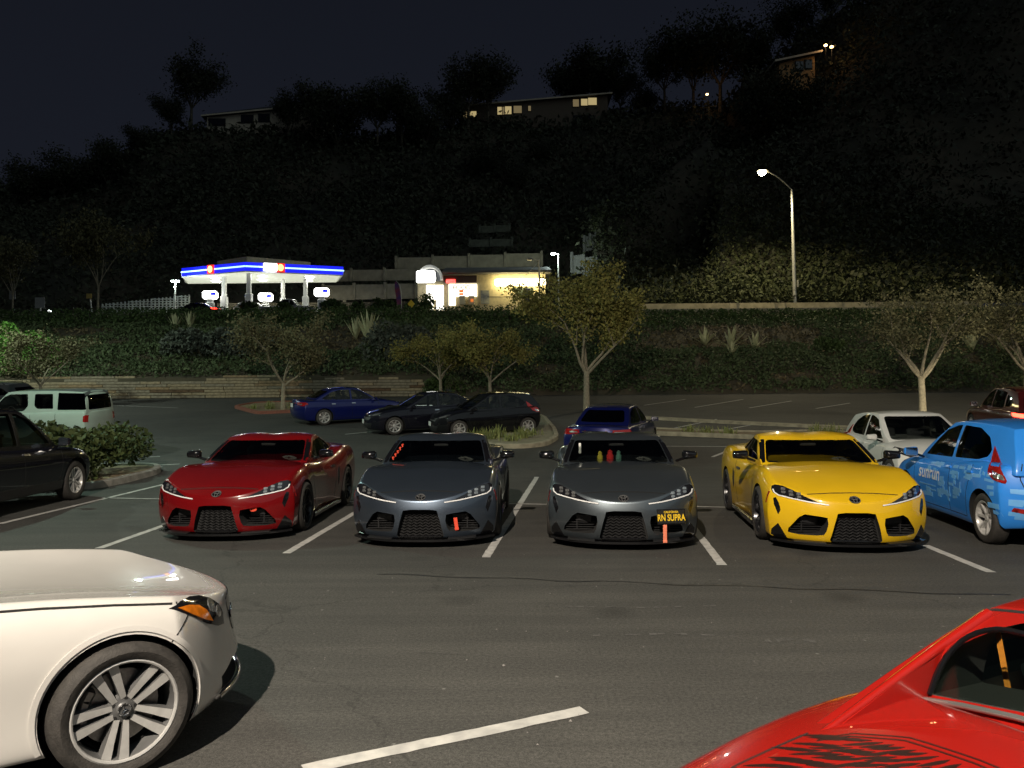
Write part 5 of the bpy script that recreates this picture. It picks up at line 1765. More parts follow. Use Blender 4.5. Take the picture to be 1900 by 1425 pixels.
    for r_ in range(9):
        z = .15 + r_ * .034
        hwid = .262 - (z - .15) * .23
        n = 13
        pts = [(-hwid + 2 * hwid * k / n, 2.075, z + (.010 if k % 2 else -.010)) for k in range(n + 1)]
        b.tube(pts, .006, 4, M_BLACK)
    b.box((0, 2.05, .30), (.56, .01, .36), M_LINER)
    b.box((0, 2.10, .135), (.52, .05, .022), M_GLOSSBLACK, bev=.006)
    kit.add('grille', b.mesh('grille', 30))
    for s_ in (1, -1):
        b = MB()
        b.box((s_ * .47, 1.93, .35), (.20, .02, .085), M_BLACK, Matrix.Rotation(R(-6 * s_), 3, 'Y'), bev=.01)
        for r_ in range(4):
            b.box((s_ * .50, 1.92, .215 + r_ * .028), (.36, .015, .008), M_BLACK)
        b.box((s_ * .55, 1.925, .27), (.012, .02, .12), M_BLACK)
        kit.add('intake_mesh', b.mesh('intake_mesh', 30))
    # splitter
    pl = [(x, 2.205 - .40 * (abs(x) / .88) ** 2.7) for x in np.linspace(-.88, .88, 23)]
    pl = pl + [(.80, 1.62), (-.80, 1.62)]
    b = MB(); b.prism(pl, .085, .112, 'Z', M_GLOSSBLACK)
    for s_ in (1, -1):
        b.prism([(s_ * .34, 2.19), (s_ * .66, 2.06), (s_ * .66, 1.9), (s_ * .34, 1.95)], .112, .128, 'Z', M_BLACK)
    kit.add('splitter', b.mesh('splitter', 30))
    for s_ in (1, -1):
        b = MB()
        b.box((s_ * .885, .02, .14), (.05, 1.6, .07), M_GLOSSBLACK, bev=.015)
        kit.add('side_skirt', b.mesh('side_skirt', 30))
    add_mirrors(kit, .985, .50, 1.0, M_GLOSSBLACK, .21, .135, .13)
    return kit
COUPE = build_coupe()

P_RED = paint('deep red paint', (0.15, 0.003, 0.004), rough=.24)
P_GREY = paint('blue grey metallic', (0.115, 0.145, 0.190), metal=.88, rough=.36)
P_GREY2 = paint('slate grey metallic', (0.150, 0.175, 0.195), metal=.88, rough=.36)
P_YELLOW = paint('yellow paint', (0.72, 0.445, 0.010), rough=.32)

def facing(px_nose, z_nose, turn):
    """ground place of the car middle from where its nose is, and its heading"""
    nx = at(px_nose, 900, z_nose).x
    h = R(270 - turn)
    return (nx - math.cos(h) * 2.19, z_nose - math.sin(h) * 2.19), 270 - turn

COUPES = []
for name, px, zz, turn, pm, lab in (
        ('sports_coupe', 397, 9.75, 0.8, P_RED, 'deep red sports coupe parked facing the aisle beside the bush planter'),
        ('sports_coupe', 778, 9.25, 2.0, P_GREY, 'dark grey sports coupe with a red tow strap and no front plate'),
        ('sports_coupe', 1157, 9.0, 5.5, P_GREY2, 'grey sports coupe wearing a black and yellow front plate'),
        ('sports_coupe', 1590, 8.72, 6.8, P_YELLOW, 'yellow sports coupe between the plated grey coupe and the blue hatchback')):
    loc, hd = facing(px, zz, turn)
    COUPES.append(COUPE.place(name, loc, hd, lab, 'sports car', 'sports coupes parked in a row', {'coupe paint': pm}))
# ------------------------------------------------------------------ hatchback
P_HATCH = paint('hatch paint', (0.02, 0.02, 0.025))
SIDE = [(0, .93), (.12, .965), (.35, .99), (.55, 1.0), (.72, .99), (.85, .965), (.95, .93), (1, .88)]

def front_face(kit, sp, hl, gr_polys, lens=M_LAMPCLEAR):
    for s_ in (1, -1):
        i = kit.add('headlight', patch(kit.bvh, [(x * s_, z) for x, z in hl], 'Y', 1, M_LAMPGLASS, .004, .02, .04).mesh('headlight', 60))
        cx = sum(x for x, z in hl) / len(hl); cz = sum(z for x, z in hl) / len(hl)
        kit.add('reflector', patch(kit.bvh, [(s_ * (cx + (x - cx) * .72), cz + (z - cz) * .66) for x, z in hl], 'Y', 1, lens, .008, .006, .03).mesh('reflector', 60), i)
    for pl in gr_polys:
        kit.add('grille', patch(kit.bvh, pl, 'Y', 1, M_BLACK, .004, .02, .05).mesh('grille', 60))

def build_hatch():
    sp = dict(
        L=3.95, wr=.305, ww=.195, rimr=.205, fw=1.165, rw=-1.315, track=.745, gap=.05, lev=1, nv=26, paint=P_HATCH,
        top=[(-1.975, .90), (-1.8, .97), (-1.0, .97), (0, .95), (.6, .98), (1.0, .955), (1.4, .88), (1.7, .77), (1.88, .66), (1.975, .56)],
        sh=[(-1.975, .90), (-1.7, .97), (-1.2, .985), (-.5, .94), (.3, .90), (.9, .89), (1.3, .83), (1.65, .73), (1.85, .63), (1.975, .54)],
        hw=[(-1.975, .78), (-1.7, .85), (-1.25, .868), (-.3, .845), (.6, .85), (1.15, .866), (1.5, .85), (1.975, .76)],
        zb=[(-1.975, .32), (-1.6, .22), (-1.0, .17), (1.4, .17), (1.975, .19)], side=SIDE,
        nose=(.36, 2.4, [(0, .06), (.2, .01), (.45, 0), (.7, .02), (1, .05)]),
        tail=(.22, 2.8, [(0, .12), (.2, .02), (.5, .0), (.75, .03), (1, .06)]), shexp=2.4,
        rim=(M_ALLOY, M_LINER), spokes=7, sw0=.032, sw1=.045, seatz=.50, seaty=-.15, rearseat=-1.0, dashy=.66, dashz=.86,
        cab=dict(yf=[(0, 1.12), (1, .16)], yr=[(0, -1.93), (.35, -1.88), (.75, -1.72), (1, -1.60)], planf=.16, planr=.10, crown=.045, bulge=.018,
                 roof=[(-1.7, 1.405), (-1.0, 1.47), (-.4, 1.485), (-.05, 1.468), (.2, 1.415)],
                 wb=[(-1.93, .70), (-1.3, .775), (-.4, .79), (.4, .78), (1.1, .70)], wt=[(-1.93, .53), (-1.2, .565), (-.3, .60), (.3, .59)],
                 zb=[(-2, .86), (0, .85), (1.1, .86)], mid=-.4,
                 win=[('windscreen', rounded([(-.67, .945), (.67, .945), (.545, 1.375), (-.545, 1.375)], .06), 'Y', -.2, 1.6, M_WINDSH),
                      ('front_window', rounded([(.62, .945), (.14, 1.31), (-.16, 1.385), (-.30, 1.395), (-.30, .965)], .03), 'X', -1.2, 1.2, M_WINDOW),
                      ('rear_door_window', rounded([(-.37, .97), (-.37, 1.395), (-.80, 1.375), (-1.10, 1.27), (-1.26, 1.12), (-1.22, 1.04), (-1.0, .99)], .04), 'X', -1.2, 1.2, M_WINDOW),
                      ('rear_window', rounded([(-.60, 1.0), (.60, 1.0), (.50, 1.29), (-.50, 1.29)], .08), 'Y', -2.4, -1.3, M_PRIVACY)]))
    kit = build_car(sp)
    front_face(kit, sp, [(.42, .66), (.52, .72), (.66, .80), (.76, .835), (.80, .80), (.78, .72), (.66, .67), (.5, .64)],
               [rounded([(-.52, .40), (.52, .40), (.40, .22), (-.40, .22)], .04), [(-.38, .60), (.38, .60), (.34, .56), (-.34, .56)]])
    # tall tail lamps that climb the rear pillars
    for s_ in (1, -1):
        ax = -55 if s_ > 0 else 235
        pl = [(-.12, 1.17), (-.06, 1.07), (.075, .80), (.06, .765), (-.075, .80), (-.155, .86), (-.15, .98)]
        pl = [(-s_ * (a + .31), b) for a, b in pl]
        i = kit.add('tail_light', patch(kit.abvh, pl, ax, 1, M_REDLENS, .010, .03, .04).mesh('tail_light', 60))
        q = [(-.09, .90), (.03, .86), (.055, .80), (-.07, .82)]
        q = [(-s_ * (a + .31), b) for a, b in q]
        kit.add('reversing_lens', patch(kit.abvh, q, ax, 1, M_LAMPCLEAR, .014, .006, .03).mesh('reversing_lens', 60), i)
    add_patch(kit, 'reflector', rounded([(.50, .47), (.72, .50), (.74, .455), (.60, .43)], .01), 'Y', -1, M_REDLENS, .005, .01, .04, mirror=True)
    add_patch(kit, 'lower_bumper', rounded([(-.62, .37), (-.30, .42), (.30, .42), (.62, .37), (.56, .27), (-.56, .27)], .03), 'Y', -1, M_BLACK, .004, .01, .05)
    for ln in ([(.86, .84), (.82, .55), (.72, .36), (.70, .26)], [(-.34, .93), (-.34, .27)], [(-1.02, .97), (-.98, .72), (-.90, .56), (-.86, .26)], [(.70, .26), (-.86, .26)]):
        add_strip(kit, 'door_seam', ln, .008, 'X', 1, M_SEAM, .0015, mirror=True)
    add_strip(kit, 'hatch_seam', [(-.62, 1.0), (-.66, .86), (-.60, .66), (.60, .66), (.66, .86), (.62, 1.0)], .010, 'Y', -1, M_SEAM, .0015, both=True)
    for y in (-.22, -.92):
        add_patch(kit, 'door_handle', rounded([(y, .845), (y - .14, .852), (y - .14, .822), (y, .815)], .01), 'X', 1, P_HATCH, .016, .02, .04, mirror=True)
    b = MB(); b.box((0, -1.66, 1.385), (1.02, .16, .022), P_HATCH, Matrix.Rotation(R(8), 3, 'X'), bev=.008)
    kit.add('roof_spoiler', b.mesh('roof_spoiler', 40))
    add_mirrors(kit, .96, .66, .98, P_HATCH, .19, .14, .12)
    add_plate(kit, 0, -1.985, .74, front=False)
    add_plate(kit, 0, 1.985, .46, front=True)
    return kit
HATCH = build_hatch()

# ------------------------------------------------------------------ four-door saloon
P_SALOON = paint('saloon paint', (0.012, 0.02, 0.16), metal=.3)
def build_saloon():
    sp = dict(
        L=4.75, wr=.32, ww=.215, rimr=.215, fw=1.44, rw=-1.33, track=.78, gap=.05, lev=1, nv=28, paint=P_SALOON,
        top=[(-2.375, .86), (-2.25, 1.02), (-2.0, 1.045), (-1.4, 1.03), (0, .98), (.9, .985), (1.3, .95), (1.7, .885), (2.05, .80), (2.28, .69), (2.375, .58)],
        sh=[(-2.375, .82), (-2.2, .96), (-1.6, .985), (-.6, .95), (.4, .92), (1.0, .905), (1.5, .86), (1.9, .79), (2.2, .69), (2.375, .56)],
        hw=[(-2.375, .79), (-2.1, .87), (-1.3, .915), (0, .90), (1.0, .90), (1.5, .91), (1.95, .88), (2.375, .78)],
        zb=[(-2.375, .30), (-2.0, .22), (-1.2, .18), (1.5, .17), (2.375, .19)], side=SIDE,
        nose=(.38, 2.4, [(0, .08), (.2, .01), (.45, 0), (.7, .02), (1, .06)]),
        tail=(.26, 2.6, [(0, .12), (.2, .02), (.5, .0), (.8, .05), (1, .10)]), shexp=2.4,
        rim=(M_ALLOY, M_LINER), spokes=8, sw0=.035, sw1=.05, seatz=.50, seaty=.0, rearseat=-.95, dashy=.84, dashz=.86,
        cab=dict(yf=[(0, 1.25), (1, .30)], yr=[(0, -1.95), (.5, -1.52), (1, -1.02)], planf=.16, planr=.16, crown=.045, bulge=.018,
                 roof=[(-1.1, 1.385), (-.7, 1.445), (-.3, 1.465), (.1, 1.455), (.35, 1.40)],
                 wb=[(-1.95, .66), (-1.3, .76), (-.4, .81), (.4, .81), (1.2, .72)], wt=[(-1.95, .48), (-1.2, .55), (-.3, .60), (.4, .59)],
                 zb=[(-2, .92), (0, .88), (1.2, .88)], mid=-.3,
                 win=[('windscreen', rounded([(-.68, .965), (.68, .965), (.545, 1.36), (-.545, 1.36)], .06), 'Y', -.1, 1.8, M_WINDSH),
                      ('front_window', rounded([(.78, .965), (.28, 1.30), (-.02, 1.375), (-.14, 1.378), (-.14, .985)], .03), 'X', -1.2, 1.2, M_WINDOW),
                      ('rear_door_window', rounded([(-.21, .985), (-.21, 1.378), (-.62, 1.37), (-.98, 1.28), (-1.36, 1.06), (-1.30, 1.02), (-1.0, 1.0)], .04), 'X', -1.2, 1.2, M_WINDOW),
                      ('rear_window', rounded([(-.58, 1.075), (.58, 1.075), (.48, 1.345), (-.48, 1.345)], .07), 'Y', -2.5, -.9, M_PRIVACY)]))
    kit = build_car(sp)
    front_face(kit, sp, [(.48, .68), (.56, .74), (.70, .80), (.79, .83), (.83, .79), (.81, .72), (.70, .68), (.56, .65)],
               [rounded([(-.50, .62), (.50, .62), (.44, .53), (-.44, .53)], .02), rounded([(-.60, .42), (.60, .42), (.50, .25), (-.50, .25)], .04)])
    for s_ in (1, -1):
        pl = [(.40, .86), (.44, .93), (.80, .945), (.86, .90), (.85, .80), (.70, .80)]
        i = kit.add('tail_light', patch(kit.bvh, [(x * s_, z) for x, z in pl], 'Y', -1, M_REDLENS, .006, .03, .04).mesh('tail_light', 60))
        kit.add('reversing_lens', patch(kit.bvh, [(x * s_, z) for x, z in [(.46, .885), (.70, .885), (.68, .84), (.46, .86)]], 'Y', -1, M_LAMPCLEAR, .010, .006, .04).mesh('reversing_lens', 60), i)
        pl = [(-2.30, .93), (-1.98, .925), (-1.96, .86), (-2.30, .82)]
        kit.add('side_lamp', patch(kit.bvh, pl, 'X', s_, M_REDLENS, .005, .02, .04).mesh('side_lamp', 60), i)
    for ln in ([(.98, .88), (.96, .55), (.90, .36), (.90, .27)], [(-.175, .96), (-.175, .27)], [(-1.12, .98), (-1.02, .72), (-.94, .56), (-.92, .27)], [(.90, .27), (-.92, .27)]):
        add_strip(kit, 'door_seam', ln, .009, 'X', 1, M_SEAM, .0015, mirror=True)
    for y in (-.02, -.86):
        add_patch(kit, 'door_handle', rounded([(y, .85), (y - .16, .856), (y - .16, .826), (y, .82)], .01), 'X', 1, M_CHROME, .016, .02, .04, mirror=True)
    b = MB(); b.box((0, -2.36, .90), (.66, .03, .03), M_CHROME, bev=.008); kit.add('boot_trim', b.mesh('boot_trim', 40))
    add_mirrors(kit, 1.0, .80, .99, P_SALOON, .20, .14, .12)
    add_plate(kit, 0, -2.36, .80, front=False)
    add_plate(kit, 0, 2.39, .46, front=True)
    return kit
SALOON = build_saloon()

# ------------------------------------------------------------------ crossover
P_SUV = paint('crossover paint', (0.006, 0.006, 0.009))
def build_crossover():
    sp = dict(
        L=4.60, wr=.36, ww=.225, rimr=.235, fw=1.40, rw=-1.30, track=.79, gap=.055, lev=1, nv=28, paint=P_SUV,
        top=[(-2.3, .98), (-2.1, 1.08), (-1.4, 1.08), (0, 1.05), (.8, 1.07), (1.3, 1.03), (1.7, .98), (2.0, .90), (2.2, .80), (2.3, .68)],
        sh=[(-2.3, .96), (-2.0, 1.06), (-1.2, 1.06), (-.2, 1.02), (.8, 1.0), (1.4, .96), (1.8, .89), (2.1, .80), (2.3, .64)],
        hw=[(-2.3, .82), (-2.0, .89), (-1.3, .92), (0, .905), (1.0, .905), (1.45, .92), (1.85, .89), (2.3, .80)],
        zb=[(-2.3, .38), (-1.9, .30), (-1.2, .24), (1.4, .24), (2.3, .27)], side=SIDE,
        nose=(.36, 2.4, [(0, .10), (.2, .02), (.45, 0), (.7, .01), (1, .05)]),
        tail=(.24, 2.6, [(0, .12), (.2, .02), (.5, .0), (.8, .02), (1, .06)]), shexp=2.4,
        rim=(M_ALLOY, M_LINER), spokes=5, twin=True, seatz=.66, seaty=.0, rearseat=-.95, dashy=.80, dashz=1.0,
        cab=dict(yf=[(0, 1.22), (1, .32)], yr=[(0, -2.2), (.5, -2.05), (1, -1.72)], planf=.16, planr=.10, crown=.045, bulge=.018,
                 roof=[(-1.8, 1.62), (-1.2, 1.69), (-.5, 1.715), (.0, 1.70), (.35, 1.64)],
                 wb=[(-2.2, .72), (-1.3, .80), (-.4, .82), (.4, .815), (1.2, .73)], wt=[(-2.2, .55), (-1.2, .60), (-.3, .63), (.4, .62)],
                 zb=[(-2.2, .98), (0, .96), (1.2, .98)], mid=-.3,
                 win=[('windscreen', rounded([(-.70, 1.06), (.70, 1.06), (.57, 1.555), (-.57, 1.555)], .06), 'Y', -.1, 1.8, M_WINDSH),
                      ('front_window', rounded([(.78, 1.07), (.30, 1.49), (.0, 1.60), (-.12, 1.61), (-.12, 1.08)], .03), 'X', -1.2, 1.2, M_WINDOW),
                      ('rear_door_window', rounded([(-.20, 1.08), (-.20, 1.61), (-.70, 1.60), (-1.0, 1.56), (-1.08, 1.12), (-.95, 1.09)], .04), 'X', -1.2, 1.2, M_WINDOW),
                      ('quarter_window', rounded([(-1.15, 1.14), (-1.10, 1.50), (-1.40, 1.44), (-1.66, 1.26), (-1.60, 1.18)], .04), 'X', -1.2, 1.2, M_PRIVACY),
                      ('rear_window', rounded([(-.60, 1.12), (.60, 1.12), (.52, 1.48), (-.52, 1.48)], .08), 'Y', -2.6, -1.4, M_PRIVACY)]))
    kit = build_car(sp)
    front_face(kit, sp, [(.46, .80), (.56, .86), (.72, .90), (.80, .90), (.82, .85), (.72, .81), (.56, .78)],
               [rounded([(-.40, .80), (.40, .80), (.34, .56), (-.34, .56)], .05), rounded([(-.60, .48), (.60, .48), (.50, .32), (-.50, .32)], .04)])
    add_patch(kit, 'tail_light', rounded([(.44, .98), (.84, 1.02), (.86, .92), (.60, .88)], .03), 'Y', -1, M_REDLENS, .006, .03, .04, mirror=True)
    for ln in ([(.98, .98), (.94, .62), (.86, .44), (.86, .36)], [(-.16, 1.06), (-.16, .36)], [(-1.10, 1.08), (-1.02, .80), (-.90, .62), (-.88, .36)]):
        add_strip(kit, 'door_seam', ln, .009, 'X', 1, M_SEAM, .0015, mirror=True)
    for y in (-.0, -.86):
        add_patch(kit, 'door_handle', rounded([(y, .94), (y - .17, .946), (y - .17, .914), (y, .908)], .01), 'X', 1, M_CHROME, .016, .02, .04, mirror=True)
    add_strip(kit, 'sill_cladding', [(.98, .34), (-.92, .34)], .14, 'X', 1, M_BLACK, .012, .01, mirror=True)
    for s_ in (1, -1):
        b = MB(); b.tube([(s_ * .60, .1, 1.635), (s_ * .60, .0, 1.68), (s_ * .60, -1.3, 1.675), (s_ * .59, -1.45, 1.62)], .014, 6, M_GLOSSBLACK)
        kit.add('roof_rail', b.mesh('roof_rail', 40))
    add_mirrors(kit, 1.02, .80, 1.10, P_SUV, .20, .17, .13)
    add_plate(kit, 0, -2.31, .82, front=False)
    return kit
CROSS = build_crossover()

# ------------------------------------------------------------------ boxy wagon
P_BOX = paint('pale wagon paint', (0.36, 0.43, 0.38))
M_CLAD = mat('grey cladding', (0.06, 0.065, 0.065), 0.6, var=.15)
def build_boxy():
    sp = dict(
        L=4.30, wr=.335, ww=.215, rimr=.21, fw=1.28, rw=-1.295, track=.78, gap=.05, lev=1, nv=28, paint=P_BOX,
        top=[(-2.15, 1.08), (-2.05, 1.12), (-1.0, 1.11), (0, 1.09), (1.0, 1.10), (1.5, 1.05), (1.85, .97), (2.05, .86), (2.15, .74)],
        sh=[(-2.15, 1.07), (-1.9, 1.11), (-1.0, 1.10), (0, 1.07), (1.0, 1.05), (1.5, 1.0), (1.85, .92), (2.15, .70)],
        hw=[(-2.15, .86), (-1.95, .895), (-1.2, .91), (1.3, .91), (1.8, .88), (2.15, .80)],
        zb=[(-2.15, .36), (-1.7, .28), (1.5, .24), (2.15, .27)], side=[(0, .95), (.3, .99), (.6, 1.0), (.85, .985), (.95, .965), (1, .93)],
        nose=(.26, 2.8, [(0, .06), (.3, 0), (.7, .01), (1, .04)]),
        tail=(.10, 3.0, [(0, .08), (.2, .0), (.7, .0), (1, .02)]), shexp=2.6,
        rim=(M_ALLOY, M_LINER), spokes=5, seatz=.72, seaty=.1, rearseat=-.9, dashy=.95, dashz=1.05,
        cab=dict(yf=[(0, 1.32), (1, .62)], yr=[(0, -2.12), (.6, -2.10), (1, -1.98)], planf=.12, planr=.05, crown=.03, bulge=.012,
                 roof=[(-2.05, 1.745), (-1.2, 1.785), (-.3, 1.79), (.3, 1.775), (.65, 1.73)],
                 wb=[(-2.12, .81), (-1, .835), (.6, .835), (1.3, .77)], wt=[(-2.12, .69), (-1, .71), (.7, .70)],
                 zb=[(-2.2, 1.02), (1.3, 1.0)], mid=-.3,
                 win=[('windscreen', rounded([(-.72, 1.10), (.72, 1.10), (.64, 1.68), (-.64, 1.68)], .06), 'Y', .2, 1.8, M_WINDSH),
                      ('front_window', rounded([(.98, 1.13), (.62, 1.57), (.42, 1.66), (-.16, 1.67), (-.20, 1.30), (-.08, 1.15), (.0, 1.12)], .04), 'X', -1.2, 1.2, M_WINDOW),
                      ('rear_door_window', rounded([(-.40, 1.30), (-.40, 1.67), (-.98, 1.67), (-1.02, 1.20), (-.50, 1.20)], .04), 'X', -1.2, 1.2, M_PRIVACY),
                      ('quarter_window', rounded([(-1.16, 1.16), (-1.16, 1.70), (-2.00, 1.68), (-2.07, 1.16)], .03), 'X', -1.2, 1.2, M_PRIVACY),
                      ('rear_window', rounded([(-.66, 1.15), (.66, 1.15), (.60, 1.62), (-.60, 1.62)], .06), 'Y', -2.6, -1.7, M_PRIVACY)]))
    kit = build_car(sp)
    front_face(kit, sp, [(.50, .80), (.54, .92), (.76, .93), (.80, .84), (.70, .78)], [rounded([(-.44, .88), (.44, .88), (.42, .74), (-.42, .74)], .03)])
    for s_ in (1, -1):
        pl = [(.76, .99), (.84, .99), (.84, .77), (.76, .77)]
        kit.add('tail_light', patch(kit.bvh, [(x * s_, z) for x, z in pl], 'Y', -1, M_REDLENS, .006, .03, .03).mesh('tail_light', 60))
        kit.add('tail_light_side', patch(kit.bvh, [(-2.09, .99), (-2.02, .98), (-2.01, .78), (-2.09, .76)], 'X', s_, M_REDLENS, .006, .03, .03).mesh('tail_light_side', 60))
    for ln in ([(-.30, 1.10), (-.30, .36)], [(-1.12, 1.10), (-1.12, .62), (-1.0, .36)], [(.98, 1.04), (.90, .60), (.88, .36)]):
        add_strip(kit, 'door_seam', ln, .010, 'X', 1, M_SEAM, .0015, mirror=True)
    add_strip(kit, 'sill_cladding', [(.90, .33), (-.92, .33)], .16, 'X', 1, M_CLAD, .012, .01, mirror=True)
    add_patch(kit, 'roof_panel', [(-.66, -1.10), (.66, -1.10), (.66, -2.0), (-.66, -2.0)], 'Z', 1, M_CLAD, .004, .01, .08, cab=True)
    add_mirrors(kit, 1.0, .90, 1.18, P_BOX, .18, .18, .12)
    return kit
BOXY = build_boxy()

# ------------------------------------------------------------------ pickup (on the filling station forecourt)
P_PICK = paint('silver paint', (0.42, 0.42, 0.40), metal=.5)
def build_pickup():
    sp = dict(
        L=5.60, wr=.38, ww=.25, rimr=.23, fw=1.85, rw=-1.60, track=.80, gap=.07, lev=1, nv=28, paint=P_PICK,
        top=[(-2.8, 1.02), (-2.7, 1.06), (-.4, 1.06), (1.2, 1.10), (1.9, 1.08), (2.5, 1.0), (2.7, .92), (2.8, .80)],
        sh=[(-2.8, 1.06), (-.4, 1.08), (1.2, 1.08), (2.3, 1.02), (2.65, .95), (2.8, .78)],
        hw=[(-2.8, .90), (-1.6, .93), (1.8, .94), (2.4, .92), (2.8, .86)],
        zb=[(-2.8, .42), (-2, .36), (2, .34), (2.8, .38)], side=[(0, .95), (.3, .99), (.6, 1.0), (.85, .985), (1, .94)],
        nose=(.18, 2.8, [(0, .06), (.3, 0), (.7, .0), (1, .04)]), tail=(.05, 3.0, [(0, .03), (.3, .0), (1, .0)]), shexp=2.6,
        rim=(M_ALLOY, M_LINER), spokes=6, seatz=.75, seaty=.4, rearseat=-.4, dashy=1.2, dashz=1.1,
        cab=dict(yf=[(0, 1.45), (1, .75)], yr=[(0, -.55), (1, -.42)], planf=.12, planr=.03, crown=.04, bulge=.012,
                 roof=[(-.5, 1.80), (.2, 1.84), (.8, 1.78)], wb=[(-.6, .84), (1.45, .80)], wt=[(-.6, .68), (.8, .68)], zb=[(-.6, 1.0), (1.5, 1.0)], mid=.2,
                 win=[('windscreen', rounded([(-.72, 1.14), (.72, 1.14), (.62, 1.72), (-.62, 1.72)], .06), 'Y', .45, 1.9, M_WINDSH),
                      ('front_window', rounded([(1.0, 1.16), (.66, 1.62), (.44, 1.70), (.40, 1.16)], .03), 'X', -1.2, 1.2, M_PRIVACY),
                      ('rear_door_window', rounded([(.30, 1.16), (.30, 1.71), (-.34, 1.69), (-.36, 1.16)], .03), 'X', -1.2, 1.2, M_PRIVACY)]))
    kit = build_car(sp)
    front_face(kit, sp, [(.60, .92), (.62, 1.0), (.84, .98), (.86, .88)], [rounded([(-.56, .98), (.56, .98), (.56, .72), (-.56, .72)], .04)])
    add_patch(kit, 'tail_light', [(.78, 1.02), (.90, 1.02), (.90, .78), (.78, .78)], 'Y', -1, M_REDLENS, .006, .03, .04, mirror=True)
    b = MB(); b.box((0, 2.80, .52), (1.8, .12, .20), M_CHROME, bev=.03); kit.add('bumper', b.mesh('bumper', 40))
    add_mirrors(kit, 1.04, 1.0, 1.22, M_BLACK, .2, .22, .12)
    return kit
PICKUP = build_pickup()
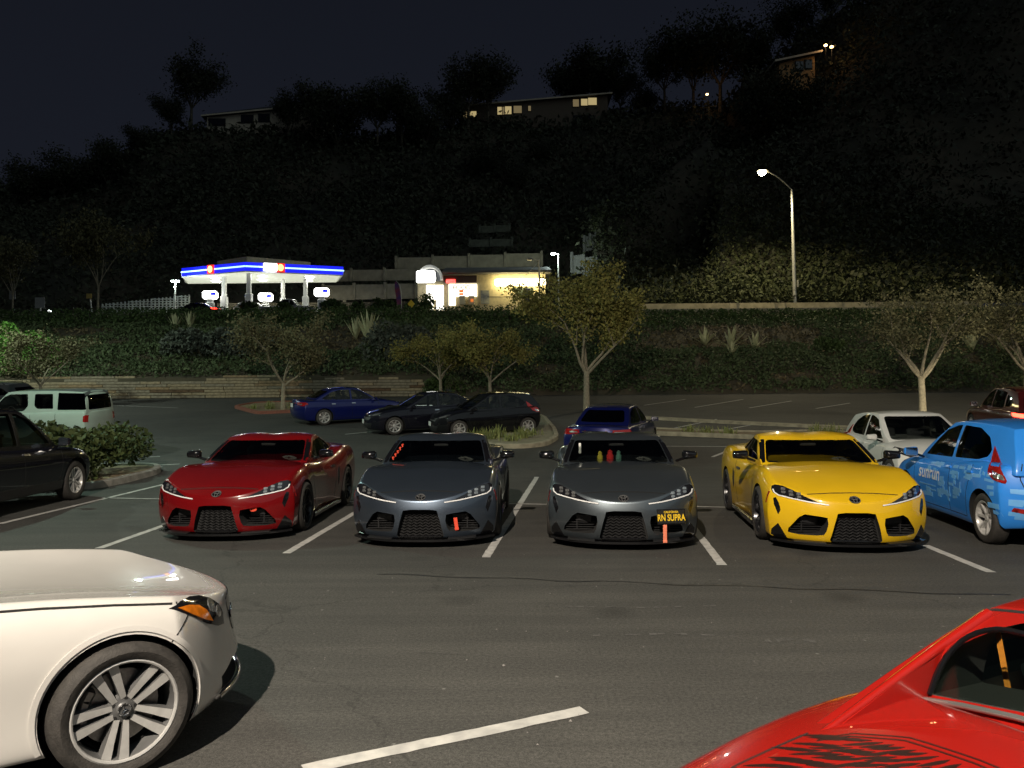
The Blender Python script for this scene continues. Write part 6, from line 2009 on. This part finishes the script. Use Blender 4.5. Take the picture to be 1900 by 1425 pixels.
# ------------------------------------------------------------------ white saloon coupe close by
P_WHITE = paint('pearl white paint', (0.52, 0.505, 0.48), rough=.24)
def build_white():
    intake = [(-.64, .30), (-.50, .34), (.50, .34), (.64, .30), (.61, .225), (.50, .21), (-.50, .21), (-.61, .225)]
    sp = dict(
        L=4.62, wr=.322, ww=.235, rimr=.238, fw=1.53, rw=-1.23, track=.795, gap=.030, archup=.008, lev=2, nv=30, paint=P_WHITE,
        top=[(-2.36, .88), (-2.1, 1.0), (-1.2, .98), (0, .95), (.7, .865), (1.1, .825), (1.6, .765), (1.95, .725), (2.12, .70), (2.24, .66), (2.31, .60)],
        sh=[(-2.36, .84), (-1.8, .94), (-1, .93), (0, .90), (.8, .90), (1.2, .878), (1.6, .835), (1.8, .805), (1.95, .77), (2.10, .715), (2.31, .58)],
        hw=[(-2.36, .74), (-1.8, .86), (-1.2, .895), (-.4, .885), (.6, .885), (1.2, .895), (1.55, .905), (1.85, .895), (2.1, .87), (2.36, .84)],
        zb=[(-2.36, .28), (-1.8, .2), (-1.2, .17), (1.5, .165), (2.36, .155)],
        side=[(0, .955), (.10, .972), (.22, .975), (.40, .985), (.58, 1.0), (.70, .995), (.82, .975), (.92, .945), (1, .86)],
        nose=(.46, 2.2, [(0, .06), (.12, .015), (.28, .0), (.45, .03), (.65, .055), (1, .075)]),
        tail=(.3, 2.6, [(0, .1), (.3, .0), (.7, .02), (1, .06)]), shexp=2.3,
        pockets=[(intake, 2.0, 3.0)],
        rim=(M_ALLOY, M_LINER), spokes=5, twin=True, spokeside=M_ALLOYDARK, hub=M_ALLOYDARK, star=True, show_caliper=True, spin=.42, steer=6,
        seatz=.50, seaty=-.2, dashy=.66, dashz=.86,
        cab=dict(yf=[(0, 1.02), (1, .10)], yr=[(0, -1.95), (.5, -1.5), (1, -.95)], planf=.16, planr=.16, crown=.045, bulge=.018,
                 roof=[(-1.0, 1.34), (-.5, 1.395), (-.1, 1.385), (.2, 1.34)],
                 wb=[(-1.95, .64), (-1.2, .74), (-.4, .79), (.3, .79), (1.0, .70)], wt=[(-1.95, .46), (-1.0, .54), (-.3, .58), (.2, .58)],
                 zb=[(-2, .90), (0, .87), (1.2, .88)], mid=-.4,
                 win=[('windscreen', rounded([(-.66, .965), (.66, .965), (.53, 1.30), (-.53, 1.30)], .06), 'Y', -.2, 1.8, M_WINDSH),
                      ('front_window', rounded([(.58, .95), (.10, 1.25), (-.3, 1.32), (-.55, 1.32), (-.55, .97)], .03), 'X', -1.2, 1.2, M_WINDOW),
                      ('rear_quarter_window', rounded([(-.62, .97), (-.62, 1.315), (-1.0, 1.25), (-1.35, 1.04)], .04), 'X', -1.2, 1.2, M_WINDOW),
                      ('rear_window', rounded([(-.5, 1.05), (.5, 1.05), (.44, 1.29), (-.44, 1.29)], .07), 'Y', -2.5, -.8, M_PRIVACY)]))
    kit = build_car(sp)
    # headlamp wrapping round the corner, seen from the side
    ax = 38
    hl = [(-.415, .762), (-.33, .776), (-.22, .772), (-.12, .752), (-.03, .715), (.045, .665), (.085, .605), (.07, .55), (-.02, .565), (-.16, .62), (-.28, .69)]
    for s_ in (1, -1):
        A = ax if s_ > 0 else 180 - ax
        pl = [(s_ * (a + 1.27), b) for a, b in hl]
        i = kit.add('headlight', patch(kit.bvh, pl, A, 1, M_LAMPGLASS, .003, .02, .03).mesh('headlight', 60))
        am = [(-.375, .755), (-.28, .745), (-.19, .72), (-.13, .68), (-.085, .61), (-.17, .642), (-.28, .70)]
        kit.add('turn_signal', patch(kit.bvh, [(s_ * (a + 1.27), b) for a, b in am], A, 1, M_AMBER, .007, .006, .02).mesh('turn_signal', 60), i)
        for cx, cz, rr in ((-.055, .685, .036), (.015, .635, .032)):
            th = [2 * PI * k / 16 for k in range(16)]
            kit.add('reflector', patch(kit.bvh, [(s_ * (cx + rr * math.cos(t) + 1.27), cz + rr * math.sin(t)) for t in th], A, 1, M_LAMPCLEAR, .006, .006, .02).mesh('reflector', 60), i)
    # panel gaps: bonnet edge along the wing, bumper joint, door
    add_strip(kit, 'bonnet_seam', [(.60, .878), (.90, .868), (1.2, .846), (1.5, .815), (1.79, .776)], .009, 'X', 1, M_SEAM, .0015, mirror=True, step=.03)
    add_strip(kit, 'bumper_seam', [(1.85, .715), (1.79, .66), (1.745, .61)], .006, 'X', 1, M_SEAM, .0015, mirror=True, step=.02)
    add_strip(kit, 'door_seam', [(.86, .88), (.85, .60), (.83, .34), (.83, .24)], .009, 'X', 1, M_SEAM, .0015, mirror=True)
    add_strip(kit, 'sill', [(1.15, .205), (-.85, .205)], .085, 'X', 1, P_WHITE, .018, .02, mirror=True)
    # chrome blade and lower chin in the front opening
    pl = [(x, 2.315 - .46 * (abs(x) / .86) ** 2.2) for x in np.linspace(-.66, .66, 25)]
    b = MB(); b.tube([(x, y - .03, .205) for x, y in pl], .018, 8, M_CHROME); kit.add('chin_trim', b.mesh('chin_trim', 50))
    b = MB()
    for r_ in range(3): b.tube([(x, y - .16, .235 + r_ * .035) for x, y in pl[2:-2]], .007, 5, M_BLACK)
    kit.add('intake_grille', b.mesh('intake_grille', 50))
    add_patch(kit, 'radiator_grille', rounded([(-.40, .66), (.40, .66), (.34, .45), (-.34, .45)], .06), 'Y', 1, M_GLOSSBLACK, .004, .01, .05)
    gi = len(kit.parts) - 1
    add_strip(kit, 'grille_bar', [(-.37, .555), (.37, .555)], .03, 'Y', 1, M_CHROME, .012, .004, parent=gi)
    # lip round the wheel opening
    for s_ in (1, -1):
        for y in (sp['fw'], sp['rw']):
            th = np.linspace(R(-22), R(202), 40)
            ring = [(y + .372 * math.cos(t), .336 + .372 * math.sin(t)) for t in th]
            mb = strip(kit.bvh, ring, .024, 'X', s_, P_WHITE, .007, .012, .03)
            kit.add('arch_lip', mb.mesh('arch_lip', 60))
    add_mirrors(kit, 1.0, .62, 1.0, P_WHITE, .2, .14, .13)
    return kit
WHITE = build_white()
# the near front wheel stands here; nose points up the stall line
WH = 36.0
_w = at(230, 1303, 3.68)
_h = Vector((math.cos(R(WH)), math.sin(R(WH)), 0)); _n = Vector((math.sin(R(WH)), -math.cos(R(WH)), 0))
_o = _w - _n * (.795 + .11) - _h * 1.53
WHITE_CAR = WHITE.place('coupe_car', (_o.x, _o.y), WH, 'white car cut off by the picture edge, front wheel and amber lamp showing', 'car')

# ------------------------------------------------------------------ red classic sports car close by
P_CLASSIC = paint('bright red paint', (0.26, 0.008, 0.005), rough=.26)
M_INK = mat('black pinstripe ink', (0.016, 0.005, 0.004), 0.4, var=.2, coat=.6)
M_BELT = mat('orange belt webbing', (0.60, 0.20, 0.02), 0.7, var=.15, scale=60)
def build_classic():
    arc = [(-.35 - .215 * math.cos(t) ** .8, .875 + .230 * math.sin(t) ** .8) for t in np.linspace(0.001, PI / 2 - .001, 12)]
    arch = arc + [(-x, z) for x, z in reversed(arc)]
    rw_poly = arch + [(.30, .915), (0, .93), (-.30, .915)]
    sp = dict(
        L=4.60, wr=.33, ww=.24, rimr=.20, fw=1.45, rw=-1.04, track=.74, gap=.05, lev=2, nv=30, paint=P_CLASSIC,
        top=[(-2.3, .62), (-1.9, .70), (-1.5, .765), (-1.25, .82), (-1.0, .865), (-.75, .90), (-.52, .915), (-.40, .55), (.40, .55), (.66, .82), (1.0, .78), (1.6, .72), (2.1, .60), (2.3, .48)],
        sh=[(-2.3, .58), (-1.9, .635), (-1.5, .68), (-1.24, .735), (-1.08, .770), (-.9, .802), (-.6, .83), (-.27, .81), (0, .79), (.5, .79), (1.0, .82), (1.4, .84), (1.8, .76), (2.3, .46)],
        hw=[(-2.3, .74), (-1.8, .86), (-1.1, .905), (-.6, .885), (0, .845), (.6, .845), (1.4, .88), (1.9, .82), (2.3, .62)],
        zb=[(-2.3, .36), (-1.6, .18), (1.6, .15), (2.3, .22)],
        side=[(0, .90), (.2, .94), (.45, .985), (.6, 1.0), (.72, .99), (.84, .965), (.93, .93), (1, .87)],
        nose=(.5, 2.0, [(0, .10), (.4, .0), (.7, .02), (1, .08)]), tail=(.2, 2.6, [(0, .16), (.4, .0), (.8, .02), (1, .06)]), shexp=3.4,
        rim=(M_CHROME, M_LINER), spokes=5, seatz=.30, seaty=.25, dashy=.80, dashz=.78, rvm=(0, .35, 1.02),
        cab=dict(yf=[(0, .98), (1, .30)], yr=[(0, -1.22), (.35, -.86), (.7, -.52), (1, -.20)], planf=.22, planr=.0, crown=.045, bulge=.004,
                 roof=[(-.3, 1.125), (-.15, 1.15), (.05, 1.165), (.35, 1.12)],
                 wb=[(-1.2, .635), (-.6, .655), (0, .74), (.95, .68)], wt=[(-1.2, .615), (-.3, .600), (.3, .575)],
                 zb=[(-1.25, .74), (0, .74), (1, .74)], mid=.3, trim=mat('grey classic trim', (.16, .16, .14), .8, var=.15), inner=dict(yr=[(0, -.44), (1, -.34)]),
                 xcuts=[([(-1.9, .5), (-.56, .5), (-.56, .87), (-.425, 1.115), (-.36, 1.30), (-1.9, 1.30)], -.568, .568)],
                 win=[('windscreen', rounded([(-.62, .84), (.62, .84), (.50, 1.08), (-.50, 1.08)], .05), 'Y', .1, 1.6, M_WINDSH),
                      ('rear_window', rw_poly, 'Y', -.9, -.25, None),
                      ('side_window', rounded([(-.30, .86), (-.24, 1.05), (.22, 1.07), (.62, .86)], .03), 'X', -1.2, 1.2, M_CLEAR)]))
    kit = build_car(sp)
    def wall(x, z, o=0.0): return (x, -.56 + (z - .87) * .55 + o, z)
    # upright rear pane with a rubber surround and a bright strip at its foot
    b = MB()
    n = len(rw_poly)
    b.add([wall(x, z, .012) for x, z in rw_poly] + [wall(x, z, .018) for x, z in rw_poly],
          [tuple(range(n)), tuple(range(2 * n - 1, n - 1, -1))] + [(i, (i + 1) % n, n + (i + 1) % n, n + i) for i in range(n)], M_CLEAR)
    kit.add('rear_window', b.mesh('rear_window'))
    b = MB(); b.tube([wall(x, z, -.004) for x, z in arch], .009, 6, M_GLOSSBLACK); kit.add('window_rubber', b.mesh('window_rubber', 50))
    b = MB(); b.tube([wall(x, z - .012, -.012) for x, z in [(-.575, .872), (-.45, .895), (-.30, .915), (-.15, .926), (0, .93), (.15, .926), (.30, .915), (.45, .895), (.575, .872)]], .010, 8, mat('bright trim', (.5, .5, .48), .2, metal=.85)); kit.add('window_trim', b.mesh('window_trim', 50))
    add_strip(kit, 'roof_seam', [(-.235, 1.02), (-.225, 1.14)], .010, 'X', 1, M_SEAM, .002, cab=True, mirror=True, step=.01)
    add_strip(kit, 'roof_panel_seam', [(-.585, -.225), (.585, -.225)], .011, 'Z', 1, M_SEAM, .002, cab=True, step=.03)
    for s_ in (1, -1):                                                   # bright ridge on each buttress
        b = MB(); pts = []
        for y in np.linspace(-1.02, -.26, 16):
            loc, nr = _hit(kit.cbvh, 'Z', 1, s_ * (.585 - .01 * (y + 1)), y)
            if loc is not None: pts.append(loc + Vector((0, 0, .001)))
        b.tube(pts, [.010 + .010 * (k / len(pts)) for k in range(len(pts))], 8, P_CLASSIC); kit.add('sail_ridge', b.mesh('sail_ridge', 60))
    add_strip(kit, 'panel_seam', [(.62, -1.9), (.625, -1.5), (.62, -1.25), (.60, -1.02)], .007, 'Z', 1, M_SEAM, .0015, mirror=True, step=.03)
    add_strip(kit, 'door_seam', [(-.30, .78), (-.28, .50), (-.25, .28)], .008, 'X', 1, M_SEAM, .0015, mirror=True)
    # hand-painted feather scrollwork on the rear deck: two spread wings
    rnd = random.Random(5)
    b = MB()
    def feather(cx, cy, a, L_, w):
        c_, n_ = math.cos(a), math.sin(a)
        q = [(0, 0), (.25, .5), (.55, .55), (.85, .3), (1, 0), (.8, -.12), (.45, -.22), (.2, -.15)]
        return [(cx + (u * L_) * c_ - (v * w) * n_, cy + (u * L_) * n_ + (v * w) * c_) for u, v in q]
    for s_ in (-1, 1):
        for row in range(6):
            for k in range(17):
                t = k / 16
                cx = s_ * (.52 - .44 * t - .02 * (row % 2)); cy = -.885 - .052 * row - .10 * (1 - t) ** 2
                a = R(-150 + 55 * t + rnd.uniform(-7, 7)); a = a if s_ < 0 else PI - a
                patch(kit.bvh, feather(cx, cy, a, .085 + .03 * rnd.random(), s_ * -.020), 'Z', 1, M_INK, .0012, .002, .02, b)
        for d in (0, .022):
            strip(kit.bvh, [(s_ * .545, -1.02 - d), (s_ * .50, -.95 - d), (s_ * .38, -.875 - d), (s_ * .2, -.85 - d), (0, -.845 - d)], .006, 'Z', 1, M_INK, .0012, .002, .02, b)
    kit.add('feather_artwork', b.mesh('feather_artwork', 60))
    ai = len(kit.parts) - 1
    b = MB(); b.box((0, .02, .70), (1.24, .80, .06), mat('grey classic trim', (.16, .16, .14)), bev=.02); kit.add('cabin_floor', b.mesh('cabin_floor', 40))
    # belt hanging behind the glass, oval door mirrors
    b = MB(); b.box((0, 0, 0), (.018, .004, .26), M_BELT, Matrix.Rotation(R(-10), 3, 'Y')); kit.add('seat_belt', b.mesh('seat_belt'), None, Matrix.Translation((-.50, -.30, .93)))
    for s_ in (1, -1):
        b = MB()
        b.lathe([(0, .045), (.05, .04), (.078, .0), (.076, -.02), (.064, -.026)], 24, P_CLASSIC, 'Y'); b.lathe([(.066, -.024), (.04, -.022), (0, -.022)], 24, mat('painted mirror reflection', (.42, .44, .60), .1, metal=.4, var=.2), 'Y')  # bluish base colour stands in for a reflection in the mirror
        i = kit.add('door_mirror', b.mesh('door_mirror', 40), None, Matrix.Translation((s_ * .90, .30, .82)) @ Matrix.Scale(1.25, 4, (1, 0, 0)))
        b = MB(); b.tube([(0, 0, -.05), (-s_ * .04, 0, -.11)], .014, 6, M_CHROME); kit.add('mirror_stalk', b.mesh('mirror_stalk', 40), i)
    return kit
CLASSIC = build_classic()
CLASSIC_CAR = CLASSIC.place('classic_car', (2.02, 2.10), 24.0, 'bright red classic sports car with sail panels and black feather artwork on its deck', 'sports car')
# ------------------------------------------------------------------ parked cars
def swap(kit, col): return {kit.sp['paint'].name: col}
P_SKY = paint('sky blue wrap', (0.03, 0.25, 0.80), rough=.34)
P_WHT = paint('plain white paint', (0.70, 0.70, 0.66))
P_NAVY = paint('royal blue paint', (0.004, 0.008, 0.085), metal=.2)
P_NAVY2 = paint('deep blue paint', (0.005, 0.008, 0.080), metal=.2)
P_BLK = paint('black paint', (0.007, 0.007, 0.008))
P_BLK2 = paint('black blue paint', (0.007, 0.007, 0.012))
P_MAROON = paint('maroon paint', (0.07, 0.006, 0.006))
P_SILV = paint('pale silver paint', (0.50, 0.50, 0.46), metal=.3)
P_DGREY = paint('charcoal paint', (0.06, 0.06, 0.065), metal=.3)

# blue hatchback with the installer's wrap
rw = gp(1825, 1008)
HH = 82.0
hx = Vector((math.cos(R(HH)), math.sin(R(HH)), 0)); hn = Vector((math.sin(R(HH)), -math.cos(R(HH)), 0))
c = rw + hn * (.745 + .09) + hx * 1.315
kb = Kit(); kb.parts = list(HATCH.parts); kb.sp = HATCH.sp; kb.bvh, kb.abvh, kb.cbvh = HATCH.bvh, HATCH.abvh, HATCH.cbvh
M_WRAP = mat('pale blue wrap print', (0.14, 0.42, 0.84), .4, coat=.8, var=.05)
M_WRAPW = mat('white wrap lettering', (0.75, 0.80, 0.84), .4, coat=.6, var=.03)
rr = random.Random(17)
bb = MB()
for k in range(64):
    y = rr.uniform(-1.75, .35); z = rr.uniform(.32, .86)
    if math.hypot(y + 1.315, z - .30) < .42: continue
    w_, h_ = rr.uniform(.05, .24), rr.uniform(.025, .07)
    sl_ = rr.uniform(-.02, .02)
    patch(HATCH.bvh, [(y, z), (y + w_, z + sl_), (y + w_, z + h_ + sl_), (y, z + h_)], 'X', -1, M_WRAP, .0022, .002, .06, bb)
    if rr.random() < .3: patch(HATCH.bvh, [(y + .02, z + h_), (y + .05, z + h_), (y + .05, z + h_ + .09), (y + .02, z + h_ + .09)], 'X', -1, M_WRAP, .0022, .002, .06, bb)
for k in range(16):
    x = rr.uniform(-.80, .3); z = rr.uniform(.36, .70)
    patch(HATCH.bvh, [(x, z), (x + rr.uniform(.08, .3), z - .01), (x + rr.uniform(.1, .3), z + .05), (x, z + .05)], 'Y', -1, M_WRAP, .0022, .002, .06, bb)
kb.add('city_block_print', bb.mesh('city_block_print', 60))
# word on the front door, written so that it reads from outside
tm = text_mesh('sunrun', .26, M_WRAPW, 0.0, 1.0, .004)
bm = bmesh.new(); bm.from_mesh(tm)
bmesh.ops.triangulate(bm, faces=bm.faces); bmesh.ops.subdivide_edges(bm, edges=bm.edges, cuts=1)
for v in bm.verts:
    y, z = .30 - v.co.x, .70 + v.co.y
    loc, nr = _hit(HATCH.bvh, 'X', -1, y, z)
    v.co = (loc + nr * .004) if loc else Vector((-.87, y, z))
bm.to_mesh(tm); bm.free()
kb.add('door_lettering', tm)
bb = MB()
for zz, ya, yb in ((.53, .62, .05), (.47, .40, .05)): strip(HATCH.bvh, [(ya, zz), (yb, zz)], .02, 'X', -1, M_WRAP, .003, .002, .05, bb)
kb.add('door_small_print', bb.mesh('door_small_print'))
hb = kb.place('hatchback', (c.x, c.y), HH, 'sky blue hatchback with pale city block print and lettering on the door', 'car', None, swap(HATCH, P_SKY), skip=('roof_spoiler',))

for ch in hb.children:
    if ch.name.startswith('city_block_print'): ch['kind'] = 'stuff'
HATCH.place('hatchback', (8.05, 15.6), 264, 'white hatchback facing the camera behind the yellow coupe', 'car', None, swap(HATCH, P_WHT), skip=('roof_spoiler',))
# far row
c = gp(604, 789)
SALOON.place('saloon_car', (c.x + .65, c.y + 1.35), 32, 'royal blue saloon with pale hubcaps parked tail out by the red kerb', 'car', None, swap(SALOON, P_NAVY))
c = gp(733, 801)
SALOON.place('saloon_car', (c.x + 1.2, c.y + .2), 201, 'black saloon with silver wheels between the blue saloon and black hatchback', 'car', None, swap(SALOON, P_BLK2))
c = gp(855, 806)
HATCH.place('hatchback', (c.x + .85, c.y + .0), 200, 'black hatchback with a roof spoiler in front of the slim street tree', 'car', None, swap(HATCH, P_BLK))
c = at(1101, 800, 18.9)
SALOON.place('saloon_car', (c.x + .80, 18.9 + 2.25), 71, 'deep blue saloon seen from behind with a pale plate, past the plated coupe', 'car', None, swap(SALOON, P_NAVY2))
# dark red car with its brake lights on, headlamps lighting the lane
E_BRAKE = emis('brake light', (1.0, .03, .015), 16.0, (.4, .02, .02))
dr = CROSS.place('crossover', (15.75, 24.0), 76, 'maroon crossover with glowing brake lights at the picture edge', 'suv', None, dict(swap(CROSS, P_MAROON), **{'red lens': E_BRAKE}))
CROSS.place('crossover', (-8.85, 12.7), 92, 'black crossover parked beside the leafy bush planter', 'suv')
c = at(212, 800, 26)
BOXY.place('boxy_wagon', (c.x - 2.15, 25.4), 178, 'pale green-white boxy wagon behind the leafy bush', 'car')
c = at(30, 740, 33)
CROSS.place('crossover', (c.x - 1.7, 33.5), 176, 'dark crossover peeking over the boxy wagon', 'suv', None, swap(CROSS, P_DGREY))
# forecourt vehicles
c = at(535, 565, 79); PICKUP.place('pickup', (c.x, 79, FZ), -4, 'silver pickup standing under the station canopy', 'pickup')
c = at(478, 565, 81); CROSS.place('crossover', (c.x, 80.5, FZ), 4, 'pale silver wagon under the station canopy behind the pickup', 'suv', None, swap(CROSS, P_SILV))
c = at(620, 565, 82); HATCH.place('hatchback', (c.x, 82, FZ), 20, 'white car beside the last pump at the canopy end', 'car', None, swap(HATCH, P_WHT))
c = at(362, 570, 71); SALOON.place('saloon_car', (c.x, 71, ROAD_Z + .9), 175, 'dark car with red tail lights leaving the filling station', 'car', None, dict(swap(SALOON, P_BLK), **{'red lens': E_BRAKE}))

# ------------------------------------------------------------------ what the coupes carry
M_STRAP = mat('red webbing strap', (.75, .07, .03), .7, var=.1, scale=60)
M_STRAPO = mat('orange webbing strap', (.80, .22, .12), .7, var=.1, scale=60)
M_PBLACK = mat('black plate', (.012, .012, .010), .4, var=.1)
M_PYELLOW = mat('yellow plate ink', (.85, .55, .02), .45, var=.05)
def under(root, name, me, mx, parent=None):
    o = bpy.data.objects.new(name, me); COL.objects.link(o); o.parent = parent or root; o.matrix_local = mx
    return o
def strap(h, m):
    b = MB(); b.box((0, 0, -h / 2), (.045, .008, h), m, bev=.003); b.box((0, .004, -h + .015), (.05, .012, .03), m, bev=.003)
    return b.mesh('tow_strap')
# grey coupe 2: red strap through the opening on its own front corner (local x < 0 is the driver side)
under(COUPES[1], 'tow_strap', strap(.15, M_STRAP), Matrix.Translation((-.42, 2.10, .36)) @ Matrix.Rotation(R(8), 4, 'Y'))
# red coupe: small orange oval reflector on the nose
b = MB(); b.lathe([(0, -.01), (.026, -.008), (.030, 0), (.026, .008), (0, .01)], 16, M_STRAP, 'Y'); under(COUPES[0], 'orange_reflector', b.mesh('orange_reflector', 40), Matrix.Translation((-.45, 2.06, .40)) @ Matrix.Scale(1.7, 4, (1, 0, 0)))
# plated coupe
b = MB(); b.box((0, 0, 0), (.305, .010, .152), M_PBLACK, bev=.003)
pl = under(COUPES[2], 'number_plate', b.mesh('number_plate', 30), Matrix.Translation((-.55, 2.13, .40)) @ Matrix.Rotation(PI, 4, 'Z') @ Matrix.Rotation(R(-2), 4, 'Y'))
under(COUPES[2], 'plate_lettering', text_mesh('RN SUPRA', .105, M_PYELLOW, .002, .66, .0022), Matrix.Translation((0, -.0075, -.012)) @ Matrix.Rotation(R(90), 4, 'X'), pl)
under(COUPES[2], 'plate_heading', text_mesh('CALIFORNIA', .034, M_PYELLOW, .002, .85, .0008), Matrix.Translation((0, -.0075, .056)) @ Matrix.Rotation(R(90), 4, 'X'), pl)
b = MB(); b.box((0, 0, 0), (.33, .008, .178), M_GLOSSBLACK, bev=.004); under(COUPES[2], 'plate_frame', b.mesh('plate_frame'), Matrix.Translation((0, .006, 0)), pl)
under(COUPES[2], 'tow_strap', strap(.21, M_STRAPO), Matrix.Translation((-.475, 2.15, .31)))
# keepsakes on the plated coupe's dashboard and hanging in its windscreen
def keepsake(name, loc, dims, m, label, cat):
    b = MB(); b.lathe([(0, 0), (dims[0] * .5, dims[2] * .1), (dims[0] * .5, dims[2] * .5), (dims[0] * .32, dims[2] * .62), (dims[0] * .36, dims[2] * .85), (0, dims[2])], 14, m, 'Z')
    o = b.obj(name, smooth=50); M_ = COUPES[2].matrix_world
    o.location = M_ @ Vector(loc); o.rotation_euler = M_.to_euler()
    tag(o, label, cat)
keepsake('plush_toy', (.10, .40, .91), (.10, .10, .16), mat('red plush', (.55, .02, .02), .9), 'small red plush on the dashboard of the plated coupe', 'toy')
keepsake('plush_toy', (.24, .38, .91), (.08, .08, .14), mat('yellow plush', (.45, .38, .04), .9), 'small yellow plush on the dashboard of the plated coupe', 'toy')
keepsake('plush_toy', (-.02, .38, .91), (.08, .08, .15), mat('green plush', (.08, .20, .15), .9), 'small green plush on the dashboard of the plated coupe', 'toy')
b = MB(); b.box((0, 0, 0), (.035, .02, .15), M_WHITE, bev=.008)
o = b.obj('hanging_tag'); o.matrix_world = COUPES[2].matrix_world @ Matrix.Translation((.52, .30, 1.08)); tag(o, 'white tag hanging inside the plated coupe windscreen', 'tag')
# red sticker script on the dark coupe's screen edge
b = MB(); rr = random.Random(4)
for k in range(5):
    z = .945 + k * .040; x = .645 - k * .020
    strip(COUPE.cbvh, [(x - .04, z), (x - .015, z + .025), (x - .035, z + .035), (x - .005, z + .03)], .013, 'Y', 1, M_STRAP, .002, .002, .01, b)
under(COUPES[1], 'screen_sticker', b.mesh('screen_sticker'), Matrix())
b = MB(); b.box((0, 0, 0), (.11, .004, .13), mat('pale permit', (.55, .60, .50), .6), Matrix.Rotation(R(-20), 3, 'X'))

# ------------------------------------------------------------------ the lot's own lamps (they stand outside the picture)
M_LPOLE = mat('dark lamp pole', (.05, .05, .05), .5, metal=.3, var=.1)
def lot_lamp(x, y, h, label, power, col, heads=2, aim=(0, 0)):
    o = empty('lot_lamp', (x, y, ground_z(x, y))); tag(o, label, 'lamp', 'parking lot lamps')
    b = MB(); b.lathe([(.0, 0), (.30, 0), (.30, .75), (.0, .75)], 16, M_CONC, 'Z'); b.obj('footing', parent=o)
    b = MB(); b.tube([(0, 0, .7), (0, 0, h)], [.09, .065], 8, M_LPOLE); b.obj('pole', parent=o)
    for k in range(heads):
        a = math.atan2(aim[1], aim[0]) + (k - (heads - 1) / 2) * .9
        dx, dy = .55 * math.cos(a), .55 * math.sin(a)
        b = MB(); b.tube([(0, 0, h - .05), (dx * .6, dy * .6, h)], .03, 6, M_LPOLE); b.box((dx, dy, h), (.5, .5, .10), M_LPOLE, Matrix.Rotation(a, 3, 'Z'), bev=.03); b.obj('lamp_head', parent=o)
        b = MB(); b.box((dx, dy, h - .06), (.36, .36, .03), emis('lot lamp lens', (1, .95, .85), 30), Matrix.Rotation(a, 3, 'Z')); b.obj('lamp_lens', parent=o)
        spot('lot_light', o, (dx, dy, h - .12), (dx + .9 * math.cos(a), dy + .9 * math.sin(a), h - 4), power, col, 172, .25, .10)
    return o
lot_lamp(-3.4, -4.6, 10.3, 'parking lot lamp on a dark pole behind the white car', 18500, (1.0, .88, .73), 1, (.7, .7))
lot_lamp(-14.0, 18.0, 9.5, 'parking lot lamp on a dark pole beyond the black crossover', 1250, (.66, 1.0, .80), 2, (1, .35))
lot_lamp(-30.0, 36.0, 9.5, 'parking lot lamp on a dark pole near the plank wall', 2600, (.84, 1.0, .84), 2, (1, .2))
lot_lamp(24.0, 22.0, 9.0, 'parking lot lamp on a dark pole past the maroon car', 1700, (1.0, .88, .62), 2, (-.6, .8))
# headlamps of the maroon car on the ground ahead of it
for s_ in (-.6, .6):
    l = bpy.data.lights.new('headlamp_beam', 'SPOT'); l.energy = 420; l.color = (1.0, .88, .62); l.spot_size = R(70); l.spot_blend = .5; l.shadow_soft_size = .06
    q = bpy.data.objects.new('headlamp_beam', l); COL.objects.link(q); q.parent = dr; q.location = (s_, 2.42, .72)
    q.rotation_euler = (R(90 - 9), 0, 0)
